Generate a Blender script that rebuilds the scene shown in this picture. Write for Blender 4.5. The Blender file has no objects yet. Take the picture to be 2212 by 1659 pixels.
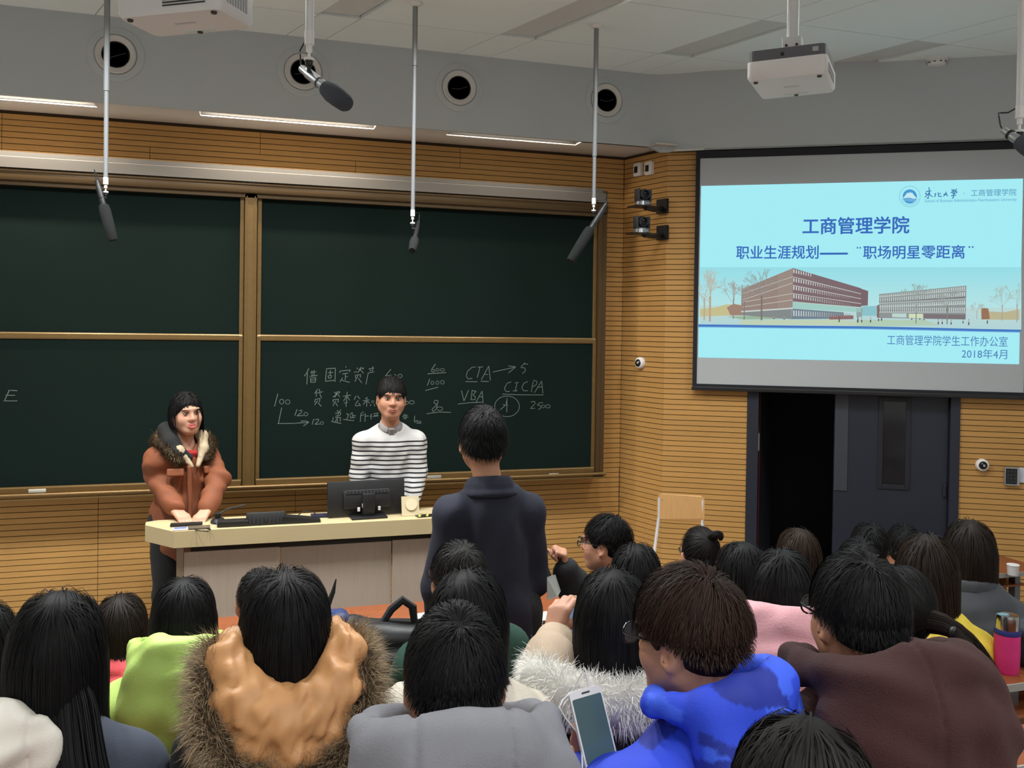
import bpy, bmesh, math, random
import numpy as np
from mathutils import Vector, Matrix
random.seed(7); RNG = np.random.default_rng(11)
scene = bpy.context.scene
COL = scene.collection
V = Vector
# ------------------------------------------------------------------ camera
IW, IH, FOC = 2212.0, 1659.0, 1900.0
CAM_YAW, CAM_PITCH, CAM_ROLL, PPY = 0.29731, 0.01271, 0.01411, 731.79
EYE = V((0.0, 0.0, 1.97))
c_f = V((math.sin(CAM_YAW)*math.cos(CAM_PITCH), math.cos(CAM_YAW)*math.cos(CAM_PITCH), -math.sin(CAM_PITCH)))
_r = V((math.cos(CAM_YAW), -math.sin(CAM_YAW), 0)); _u = _r.cross(c_f)
c_r = _r*math.cos(CAM_ROLL) + _u*math.sin(CAM_ROLL)
c_u = -_r*math.sin(CAM_ROLL) + _u*math.cos(CAM_ROLL)
cd = bpy.data.cameras.new('camera'); cam = bpy.data.objects.new('camera', cd); COL.objects.link(cam)
cam.matrix_world = Matrix(((c_r.x, c_u.x, -c_f.x, EYE.x), (c_r.y, c_u.y, -c_f.y, EYE.y), (c_r.z, c_u.z, -c_f.z, EYE.z), (0, 0, 0, 1)))
cd.sensor_fit = 'HORIZONTAL'; cd.sensor_width = 36.0; cd.lens = 36.0*FOC/IW
cd.shift_y = -(IH/2 - PPY)/IW
cd.clip_start = 0.02; cd.clip_end = 60
scene.camera = cam
vs = scene.view_settings
vs.view_transform = 'Standard'; vs.look = 'None'; vs.gamma = 1.0; vs.use_curve_mapping = False
vs.exposure = 0.0
scene.cycles.use_denoising = True
scene.cycles.max_bounces = 7; scene.cycles.diffuse_bounces = 4; scene.cycles.glossy_bounces = 3
scene.cycles.caustics_reflective = False; scene.cycles.caustics_refractive = False
scene.cycles.sample_clamp_indirect = 4.0
# ------------------------------------------------------------------ world and large lights
w = bpy.data.worlds.new('world'); scene.world = w; w.use_nodes = True
w.node_tree.nodes['Background'].inputs[0].default_value = (0.5, 0.52, 0.55, 1)
w.node_tree.nodes['Background'].inputs[1].default_value = 0.02
CEIL_Z = 3.745
def area_light(name, loc, sx, sy, power, color, rot=(0, 0, 0)):
    l = bpy.data.lights.new(name, 'AREA'); l.shape = 'RECTANGLE'; l.size = sx; l.size_y = sy; l.energy = power; l.color = color
    o = bpy.data.objects.new(name, l); COL.objects.link(o); o.location = loc; o.rotation_euler = rot
    return o
# louvred ceiling fixtures that are switched on, plus one added fill lamp (all out of view, above and behind the photographer; their panels are built with the ceiling)
SK = -0.362
LIT = [(xc+0.1175+SK*(y-5.157), y) for y in (3.98, 0.30) for xc in (-1.744, -0.672, 0.40, 1.472, 2.544)]
LIT[4] = (2.544+0.1175+SK*(3.29-5.157), 3.29)  # added fill lamp that brightens the slats at the far right
LIT += [(x, y) for y in (-1.4, -3.2) for x in (-1.4, 0.75, 2.9)]
LAMP_FRONT, LAMP_MID, LAMP_REAR = (52.0, 50.0, 40.0, 20.0, 22.0), 9.0, 26.0
for i, (x, y) in enumerate(LIT):
    l = area_light('ceiling_or_fill_light', (x, y, CEIL_Z-0.012), 0.20, 0.62, LAMP_FRONT[i] if y > 3 else LAMP_MID if y > 0 else LAMP_REAR, (0.965, 1.0, 0.99))
    l.data.spread = math.radians(140)
# small tubes inside the soffit slots over the chalkboard: x range of each slot
SOFFIT_Z, BULK_Y, WALL_Y = 3.243, 5.60, 6.0
SLOTS = [(-2.65, -1.85), (-1.62, -0.84), (-0.26, 0.80), (1.28, 2.20)]
SLOT_POWER = (26.0, 26.0, 20.0, 5.0)
for i, (a, b) in enumerate(SLOTS):
    area_light('soffit_tube_light', ((a+b)/2, BULK_Y+0.075, SOFFIT_Z+0.07), (b-a)-0.06, 0.03, SLOT_POWER[i]*(b-a), (1.0, 0.90, 0.74))
# ------------------------------------------------------------------ pixel helpers (only used to read real positions off the photograph)
def ray(px, py):
    return c_f + c_r*((px-IW/2)/FOC) - c_u*((py-PPY)/FOC)
def at_y(px, py, y):
    d = ray(px, py); return EYE + d*((y-EYE.y)/d.y)
def at_z(px, py, z):
    d = ray(px, py); return EYE + d*((z-EYE.z)/d.z)
def at_d(px, py, dep):
    return EYE + ray(px, py)*dep
# ------------------------------------------------------------------ colour and materials
def lin(c):
    c = c/255.0
    return c/12.92 if c <= 0.04045 else ((c+0.055)/1.055)**2.4
def rgb(r, g, b): return (lin(r), lin(g), lin(b), 1.0)
MATS = {}
def mat(name, color, rough=0.6, metal=0.0, spec=0.5, noise=0.0, nscale=20.0, bump=0.0, bscale=200.0, objvar=0.0, emit=None, estr=1.0, vcol=False, stretch=None, sheen=0.0, alpha=None, trans=0.0, aniso=0.0, coat=0.0):
    if name in MATS: return MATS[name]
    m = bpy.data.materials.new(name); m.use_nodes = True
    nt = m.node_tree; N = nt.nodes; L = nt.links; b = N['Principled BSDF']
    b.inputs['Roughness'].default_value = rough; b.inputs['Metallic'].default_value = metal
    b.inputs['Specular IOR Level'].default_value = spec
    if sheen: b.inputs['Sheen Weight'].default_value = sheen; b.inputs['Sheen Roughness'].default_value = 0.5
    if coat: b.inputs['Coat Weight'].default_value = coat
    if trans: b.inputs['Transmission Weight'].default_value = trans
    if alpha is not None: b.inputs['Alpha'].default_value = alpha
    src = None
    if vcol:
        a = N.new('ShaderNodeVertexColor'); a.layer_name = 'Col'; src = a.outputs['Color']
    tc = N.new('ShaderNodeTexCoord'); co = tc.outputs['Object']
    if stretch:
        mp = N.new('ShaderNodeMapping'); mp.inputs['Scale'].default_value = stretch; L.new(co, mp.inputs['Vector']); co = mp.outputs['Vector']
    b.inputs['Base Color'].default_value = color
    if noise or objvar:
        hsv = N.new('ShaderNodeHueSaturation'); hsv.inputs['Color'].default_value = color
        if src is not None: L.new(src, hsv.inputs['Color'])
        val = None
        if noise:
            n = N.new('ShaderNodeTexNoise'); n.inputs['Scale'].default_value = nscale; n.inputs['Detail'].default_value = 5.0
            L.new(co, n.inputs['Vector'])
            mr = N.new('ShaderNodeMapRange'); mr.inputs['From Min'].default_value = 0.3; mr.inputs['From Max'].default_value = 0.7
            mr.inputs['To Min'].default_value = 1-noise; mr.inputs['To Max'].default_value = 1+noise; mr.clamp = False
            L.new(n.outputs['Fac'], mr.inputs['Value']); val = mr.outputs['Result']
        if objvar:
            oi = N.new('ShaderNodeObjectInfo')
            mr2 = N.new('ShaderNodeMapRange'); mr2.inputs['To Min'].default_value = 1-objvar; mr2.inputs['To Max'].default_value = 1+objvar
            L.new(oi.outputs['Random'], mr2.inputs['Value'])
            if val is not None:
                mu = N.new('ShaderNodeMath'); mu.operation = 'MULTIPLY'; L.new(val, mu.inputs[0]); L.new(mr2.outputs['Result'], mu.inputs[1]); val = mu.outputs[0]
            else: val = mr2.outputs['Result']
        L.new(val, hsv.inputs['Value']); L.new(hsv.outputs['Color'], b.inputs['Base Color'])
    elif src is not None:
        L.new(src, b.inputs['Base Color'])
    if bump:
        n2 = N.new('ShaderNodeTexNoise'); n2.inputs['Scale'].default_value = bscale; n2.inputs['Detail'].default_value = 4.0; L.new(co, n2.inputs['Vector'])
        bp = N.new('ShaderNodeBump'); bp.inputs['Strength'].default_value = bump; bp.inputs['Distance'].default_value = 0.004
        L.new(n2.outputs['Fac'], bp.inputs['Height']); L.new(bp.outputs['Normal'], b.inputs['Normal'])
    if emit is not None:
        b.inputs['Emission Color'].default_value = emit; b.inputs['Emission Strength'].default_value = estr
        if src is not None and emit == 'v': pass
    MATS[name] = m; return m
def emat(name, color, strength=1.0, vcol=False):
    if name in MATS: return MATS[name]
    m = bpy.data.materials.new(name); m.use_nodes = True; N = m.node_tree.nodes; L = m.node_tree.links
    N.remove(N['Principled BSDF']); e = N.new('ShaderNodeEmission'); e.inputs[0].default_value = color; e.inputs[1].default_value = strength
    if vcol:
        a = N.new('ShaderNodeVertexColor'); a.layer_name = 'Col'; L.new(a.outputs['Color'], e.inputs[0])
    L.new(e.outputs[0], N['Material Output'].inputs[0]); MATS[name] = m; return m
# ------------------------------------------------------------------ object helpers
def tag(o, label=None, cat=None, group=None, kind=None):
    if label: o['label'] = label
    if cat: o['category'] = cat
    if group: o['group'] = group
    if kind: o['kind'] = kind
    return o
def empty(name, loc=(0, 0, 0), rz=0.0, label=None, cat=None, group=None):
    o = bpy.data.objects.new(name, None); COL.objects.link(o); o.location = loc; o.rotation_euler = (0, 0, rz); o.empty_display_size = 0.1
    return tag(o, label, cat, group)
def link(name, me, m=None, parent=None, loc=None, rot=None, smooth=False):
    if m is not None and not me.materials: me.materials.append(m)
    if smooth: me.shade_smooth()
    o = bpy.data.objects.new(name, me); COL.objects.link(o)
    if parent: o.parent = parent
    if loc is not None: o.location = loc
    if rot is not None: o.rotation_euler = rot
    return o
class MB:
    """collects simple solids into one mesh"""
    def __init__(s): s.v = []; s.f = []; s.mi = []
    def add(s, vs, fs, mi=0):
        b = len(s.v); s.v += [tuple(v) for v in vs]; s.f += [tuple(b+i for i in f) for f in fs]; s.mi += [mi]*len(fs); return s
    def box(s, c, size, M=None, mi=0, bev=0.0):
        hx, hy, hz = [k/2 for k in size]; c = V(c)
        if bev <= 0:
            vs = [V((x, y, z)) for z in (-hz, hz) for y in (-hy, hy) for x in (-hx, hx)]
            fs = [(0, 2, 3, 1), (4, 5, 7, 6), (0, 1, 5, 4), (2, 6, 7, 3), (0, 4, 6, 2), (1, 3, 7, 5)]
        else:
            bm = bmesh.new(); bmesh.ops.create_cube(bm, size=1.0)
            for v in bm.verts: v.co = V((v.co.x*size[0], v.co.y*size[1], v.co.z*size[2]))
            bmesh.ops.bevel(bm, geom=bm.edges[:], offset=bev, segments=2, affect='EDGES', profile=0.5)
            bm.verts.index_update(); vs = [v.co.copy() for v in bm.verts]; fs = [tuple(v.index for v in f.verts) for f in bm.faces]; bm.free()
        if M is not None: vs = [M @ v for v in vs]
        return s.add([v+c for v in vs], fs, mi)
    def prism(s, poly, z0, z1, mi=0, to=None):
        n = len(poly); to = to or (lambda x, y, z: (x, y, z))
        vs = [to(x, y, z0) for x, y in poly]+[to(x, y, z1) for x, y in poly]
        fs = [tuple(range(n-1, -1, -1)), tuple(range(n, 2*n))]+[(i, (i+1) % n, n+(i+1) % n, n+i) for i in range(n)]
        return s.add(vs, fs, mi)
    def tube(s, pts, r, n=8, mi=0, cap=True):
        pts = [V(p) for p in pts]; rs = r if isinstance(r, (list, tuple)) else [r]*len(pts)
        vs = []; ref = None
        for i, p in enumerate(pts):
            t = (pts[min(i+1, len(pts)-1)]-pts[max(i-1, 0)]).normalized()
            if ref is None: ref = V((0, 0, 1)) if abs(t.z) < 0.9 else V((1, 0, 0))
            a = t.cross(ref)
            if a.length < 1e-4: a = t.orthogonal()
            a.normalize(); b = t.cross(a); ref = -b if False else ref
            for k in range(n):
                th = 2*math.pi*k/n; vs.append(p + a*(math.cos(th)*rs[i]) + b*(math.sin(th)*rs[i]))
        fs = []
        for i in range(len(pts)-1):
            for k in range(n):
                fs.append((i*n+k, i*n+(k+1) % n, (i+1)*n+(k+1) % n, (i+1)*n+k))
        if cap: fs += [tuple(range(n-1, -1, -1)), tuple((len(pts)-1)*n+k for k in range(n))]
        return s.add(vs, fs, mi)
    def lathe(s, prof, n=24, M=None, mi=0, c=(0, 0, 0)):
        vs = []; c = V(c)
        for r, z in prof:
            for k in range(n):
                th = 2*math.pi*k/n; v = V((r*math.cos(th), r*math.sin(th), z))
                if M is not None: v = M @ v
                vs.append(v+c)
        fs = []
        for i in range(len(prof)-1):
            for k in range(n): fs.append((i*n+k, i*n+(k+1) % n, (i+1)*n+(k+1) % n, (i+1)*n+k))
        if prof[0][0] > 1e-6: fs.append(tuple(range(n-1, -1, -1)))
        if prof[-1][0] > 1e-6: fs.append(tuple((len(prof)-1)*n+k for k in range(n)))
        return s.add(vs, fs, mi)
    def mesh(s, name):
        me = bpy.data.meshes.new(name); me.from_pydata(s.v, [], s.f)
        if any(s.mi): me.polygons.foreach_set('material_index', s.mi)
        me.update(); return me
    def build(s, name, m=None, parent=None, loc=None, rot=None, smooth=False, recalc=False):
        me = s.mesh(name)
        if recalc or smooth:
            bm = bmesh.new(); bm.from_mesh(me); bmesh.ops.remove_doubles(bm, verts=bm.verts, dist=1e-6); bmesh.ops.recalc_face_normals(bm, faces=bm.faces); bm.to_mesh(me); bm.free()
        if isinstance(m, (list, tuple)):
            for k in m: me.materials.append(k)
            m = None
        o = link(name, me, m, parent, loc, rot)
        if smooth: me.shade_auto_smooth(angle=math.radians(40)) if hasattr(me, 'shade_auto_smooth') else smooth_by_angle(me, 40)
        return o
def smooth_by_angle(me, deg):
    bm = bmesh.new(); bm.from_mesh(me); lim = math.radians(deg)
    for f in bm.faces: f.smooth = True
    for e in bm.edges: e.smooth = not (len(e.link_faces) == 2 and e.calc_face_angle(0) > lim)
    bm.to_mesh(me); bm.free()
def align_z(d):
    return V((0, 0, 1)).rotation_difference(V(d).normalized()).to_matrix()
def rounded_rect(w, h, r, n=5):
    pts = []
    for cx, cy, a0 in ((w/2-r, h/2-r, 0), (-w/2+r, h/2-r, 90), (-w/2+r, -h/2+r, 180), (w/2-r, -h/2+r, 270)):
        for k in range(n+1):
            a = math.radians(a0+90*k/n); pts.append((cx+r*math.cos(a), cy+r*math.sin(a)))
    return pts
# ================================================================== materials of the room
M_WOOD = mat('slat_wood', rgb(186, 141, 82), rough=0.55, noise=0.07, nscale=6, stretch=(1.5, 40, 60), objvar=0.05, spec=0.3)
M_GROOVE = mat('groove_dark', rgb(60, 42, 24), rough=0.9)
M_PLASTER = mat('plaster_grey', rgb(184, 189, 192), rough=0.9, noise=0.015, nscale=2.5)
M_CEIL = mat('ceiling_white', rgb(232, 238, 238), rough=0.9, noise=0.01, nscale=2)
M_SOFFIT = mat('soffit_white', rgb(205, 200, 194), rough=0.9)
M_FLOOR = mat('floor_grey', rgb(178, 176, 172), rough=0.55, noise=0.06, nscale=6)
M_SEAM = mat('seam_dark', rgb(90, 88, 86), rough=0.9)
M_FIXT = mat('fixture_off', rgb(206, 206, 204), rough=0.5)
M_LIT = emat('fixture_lit', rgb(255, 246, 232), 4.0)
M_TUBE = emat('tube_lit', (1.0, 0.9, 0.72, 1), 5.0)
M_WHITE = mat('white_plastic', rgb(225, 222, 222), rough=0.4)
M_WHITEM = mat('white_metal', rgb(215, 214, 216), rough=0.35, metal=0.1)
M_BLACK = mat('black_plastic', rgb(22, 22, 24), rough=0.45)
M_DARK = mat('dark_grey_plastic', rgb(48, 48, 52), rough=0.5)
M_ALU = mat('brushed_aluminium', rgb(176, 176, 178), rough=0.35, metal=0.7)
M_BRONZE = mat('bronze_rail', rgb(122, 96, 58), rough=0.34, metal=0.45, noise=0.06, nscale=30)
M_BRONZED = mat('bronze_rail_dark', rgb(88, 68, 42), rough=0.38, metal=0.4)
M_SILVER = mat('silver_cover', rgb(112, 107, 102), rough=0.7, metal=0.0)
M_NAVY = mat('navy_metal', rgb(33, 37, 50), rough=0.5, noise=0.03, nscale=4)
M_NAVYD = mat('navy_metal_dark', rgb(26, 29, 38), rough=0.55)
# ================================================================== wall geometry
CORNER = V((2.690, 6.0, 0)); EDGE = V((2.8227, 5.5711, 0))
R_DIR = (EDGE-CORNER).normalized(); S_DIR = V((0.8625, -0.5060, 0)).normalized(); S_NRM = V((-0.5060, -0.8625, 0)).normalized()   # S_NRM points into the room
R_NRM = V((R_DIR.y, -R_DIR.x, 0)); R_LEN = (EDGE-CORNER).length
if R_NRM.y > 0 and False: R_NRM = -R_NRM
R_NRM = V((-abs(R_NRM.x), -abs(R_NRM.y), 0)).normalized()
def s_pt(s, z, off=0.0):
    p = EDGE + S_DIR*s + S_NRM*off; return V((p.x, p.y, z))
def at_s(px, py, off=0.0):
    d = ray(px, py); P = EDGE + S_NRM*off; n = S_NRM
    t = (P-EYE).dot(n)/d.dot(n); q = EYE + d*t; r = q-P; r.z = 0
    return r.dot(S_DIR), q.z
ROW = 0.0362; GAP = 0.0045; PL_T = 0.010
FLOOR_Z = -0.02
Z_ROWS = [FLOOR_Z + 0.06 + ROW*i for i in range(int((SOFFIT_Z-FLOOR_Z-0.06)/ROW))]
X_LEFT = -3.2; S_LEN = 4.2
def plank_mesh(length):
    m = MB(); h = ROW-GAP; m.box((length/2, 0, h/2), (length, PL_T, h)); return m.mesh('plank')
_pm = {}
def plank(parent, p, d, length, rz):
    k = round(length, 3)
    if k not in _pm:
        me = plank_mesh(length); me.materials.append(M_WOOD); _pm[k] = me
    o = bpy.data.objects.new('plank', _pm[k]); COL.objects.link(o); o.parent = parent; o.location = p; o.rotation_euler = (0, 0, rz)
def wall_slab(name, a, b, nrm, z0, z1, th=0.12, m=None):
    """wall body behind the planks, its room face on the line a-b"""
    a = V(a); b = V(b); q = -V(nrm)*th
    poly = [(a.x, a.y), (b.x, b.y), (b.x+q.x, b.y+q.y), (a.x+q.x, a.y+q.y)]
    o = MB().prism(poly, z0, z1).build(name, m or M_GROOVE, recalc=True); o['kind'] = 'structure'; return o
# front wall: planks above and below the board and beside it
BX0, BX1, BZ0, BZ1 = -2.9, 2.487, 0.90, 2.97     # extent of the chalkboard assembly
wf = wall_slab('wall_front', (X_LEFT, WALL_Y+PL_T, 0), (CORNER.x+0.1, WALL_Y+PL_T, 0), (0, -1, 0), FLOOR_Z-0.4, CEIL_Z)
seams_low = [X_LEFT, -2.05, -0.851, 0.349, 1.549, CORNER.x-0.002]
for i, z in enumerate(Z_ROWS):
    zc = z+ROW/2
    if zc > BZ0+0.03 and zc < BZ1-0.03:
        plank(wf, (BX1-0.06, WALL_Y+PL_T/2, z), 0, CORNER.x-0.002-BX1+0.06, 0)
    else:
        ss = seams_low if zc < BZ0+0.1 else [X_LEFT, -1.40, 0.1 if (i//4) % 2 else -0.57, 1.443 if (i//4) % 2 else 0.72, CORNER.x-0.002]
        for a, b in zip(ss[:-1], ss[1:]):
            if b-a > 0.01: plank(wf, (a, WALL_Y+PL_T/2, z), 0, b-a-0.003, 0)
# return wall and screen wall
wr = wall_slab('wall_return', CORNER-R_NRM*PL_T, EDGE-R_NRM*PL_T, R_NRM, FLOOR_Z-0.4, CEIL_Z, th=0.05)
rz_r = math.atan2(R_DIR.y, R_DIR.x)
for z in Z_ROWS: plank(wr, CORNER-R_NRM*(PL_T/2)+V((0, 0, z)), 0, R_LEN-0.001, rz_r)
DS0, DS1, DZ1 = 0.568, 1.905, 2.12                  # door frame extent along the screen wall
S0 = EDGE-S_NRM*PL_T
wsx = MB()
def s_poly(a, b, th=0.12):
    A = S0+S_DIR*a; B = S0+S_DIR*b; q = -S_NRM*th
    return [(A.x, A.y), (B.x, B.y), (B.x+q.x, B.y+q.y), (A.x+q.x, A.y+q.y)]
wsx.prism(s_poly(0, DS0+0.01), FLOOR_Z-0.4, CEIL_Z); wsx.prism(s_poly(DS1-0.01, S_LEN), FLOOR_Z-0.4, CEIL_Z); wsx.prism(s_poly(DS0+0.01, DS1-0.01), DZ1-0.01, CEIL_Z)
ws = wsx.build('wall_right', M_GROOVE, recalc=True); ws['kind'] = 'structure'
rz_s = math.atan2(S_DIR.y, S_DIR.x)
for z in Z_ROWS:
    zc = z+ROW/2
    if zc < DZ1:
        for a, b in ((0, DS0), (DS1, S_LEN)):
            plank(ws, s_pt(a, z, -PL_T/2), 0, b-a-0.001, rz_s)
    else:
        plank(ws, s_pt(0, z, -PL_T/2), 0, S_LEN-0.001, rz_s)
# remaining shell: side and rear walls, floor with seating tiers, slab above
M_SIDE = mat('side_wall_paint', rgb(214, 213, 210), rough=0.9)
def plain_wall(name, a, b, nrm):
    return wall_slab(name, a, b, nrm, FLOOR_Z-0.4, CEIL_Z+0.3, m=M_SIDE)
S_END = s_pt(S_LEN, 0)
plain_wall('wall_left', (X_LEFT, 6.1, 0), (X_LEFT, -5.2, 0), (1, 0, 0))
plain_wall('wall_side', (S_END.x, S_END.y+0.1, 0), (S_END.x, -5.2, 0), (-1, 0, 0))
plain_wall('wall_back', (X_LEFT-0.1, -5.1, 0), (S_END.x+0.1, -5.1, 0), (0, 1, 0))
# tier floors: (y front edge, height)
TIERS = [(6.2, FLOOR_Z), (4.27, -0.10), (3.15, 0.0), (2.45, 0.10), (1.82, 0.24), (1.20, 0.34), (0.45, 0.46), (-0.7, 0.60)]
fl = MB()
for i, (y0, z) in enumerate(TIERS):
    y1 = TIERS[i+1][0] if i+1 < len(TIERS) else -5.2
    x1 = S_END.x+0.1
    fl.box(((X_LEFT+x1)/2, (y0+y1)/2, (z-0.45)/2), (x1-X_LEFT, y0-y1, z+0.45))
    fl.v[-8:] = [(vx, vy, z if vz > (z-0.45)/2 else -0.45) for vx, vy, vz in fl.v[-8:]]
flo = fl.build('floor', M_FLOOR, recalc=True); flo['kind'] = 'structure'
def tier_z(y):
    z = TIERS[0][1]
    for y0, zz in TIERS:
        if y < y0: z = zz
    return z
# ceiling: backing slab with panels below it, joints along two directions
ce = MB().box((1.5, 0.4, CEIL_Z+0.09), (12.0, 11.8, 0.12)).build('ceiling', M_SEAM); ce['kind'] = 'structure'
YR = [5.75, 5.157, 4.41, 3.663, 2.916, 2.169, 1.422, 0.675, -0.072]
XC = [0.40+1.072*k for k in range(-5, 9)]
JG = 0.006
def cpanel(x0, x1, ya, yb, name, m, zt=CEIL_Z+0.03, zb=CEIL_Z, inset=JG/2, parent=ce):
    xs = lambda x, y: x + SK*(y-5.157)
    poly = [(xs(x0, yb)+inset, yb+inset), (xs(x1, yb)-inset, yb+inset), (xs(x1, ya)-inset, ya-inset), (xs(x0, ya)+inset, ya-inset)]
    return MB().prism(poly, zb, zt).build(name, m, parent, recalc=True)
for r in range(len(YR)-1):
    ya, yb = YR[r], YR[r+1]
    for xc in XC:
        xr = xc + SK*(yb-5.157)
        if xr < X_LEFT-1.0 or xr > S_END.x+0.5: continue
        cpanel(xc+0.235, xc+1.072, ya, yb, 'ceiling_panel', M_CEIL)
        if (r == 2 and -1.75 < xc < 1.5) or (r == 7 and -1.75 < xc < 2.6) or (r == 3 and 2.5 < xc < 2.6):   # lamp fixture that is switched on; last case: panel of the added fill lamp
            cpanel(xc, xc+0.235, ya-(0.12 if r == 2 else 0), yb, 'lamp_or_fill_panel_lit', M_LIT, zt=CEIL_Z+0.03, zb=CEIL_Z, inset=0.012)
        elif r >= 1 and r % 2 == 1 and r != 3:   # recessed lamp fixture, switched off
            f = cpanel(xc, xc+0.235, ya, yb, 'lamp_panel', M_FIXT, zt=CEIL_Z+0.03, zb=CEIL_Z+0.012, inset=0.012)
        else:
            cpanel(xc, xc+0.235, ya, yb, 'ceiling_panel', M_CEIL)
rear = MB().box((1.5, (-0.072-5.5)/2, CEIL_Z+0.015), (12, 5.5-0.072, 0.03)).build('rear_ceiling_panel', M_CEIL, ce)
for (x, y) in LIT:
    if y < 0:
        MB().box((x, y, CEIL_Z-0.004), (0.26, 1.16, 0.008)).build('lamp_or_fill_panel_lit', M_LIT, ce)
# bulkhead over board and screen
o2 = 0.05; SB_Z = 3.205
p1 = EDGE + S_NRM*o2; B = p1 + S_DIR*S_LEN
turn = []; T0 = V((2.66, BULK_Y, 0)); T1 = V((2.80, BULK_Y, 0)); T2 = p1+S_DIR*0.25
for k in range(9):
    t = k/8; q = T0*(1-t)**2 + T1*2*t*(1-t) + T2*t**2
    turn.append((q.x, q.y, SOFFIT_Z+(SB_Z-SOFFIT_Z)*min(1, max(0, (k-1)/2.0))))
face = [(X_LEFT, BULK_Y, SOFFIT_Z)] + turn + [(B.x, B.y, SB_Z)]
bulk = MB(); nF = len(face); zt = CEIL_Z+0.02
vsb = [f for f in face]+[(x, y, zt) for x, y, z in face]
bk = []
for i, (x, y, z) in enumerate(face):
    k = min(1, max(0, (i-1)/8)); n = (V((0, 1, 0))*(1-k)-S_NRM*k).normalized()
    bk.append((x+n.x*0.03, y+n.y*0.03, z))
vsb += bk+[(x, y, zt) for x, y, z in bk]
fsb = []
for i in range(nF-1):
    fsb += [(i, i+1, nF+i+1, nF+i), (2*nF+i+1, 2*nF+i, 3*nF+i, 3*nF+i+1), (2*nF+i, 2*nF+i+1, i+1, i)]
bulk.add(vsb, fsb)
bko = bulk.build('trim_1', M_PLASTER, recalc=True); bko['kind'] = 'structure'; bko['label'] = 'grey plaster bulkhead above chalkboard and projection screen'
smooth_by_angle(bko.data, 35)
# soffit: underside boards, with slots for the tubes
so = MB(); y0s, y1s = BULK_Y+0.03, BULK_Y+0.14
edges = []
xcur = X_LEFT
for a, b in SLOTS:
    so.box(((xcur+a)/2, (y0s+y1s)/2, SOFFIT_Z+0.006), (a-xcur, y1s-y0s, 0.012)); xcur = b
so.box(((xcur+2.80)/2, (y0s-0.02+y1s)/2, SOFFIT_Z+0.006), (2.80-xcur, y1s-y0s+0.02, 0.012)); so.prism([(2.70, BULK_Y+0.02), (2.70, 5.50), (2.86, 5.50), (2.86, BULK_Y+0.02)], SOFFIT_Z+0.001, SOFFIT_Z+0.012)
so.prism([(X_LEFT, y1s), (2.80, y1s), (CORNER.x, WALL_Y+0.02), (X_LEFT, WALL_Y+0.02)], SOFFIT_Z, SOFFIT_Z+0.012)
# thin underside over the screen wall
q0 = p1+S_DIR*(0.05); q1 = p1+S_DIR*S_LEN; q2 = EDGE+S_DIR*S_LEN-S_NRM*0.02; q3 = EDGE-S_NRM*0.02
so.prism([(q.x, q.y) for q in (q0, q1, q2, q3)], SB_Z, SB_Z+0.012)
soo = so.build('trim_2', M_SOFFIT, recalc=True); soo['kind'] = 'structure'; soo['label'] = 'white soffit board under the bulkhead with lamp slots'
for a, b in SLOTS:
    ch = MB()
    ch.box(((a+b)/2, (y0s+y1s)/2, SOFFIT_Z+0.10), (b-a, y1s-y0s, 0.006))
    ch.box(((a+b)/2, y0s+0.002, SOFFIT_Z+0.055), (b-a, 0.004, 0.09)); ch.box(((a+b)/2, y1s-0.002, SOFFIT_Z+0.055), (b-a, 0.004, 0.09))
    for x in (a, b): ch.box((x, (y0s+y1s)/2, SOFFIT_Z+0.055), (0.004, y1s-y0s, 0.09))
    t = empty('slot_lamp', ((a+b)/2, BULK_Y+0.085, SOFFIT_Z), 0, ['tube lamp in the soffit slot at the left edge of the view', 'tube lamp in the soffit slot above the first round vent', 'tube lamp in the soffit slot below the second round vent', 'tube lamp in the soffit slot left of the white wall boxes'][SLOTS.index((a, b))], 'lamp', 'tube lamps in the soffit')
    me = ch.mesh('channel'); me.transform(Matrix.Translation(-t.location)); link('channel', me, mat('channel_grey', rgb(44, 42, 40), rough=0.9), t)
    MB().tube([(-(b-a)/2+0.02, -0.01, 0.086), ((b-a)/2-0.02, -0.01, 0.086)], 0.008, 8).build('tube', M_TUBE, t)
# round jet vents
M_VHOLE = mat('vent_hole', rgb(30, 28, 30), rough=0.5)
for i, (x, z) in enumerate(((-0.722, 3.527), (0.342, 3.532), (1.332, 3.525), (2.368, 3.536))):
    t = empty('round_vent', (x, BULK_Y, z), 0, ['round white air vent behind the thin rod at far left', 'round white air vent behind the large hanging microphone', 'round white air vent with nothing hanging in front', 'round white air vent behind the rightmost thin rod, nearest the screen'][i], 'vent', 'round vents in the bulkhead')
    M = Matrix.Rotation(math.radians(90), 3, 'X')
    MB().lathe([(0.156, 0), (0.156, 0.004), (0.15, 0.006), (0.118, 0.006), (0.116, 0.002), (0.113, 0.0)], 40, M).build('rim', M_PLASTER, t, smooth=True)
    MB().lathe([(0.112, 0.0), (0.112, 0.008), (0.106, 0.015), (0.078, 0.004), (0.074, -0.03), (0.073, -0.04)], 40, M).build('nozzle', mat('vent_ring', rgb(202, 199, 196), rough=0.6), t, smooth=True)
    MB().lathe([(0.0, -0.006), (0.05, -0.004), (0.0745, 0.0005), (0.0745, -0.002)], 24, M).build('dark_throat', M_VHOLE, t)
    MB().tube([(-0.05, -0.006, -0.03+0.01*i), (0.0, -0.008, -0.01), (0.055, -0.006, 0.012)], 0.0025, 5).build('damper_blade', M_DARK, t)
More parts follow.
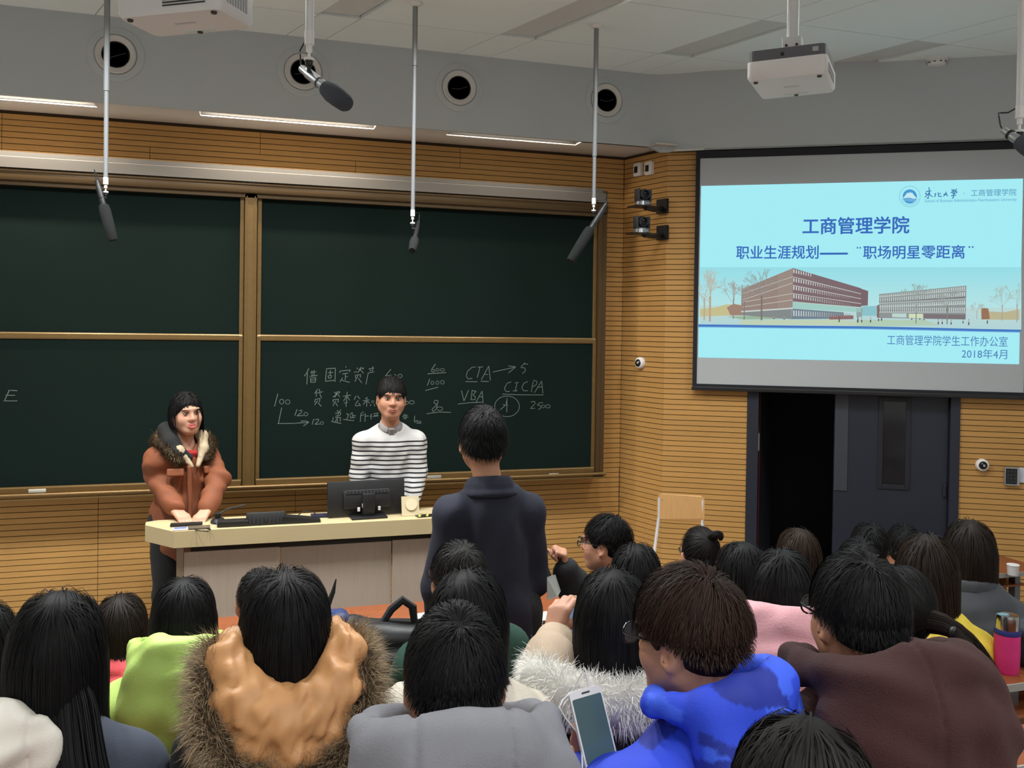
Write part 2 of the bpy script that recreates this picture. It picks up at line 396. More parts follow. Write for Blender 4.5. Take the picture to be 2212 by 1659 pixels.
# ================================================================== chalkboard
M_BOARD = mat('chalkboard_green', rgb(5, 23, 19), rough=0.85, noise=0.10, nscale=1.6, spec=0.2)
M_CHALK = mat('chalk', rgb(104, 116, 112), rough=0.95)
BY = 5.86          # face of the lower writing surfaces
FY = 5.83          # front of posts and frames
board = empty('chalkboard', (1.0, WALL_Y, BZ0), 0, 'large green sliding chalkboard with bronze frame covering the front wall', 'chalkboard')
def bl(m):  # world coordinates to board coordinates
    m.v = [(x-1.0, y-WALL_Y, z-BZ0) for x, y, z in m.v]; return m
def bpart(m, name, mt, smooth=False, parent=None):
    return bl(m).build(name, mt, parent or board, smooth=smooth, recalc=True)
DV0, DV1 = 0.008, 0.081
YB2 = 5.875
bpart(MB().box(((BX0+BX1)/2, (WALL_Y-0.002+YB2+0.02)/2, 1.9), (BX1-BX0-0.01, WALL_Y-0.002-YB2-0.02, 1.98)), 'backing', M_BRONZED)
for (x0, x1) in ((BX0+0.03, DV0-0.004), (DV1+0.004, 2.425)):
    for (za, zb2, y) in ((1.882, 2.80, BY+0.012), (0.958, 1.885, BY)):
        bpart(MB().box(((x0+x1)/2, y+0.006, (za+zb2)/2), (x1-x0-0.03, 0.012, zb2-za)), 'writing_panel', M_BOARD)
        f = MB()
        for xx in (x0+0.013, x1-0.013): f.box((xx, y-0.004, (za+zb2)/2), (0.026, 0.018, zb2-za+0.02), bev=0.003)
        f.box(((x0+x1)/2, y-0.008, za), (x1-x0, 0.026, 0.042), bev=0.008)
        bpart(f, 'panel_frame', M_BRONZE)
for (x0, x1, nm) in ((DV0, DV1, 'centre_post'), (2.426, BX1, 'end_post')):
    m = MB()
    if nm == 'centre_post':
        m.prism([(x0, 0.93), (x1, 0.93), (x1, 2.785), ((x0+x1)/2+0.02, 2.812), ((x0+x1)/2-0.02, 2.812), (x0, 2.785)], FY, YB2+0.02, to=lambda x, z, y: (x, y, z))
        for xx in (x0+0.012, x1-0.012): m.box((xx, FY-0.002, 1.86), (0.006, 0.006, 1.84))
    else:
        m.box(((x0+x1)/2, (FY+WALL_Y)/2-0.003, 1.93), (x1-x0, WALL_Y-FY-0.006, 2.05), bev=0.003); m.box((x0+0.012, FY-0.003, 1.88), (0.02, 0.01, 1.90))
    bpart(m, nm, M_BRONZED if nm == 'end_post' else M_BRONZE)
XM = (BX0+BX1)/2; XW = BX1-BX0
h = MB(); h.box((XM, FY+0.01, 2.825), (XW, 0.06, 0.06), bev=0.006); h.box((XM, FY+0.025, 2.785), (XW, 0.05, 0.03)); h.tube([(BX0, FY-0.012, 2.852), (BX1-0.02, FY-0.012, 2.852)], 0.014, 10)
bpart(h, 'head_rail', M_BRONZED, smooth=True)
c = MB(); c.prism([(WALL_Y-0.003, 2.868), (5.80, 2.868), (5.80, 2.93), (5.815, 2.937), (WALL_Y-0.003, 2.955)], BX0, 2.462, to=lambda y, z, x: (x, y, z))
bpart(c, 'light_cover', M_SILVER)
bpart(MB().box(((BX0+2.445)/2, 5.90, 2.952), (2.445-BX0, 0.16, 0.026)), 'cover_top', mat('cover_grey', rgb(110, 106, 102), rough=0.7))
# chalk tray: two rounded rails
TY = 5.80
tr = MB(); tr.box((XM, (TY+0.02+WALL_Y)/2-0.002, 0.928), (XW, WALL_Y-TY-0.024, 0.014)); tr.tube([(BX0, TY+0.012, 0.934), (BX1+0.01, TY+0.012, 0.934)], 0.011, 10); tr.box((XM, TY+0.02, 0.908), (XW+0.02, 0.03, 0.012), bev=0.003)
bpart(tr, 'chalk_tray', M_BRONZE, smooth=True)
# small roller stops on the middle of the head rail
for px in (527, 541, 549, 557): bpart(MB().box((at_y(px, 386, 5.81).x, 5.815, 2.868), (0.02, 0.02, 0.018), bev=0.004), 'roller_stop', M_BLACK)
# chalk pieces and eraser on the tray and rails
def chalk_piece(px, py, l, label, m, r=0.006):
    p = at_y(px, py, TY+0.035)
    o = MB().lathe([(r*0.8, -l/2), (r, -l/2+0.004), (r, l/2-0.004), (r*0.7, l/2)], 10, align_z((1, 0, 0.02))).build('chalk_stick', m, None, (p.x, TY+0.045, 0.9355+r), smooth=True); tag(o, label, 'chalk', 'chalk on the board tray')
chalk_piece(1197, 1030, 0.075, 'white chalk stick on the tray at the right end of the chalkboard', mat('chalk_white', rgb(226, 222, 214), rough=0.9))
p = at_y(938, 1029, TY+0.04); o = MB().box((0, 0, 0.014), (0.10, 0.03, 0.026), bev=0.006).build('board_eraser', mat('eraser_cloth', rgb(150, 146, 136), rough=0.9, bump=0.4), None, (p.x, TY+0.05, 0.9352), smooth=True); tag(o, 'grey crumpled eraser on the tray beside the striped sweater man', 'eraser')
p = at_y(80, 1062, FY); o = MB().box((0, 0, 0.0), (0.095, 0.02, 0.022), bev=0.004).build('tape_strip', mat('clear_tape', rgb(190, 186, 176), rough=0.25), board, (p.x-1.0, 5.838-WALL_Y, 0.955-BZ0), smooth=True); tag(o, 'shiny strip of clear tape')
# ---- handwriting, traced from the photo as strokes (photo pixels scaled from two enlargements)
ST = []
def st1(*ls):   # enlargement 580..920 x 780..930, factor 6.506
    for l in ls: ST.append([(580+x/6.506, 780+y/6.506) for x, y in l])
def st2(*ls):   # enlargement 900..1220 x 770..930, factor 6.9125
    for l in ls: ST.append([(900+x/6.9125, 770+y/6.9125) for x, y in l])
def loop(cx, cy, rx, ry, a0=0, n=9, sweep=360):
    return [(cx+rx*math.cos(math.radians(a0+sweep*k/n)), cy+ry*math.sin(math.radians(a0+sweep*k/n))) for k in range(n+1)]
st1([(565, 105), (535, 170), (505, 210)], [(545, 160), (540, 325)], [(590, 160), (665, 150)], [(580, 215), (685, 200)], [(610, 135), (612, 205)], [(640, 130), (640, 200)], [(590, 240), (595, 300)], [(590, 240), (665, 232), (660, 295), (600, 298)], [(600, 268), (655, 262)])
st1([(815, 110), (800, 285)], [(815, 108), (940, 100), (935, 290)], [(800, 285), (935, 268)], [(840, 165), (905, 160)], [(870, 130), (868, 200)], [(840, 205), (842, 240)], [(840, 205), (885, 202), (880, 238), (842, 240)])
st1([(1085, 75), (1090, 90)], [(1005, 140), (1000, 165)], [(1005, 140), (1150, 125), (1135, 150)], [(1040, 180), (1115, 170)], [(1080, 175), (1078, 265)], [(1080, 220), (1110, 217)], [(1040, 235), (1005, 292)], [(1025, 265), (1080, 285), (1140, 298)])
st1([(1240, 95), (1255, 110)], [(1205, 160), (1235, 145)], [(1300, 85), (1270, 125)], [(1285, 105), (1340, 95), (1325, 115)], [(1300, 110), (1250, 165)], [(1295, 125), (1335, 170)], [(1220, 200), (1225, 240)], [(1220, 200), (1295, 190), (1290, 230)], [(1255, 210), (1215, 285)], [(1265, 245), (1310, 305)])
st1([(1465, 75), (1468, 95)], [(1410, 110), (1480, 98)], [(1425, 120), (1435, 140)], [(1470, 112), (1455, 138)], [(1395, 170), (1485, 150)], [(1400, 170), (1370, 325)])
st1([(1720, 115), (1640, 210), (1720, 195)], [(1720, 195), (1725, 230)], loop(1775, 210, 20, 22), loop(1850, 208, 30, 25))
st1([(690, 395), (650, 455)], [(675, 430), (670, 495)], [(690, 450), (760, 430)], [(715, 395), (725, 470), (745, 515)], [(655, 540), (650, 580)], [(655, 540), (725, 525), (715, 575)], [(690, 555), (650, 615)], [(695, 585), (740, 635)])
st1([(925, 435), (945, 455)], [(905, 505), (940, 480)], [(975, 425), (945, 470)], [(955, 440), (1005, 430), (990, 455)], [(970, 450), (930, 510)], [(970, 465), (1000, 500)], [(905, 545), (910, 580)], [(905, 545), (985, 535), (975, 580)], [(945, 560), (905, 630)], [(945, 590), (970, 632)])
st1([(1050, 495), (1155, 478)], [(1105, 435), (1090, 640)], [(1100, 490), (1055, 560)], [(1105, 490), (1140, 550)], [(1065, 590), (1110, 580)])
st1([(1230, 490), (1205, 540)], [(1250, 490), (1285, 530)], [(1260, 550), (1220, 610), (1225, 630), (1290, 622)], [(1270, 590), (1295, 630)])
st1([(1390, 505), (1360, 530)], [(1330, 560), (1415, 545)], [(1385, 510), (1380, 640)], [(1375, 560), (1330, 610)], [(1385, 560), (1420, 590)], loop(1465, 570, 18, 15, 200), [(1440, 610), (1430, 630)], [(1480, 605), (1495, 635)])
st1(loop(1890, 590, 22, 38, -80, 8, 200), loop(1945, 585, 25, 22, 20), loop(2015, 580, 35, 25, 20))
st1([(965, 690), (985, 720)], [(1015, 685), (990, 725)], [(940, 735), (1015, 725), (1010, 760), (950, 770), (945, 800), (1015, 790), (1005, 850)], [(980, 725), (965, 860)], [(975, 800), (935, 850)], [(910, 790), (905, 835), (885, 850), (1020, 878)])
st1([(1100, 735), (1115, 760)], [(1130, 745), (1110, 800), (1095, 825)], [(1050, 820), (1200, 838)], [(1180, 720), (1150, 750)], [(1185, 740), (1180, 800)], [(1155, 770), (1150, 800), (1215, 795)], [(1190, 770), (1225, 768)])
st1([(1335, 715), (1300, 735)], [(1300, 735), (1290, 850)], [(1300, 765), (1340, 755)], [(1360, 735), (1355, 850)], [(1365, 775), (1405, 770)], [(1450, 740), (1430, 780)], [(1445, 770), (1440, 820)], [(1480, 740), (1540, 730), (1530, 760), (1480, 765)], [(1470, 780), (1545, 770)])
st1([(1920, 745), (1885, 780)], [(1905, 775), (1900, 810)], [(1915, 770), (1955, 760)], [(1925, 790), (1960, 785)], [(1900, 800), (1930, 815)], [(1935, 755), (1930, 810)])
st1([(2055, 770), (2050, 850)], loop(2085, 855, 25, 20, 150, 8, 300), loop(2125, 860, 20, 18, 150, 8, 300))
st1([(130, 460), (85, 635)], loop(185, 570, 30, 36, 200), loop(270, 575, 32, 32, 200))
st1([(185, 655), (140, 870)], [(130, 877), (350, 875), (560, 862)], [(455, 845), (520, 840), (568, 860), (490, 912)])
st1([(400, 680), (370, 765)], [(430, 695), (470, 690), (465, 720), (400, 770), (490, 765)], loop(525, 745, 28, 25, 60))
st1([(635, 815), (615, 890)], [(655, 825), (705, 815), (700, 845), (650, 890), (715, 885)], loop(750, 870, 25, 20, 60))
st2([(280, 115), (225, 190), (222, 225), (255, 235), (270, 205), (245, 190), (222, 205)], loop(310, 200, 25, 20, 60), loop(385, 200, 32, 20, 60), [(165, 260), (440, 240)])
st2([(195, 335), (160, 435)], loop(235, 395, 22, 26, 60), loop(310, 390, 24, 26, 60), loop(385, 385, 28, 28, 60), [(130, 508), (320, 460)])
st2([(320, 660), (270, 655), (255, 690), (310, 720), (290, 790), (245, 825), (230, 790), (280, 740), (320, 690), (318, 660)], loop(345, 780, 45, 28, 200, 9, 300), [(150, 855), (330, 830), (510, 835)])
st2([(878, 158), (830, 160), (760, 220), (740, 290), (765, 335), (830, 328)], [(915, 160), (990, 157)], [(945, 165), (905, 315)], [(1075, 145), (965, 350)], [(1078, 145), (1100, 355)], [(1005, 268), (1060, 268)], [(730, 375), (905, 378)], [(960, 372), (1075, 375)])
st2([(1140, 232), (1480, 158)], [(1370, 140), (1485, 155), (1370, 245)])
st2([(1660, 115), (1600, 112), (1555, 165), (1615, 170), (1625, 215), (1580, 255)], [(1600, 112), (1615, 95)])
st2([(670, 510), (705, 662)], [(775, 505), (710, 660)], [(830, 500), (812, 645)], [(825, 510), (890, 520), (840, 575), (880, 605), (870, 645), (815, 645)], [(975, 520), (890, 680)], [(978, 520), (995, 690)], [(930, 605), (985, 605)], [(620, 710), (800, 690), (995, 682)])
st2([(1410, 380), (1350, 400), (1310, 480), (1335, 525), (1390, 520)], [(1470, 395), (1520, 388)], [(1500, 390), (1475, 510)], [(1440, 515), (1500, 515)], [(1660, 375), (1600, 400), (1570, 470), (1600, 515), (1660, 512)], [(1740, 375), (1712, 530)], [(1745, 355), (1800, 375), (1790, 420), (1730, 455)], [(1865, 370), (1760, 540)], [(1868, 370), (1885, 552)], [(1800, 460), (1870, 455)], [(1280, 562), (1500, 572), (1890, 575)])
st2(loop(1350, 745, 185, 155, 30, 20), [(1350, 620), (1335, 720), (1250, 795)], [(1290, 720), (1365, 730)], [(1350, 630), (1345, 830)])
st2([(1705, 680), (1760, 670), (1770, 700), (1700, 778), (1765, 775)], [(1840, 690), (1885, 690)], [(1840, 690), (1800, 725), (1850, 735), (1855, 770), (1820, 790)], loop(1890, 745, 25, 22, 60), loop(1960, 745, 35, 26, 60))
st2([(0, 960), (20, 1000), (60, 985)])
# the letter on the left panel
ST.append([(20, 843), (10, 865), (7, 866)]); ST.append([(18, 843), (37, 844)]); ST.append([(12, 854), (32, 854)]); ST.append([(7, 866), (37, 866)])
wr_m = MB(); YS = BY-0.0005
for l in ST:
    P = [at_y(x, y, YS) for x, y in l]
    for a, b in zip(P[:-1], P[1:]):
        d = (b-a); d.y = 0
        if d.length < 1e-5: continue
        n = V((-d.z, 0, d.x)).normalized()*0.0021; e = d.normalized()*0.0012
        q = [a-e-n, b+e-n, b+e+n, a-e+n]
        wr_m.add([(v.x, YS, v.z) for v in q]+[(v.x, YS+0.0012, v.z) for v in q], [(0, 1, 2, 3), (0, 4, 5, 1), (1, 5, 6, 2), (2, 6, 7, 3), (3, 7, 4, 0)])
cw = bl(wr_m).build('chalk_writing', M_CHALK, board); cw['kind'] = 'stuff'
# ================================================================== projection screen with the slide
SO = 0.045
SI0, SI1, SZ0, SZ1 = 0.226, 2.262, 1.602, 3.150      # white fabric
FO0, FO1, FZ0, FZ1 = 0.197, 2.292, 1.575, 3.199      # black border
scr = empty('projection_screen', s_pt((FO0+FO1)/2, FZ0, SO), rz_s, 'large projection screen with black border showing a cyan slide', 'screen')
SC0 = (FO0+FO1)/2
def sp(s, z, o=0.0): return (s-SC0, -o, z-FZ0)       # local: x along the wall, -y into the room
def sbox(m, s0, s1, z0, z1, o0, o1, bev=0):
    m.box(sp((s0+s1)/2, (z0+z1)/2, (o0+o1)/2), (s1-s0, abs(o1-o0), z1-z0), bev=bev); return m
M_FAB = mat('screen_fabric', rgb(176, 180, 184), rough=0.9)
sbox(MB(), SI0-0.01, SI1+0.01, SZ0-0.01, SZ1+0.01, -0.006, 0.0).build('fabric', M_FAB, scr)
fr = MB(); sbox(fr, FO0, SI0, FZ0, FZ1, -0.012, 0.004); sbox(fr, SI1, FO1, FZ0, FZ1, -0.012, 0.004); sbox(fr, SI0, SI1, SZ1, FZ1, -0.012, 0.004); sbox(fr, SI0, SI1, FZ0, SZ0, -0.012, 0.004)
fr.build('border', mat('screen_border', rgb(22, 24, 32), rough=0.8), scr)
sbox(MB(), FO0-0.004, FO1+0.004, FZ0-0.018, FZ0+0.008, -0.015, 0.012, bev=0.004).build('bottom_bar', M_BLACK, scr)
# slide: a thin lit layer on the fabric; pictures and text are thin lit shapes on it
L0, L1, LZ0, LZ1 = 0.234, 2.232, 1.782, 2.961
EM_BG = emat('slide_cyan', rgb(170, 243, 252), 0.93)
sbox(MB(), L0, L1, LZ0, LZ1, 0.0002, 0.0010).build('slide', EM_BG, scr)
EM_PIC = emat('slide_picture_light', (1, 1, 1, 1), 0.9, vcol=True)
class Pic:
    def __init__(s, clip=False): s.v = []; s.f = []; s.c = []; s.clip = clip
    def poly(s, pix, col, o):
        b = len(s.v); cc = rgb(*col)
        for x, y in pix:
            a, z = at_s(x, y, SO); s.v.append(sp(a, z, o)); s.c.append(cc)
        n = len(pix); s.f.append(tuple(range(b, b+n)))
    def line(s, pts, wd, col, o):
        for (x0, y0), (x1, y1) in zip(pts[:-1], pts[1:]):
            if min(x0, x1) < 1508 or max(x0, x1) > 2205 or min(y0, y1) < 390 or (min(y0, y1) < 578 and s.clip): continue
            dx, dy = x1-x0, y1-y0; l = math.hypot(dx, dy) or 1; nx, ny = -dy/l*wd/2, dx/l*wd/2
            s.poly([(x0-nx, y0-ny), (x1-nx, y1-ny), (x1+nx, y1+ny), (x0+nx, y0+ny)], col, o)
    def grad(s, x0, x1, ytl, ytr, ybl, ybr, ct, cb, o, n=8):
        for k in range(n):
            t0, t1 = k/n, (k+1)/n; L = lambda a, b, t: a+(b-a)*t
            c = [int(L(ct[i], cb[i], (k+0.5)/n)) for i in range(3)]
            s.poly([(x0, L(ytl, ybl, t0)), (x1, L(ytr, ybr, t0)), (x1, L(ytr, ybr, t1)), (x0, L(ytl, ybl, t1))], c, o)
    def build(s, name, parent, em=None):
        me = bpy.data.meshes.new(name); me.from_pydata(s.v, [], s.f); me.update()
        a = me.color_attributes.new('Col', 'FLOAT_COLOR', 'POINT'); a.data.foreach_set('color', [k for c in s.c for k in c])
        me.materials.append(em or EM_PIC); return link(name, me, None, parent)
pic = Pic(True); R = random.Random(3)
xl, xr = 1511.5, 2206
pic.grad(xl, xr, 577, 577, 660, 665, (158, 232, 242), (190, 238, 240), 0.0013)
pic.grad(xl, xr, 660, 665, 704, 712, (196, 226, 222), (186, 222, 226), 0.0013, 5)
z1 = lambda x, y: (1500+x/6.144, 560+y/6.144); z2 = lambda x, y: (1850+x/6.11, 560+y/6.11)
def P1(pts, c, o): pic.poly([z1(*p) for p in pts], c, o)
def P2(pts, c, o): pic.poly([z2(*p) for p in pts], c, o)
def Ln1(pts, wd, c, o): pic.line([z1(*p) for p in pts], wd, c, o)
def Ln2(pts, wd, c, o): pic.line([z2(*p) for p in pts], wd, c, o)
# hedge and low trees
P1([(75, 660), (280, 640), (420, 600), (640, 600), (640, 740), (75, 760)], (206, 200, 150), 0.0016)
P1([(430, 640), (520, 590), (640, 620), (640, 745), (480, 745)], (168, 138, 122), 0.0017)
P2([(1640, 660), (1760, 690), (1950, 700), (2150, 660), (2150, 800), (1650, 795)], (196, 188, 152), 0.0016)
P2([(1650, 640), (1740, 650), (1760, 790), (1650, 795)], (160, 120, 96), 0.0017)
P1([(430, 760), (1290, 745), (1290, 790), (640, 800)], (160, 190, 160), 0.0016)
# big building
P1([(625, 400), (1310, 118), (1305, 640), (620, 700)], (158, 140, 132), 0.0020)
P1([(1310, 118), (2212, 385), (2212, 640), (1305, 560)], (132, 112, 116), 0.0020)
P2([(0, 368), (155, 420), (150, 610), (80, 615), (0, 640)], (128, 108, 112), 0.0020)
P1([(1305, 560), (2212, 640), (2212, 705), (1300, 650)], (168, 214, 206), 0.0021)
P1([(1300, 655), (1980, 705), (1980, 790), (1290, 795)], (120, 138, 150), 0.0021)
P1([(620, 705), (1295, 660), (1290, 795), (640, 745)], (140, 146, 146), 0.0021)
P1([(1790, 750), (2110, 745), (2110, 795), (1790, 800)], (150, 110, 108), 0.0022)
P2([(0, 640), (80, 640), (75, 760), (0, 765)], (150, 170, 170), 0.0021)
for ya, yb in ((345, 232), (430, 315), (555, 455), (620, 540)):
    Ln1([(640, ya+110 if ya < 500 else ya+15), (1305, yb)], 1.3, (206, 204, 192), 0.0024)
Ln1([(620, 695), (1305, 650)], 2.6, (214, 220, 214), 0.0024)
for ya, yb in ((232, 460), (345, 525), (455, 590), (565, 640)):
    Ln1([(1305, ya), (2212, yb)], 1.2, (212, 216, 214), 0.0024)
for k in range(26):
    x = 1320+k*33*(1-0.004*k)
    for (y0, sl, hh) in ((135, 0.235, 48), (250, 0.215, 50), (355, 0.195, 50), (465, 0.17, 52), (680, 0.06, 75)):
        if y0 == 135 and k > 7: continue
        yy = y0+(x-1320)*sl; f = max(0.15, 1-k*0.035)
        c = [int(132+(226-132)*f), int(118+(236-118)*f), int(120+(234-120)*f)]
        Ln1([(x, yy), (x, yy+hh*(0.6+0.4*f))], 2.2*(0.5+0.5*f), c, 0.0023)
for k in range(14):
    x = 1295-k*14; Ln1([(x, 130+(1310-x)*0.41), (x, 640+(1310-x)*0.08)], 0.5, (178, 164, 154), 0.0022)
# second building
P2([(300, 460), (1450, 348), (1440, 795), (300, 775)], (150, 156, 156), 0.0020)
P2([(270, 610), (300, 600), (300, 775), (270, 770)], (140, 112, 108), 0.0020)
P2([(80, 620), (280, 615), (275, 750), (80, 745)], (146, 204, 212), 0.0019)
for k in range(40):
    x = 320+k*28.3
    for (ya, yb, hh) in ((470, 360, 38), (515, 430, 55), (600, 545, 50), (645, 640, 50)):
        y = ya+(yb-ya)*k/40; Ln2([(x, y), (x, y+hh)], 1.4+k*0.022, (206, 224, 220), 0.0022)
for (ya, yb) in ((575, 500), (690, 672)): Ln2([(300, ya-15), (1445, yb)], 1.6, (118, 110, 112), 0.0021)
for (ya, yb) in ((495, 410), (585, 525), (625, 590), (700, 700)): Ln2([(300, ya), (1445, yb)], 1.1, (206, 222, 220), 0.0023)
P2([(470, 715), (660, 715), (660, 770), (470, 765)], (196, 222, 216), 0.0022); P2([(690, 720), (880, 720), (880, 780), (690, 775)], (216, 232, 196), 0.0022)
P2([(880, 720), (1440, 730), (1440, 795), (880, 785)], (130, 122, 126), 0.0022)
# ground reflections
P1([(610, 810), (1900, 800), (2212, 830), (2212, 880), (600, 870)], (200, 218, 190), 0.0015); P2([(0, 800), (900, 800), (1100, 870), (0, 890)], (186, 214, 190), 0.0015)
# trees: trunk and branches
def tree(fn, x, yb, yt, wd, col, spread, n=34):
    fn([(x, yb), (x+4, (yb+yt)/2)], wd, col, 0.0026)
    def br(px, py, a, l, w_, d):
        qx, qy = px+math.cos(a)*l, py-math.sin(a)*l; fn([(px, py), (qx, qy)], w_, col2, 0.0025)
        if d > 0:
            for k in range(3): br(qx, qy, a+R.uniform(-0.6, 0.6), l*R.uniform(0.55, 0.8), max(0.35, w_*0.6), d-1)
    col2 = [int(c*0.7+0.3*k) for c, k in zip(col, (190, 225, 225))]
    H = yb-yt
    for k in range(7): br(x+4, (yb+yt)/2+R.uniform(-0.1, 0.15)*H, math.radians(R.uniform(35, 145)), H*0.2*spread, wd*0.28, 3)
tree(Ln1, 205, 830, 150, 4.2, (196, 172, 148), 1.0); tree(Ln1, 130, 810, 230, 3.2, (196, 176, 152), 0.9); tree(Ln1, 515, 790, 260, 2.4, (160, 140, 126), 0.9)
tree(Ln1, 660, 800, 330, 2.4, (146, 130, 124), 0.8); tree(Ln1, 890, 810, 160, 3.6, (134, 122, 116), 1.0)
tree(Ln2, 785, 850, 330, 2.0, (140, 140, 132), 0.9); tree(Ln2, 1195, 860, 360, 2.4, (140, 138, 130), 0.8); tree(Ln2, 1585, 795, 560, 1.3, (176, 176, 170), 0.9); tree(Ln2, 1920, 810, 400, 2.0, (170, 176, 164), 1.0); tree(Ln2, 2115, 830, 340, 2.4, (172, 176, 164), 1.0)
# little people
for fn, x, y, h_ in ([(Ln1, x, y, h_) for x, y, h_ in ((1055, 795, 40), (1190, 800, 40), (1920, 835, 75), (2165, 840, 70))] + [(Ln2, x, y, h_) for x, y, h_ in ((18, 835, 70), (68, 835, 65), (185, 835, 65), (290, 815, 50), (330, 812, 40), (890, 805, 35), (1078, 860, 65), (1130, 858, 60), (1247, 862, 60), (1405, 845, 45), (1480, 870, 75), (1725, 850, 45), (835, 800, 30), (728, 800, 30))]):
    fn([(x, y), (x+2, y-h_*0.6)], 2.8, (110, 96, 100), 0.0029); fn([(x+1, y-h_*0.55), (x+2, y-h_*0.85)], 2.6, (206, 206, 206) if int(x) % 3 else (120, 112, 112), 0.0030); fn([(x+1, y-h_*0.85), (x+2, y-h_)], 1.8, (96, 84, 84), 0.0030)
# blue curve under the picture
pts = [(1508.5, 703), (1560, 703.5), (1700, 705.5), (1856, 707), (2000, 710), (2100, 712.5), (2204, 714.5)]
pic.line(pts, 4.6, (72, 126, 202), 0.0032); pic.line([(x, y+3.2) for x, y in pts], 1.6, (120, 170, 226), 0.0031)
pic.build('slide_picture', scr)
# university emblem
em = Pic(); ecx, ecy, er = 1965.2, 424.5, 22.3
def ring(r0, r1, col, o, n=48, a0=0, a1=360):
    for k in range(n):
        t0, t1 = math.radians(a0+(a1-a0)*k/n), math.radians(a0+(a1-a0)*(k+1)/n)
        em.poly([(ecx+r0*math.cos(t0), ecy-r0*math.sin(t0)), (ecx+r1*math.cos(t0), ecy-r1*math.sin(t0)), (ecx+r1*math.cos(t1), ecy-r1*math.sin(t1)), (ecx+r0*math.cos(t1), ecy-r0*math.sin(t1))], col, o)
ring(21.9, 22.9, (128, 196, 214), 0.0014)
ring(0.1, 15.3, (76, 158, 222), 0.0014, 40)
em.poly([(ecx-15, ecy+3.5), (ecx-9.5, ecy-2.5), (ecx-5.5, ecy-8.5), (ecx-3.6, ecy-7), (ecx-2, ecy-7.3), (ecx, ecy-10.5), (ecx+2.4, ecy-7), (ecx+4.4, ecy-9), (ecx+9, ecy-3), (ecx+15, ecy+4), (ecx+8, ecy+5), (ecx+2, ecy+3.4), (ecx-4, ecy+2.6), (ecx-10, ecy+3.2)], (206, 246, 250), 0.0018)
for k, yy in enumerate((5.2, 7.4, 9.6)):
    em.line([(ecx-14+k*1.2, ecy+yy-0.6), (ecx-7, ecy+yy-1.2), (ecx, ecy+yy+0.5), (ecx+7, ecy+yy+1.1), (ecx+13-k*1.2, ecy+yy)], 0.7, (168, 226, 240), 0.0018)
for k in range(26):   # small ring lettering, too small to read
    a = math.radians(198+k*144/25); r0 = 17.2; r1 = 19.6
    em.line([(ecx+r0*math.cos(a), ecy-r0*math.sin(a)), (ecx+r1*math.cos(a), ecy-r1*math.sin(a))], 0.8, (132, 196, 220), 0.0016)
em.build('emblem', scr)
# text lines
def slide_text(body, x0, x1, yb, size_px, col, name='slide_text', bold=0.0, o=0.0034, sx=None, italic=0.0, strength=0.9):
    """text whose left end and width are given in photo pixels; yb is the baseline at its left end"""
    a0, za = at_s(x0, yb, SO); a1, _ = at_s(x1, yb, SO)
    cu = bpy.data.curves.new(name, 'FONT'); cu.body = body; cu.size = 1.0; cu.resolution_u = 3; cu.shear = italic
    ob = bpy.data.objects.new(name, cu); COL.objects.link(ob)
    dg = bpy.context.evaluated_depsgraph_get(); me = bpy.data.meshes.new_from_object(ob.evaluated_get(dg))
    bpy.data.objects.remove(ob); bpy.data.curves.remove(cu)
    if bold > 0:   # heavier strokes: the same glyphs laid side by side
        bm = bmesh.new()
        for k, (dx, dy) in enumerate(((0, 0), (1, 0), (-1, 0), (0, 0.8), (0, -0.8))):
            n0 = len(bm.verts); bm.from_mesh(me); bm.verts.ensure_lookup_table()
            for v in bm.verts[n0:]: v.co += V((dx*bold, dy*bold, k*0.002))
        bm.to_mesh(me); bm.free()
    co = np.array([v.co[:] for v in me.vertices]); mn = co[:, 0].min(); wd = co[:, 0].max()-mn
    sc = (a1-a0)/wd; zs = (at_s(x0, yb-size_px, SO)[1]-za)/max(1e-6, co[:, 1].max()-min(0, co[:, 1].min()))
    zb = za - min(0, co[:, 1].min())*zs
    for v in me.vertices:
        x, y, z = v.co; v.co = V(sp(a0+(x-mn)*sc, zb+y*zs, o+z*0.05))
    me.materials.append(emat('slide_ink_%d_%d_%d' % col, rgb(*col), strength))
    return link(name, me, None, scr)
BL = (62, 112, 196)
slide_text('工商管理学院', 1733, 1964, 507, 37, BL, bold=0.022)
slide_text('职业生涯规划', 1590, 1768, 560, 29, BL, bold=0.016)
slide_text('——', 1770, 1832, 556, 10, BL, bold=0.05)
slide_text('“', 1850, 1860, 544, 11, BL, bold=0.01)
slide_text('职场明星零距离', 1864, 2084, 560, 29.5, BL, bold=0.016)
slide_text('”', 2091, 2103, 543, 11, BL, bold=0.01)
slide_text('工商管理学院学生工作办公室', 1916, 2176, 745, 22, (82, 132, 196), bold=0.0)
slide_text('2018年4月', 2077, 2175, 774, 21, (82, 132, 196), bold=0.0)
slide_text('工商管理学院', 2097, 2195, 424.5, 15, (98, 162, 202), bold=0.006)
slide_text('School of Business Administration Northeastern University', 1997, 2196, 439.5, 8.5, (108, 172, 214), bold=0.004)
slide_text('·', 2080, 2084, 420, 3.0, (80, 140, 196), bold=0.02)
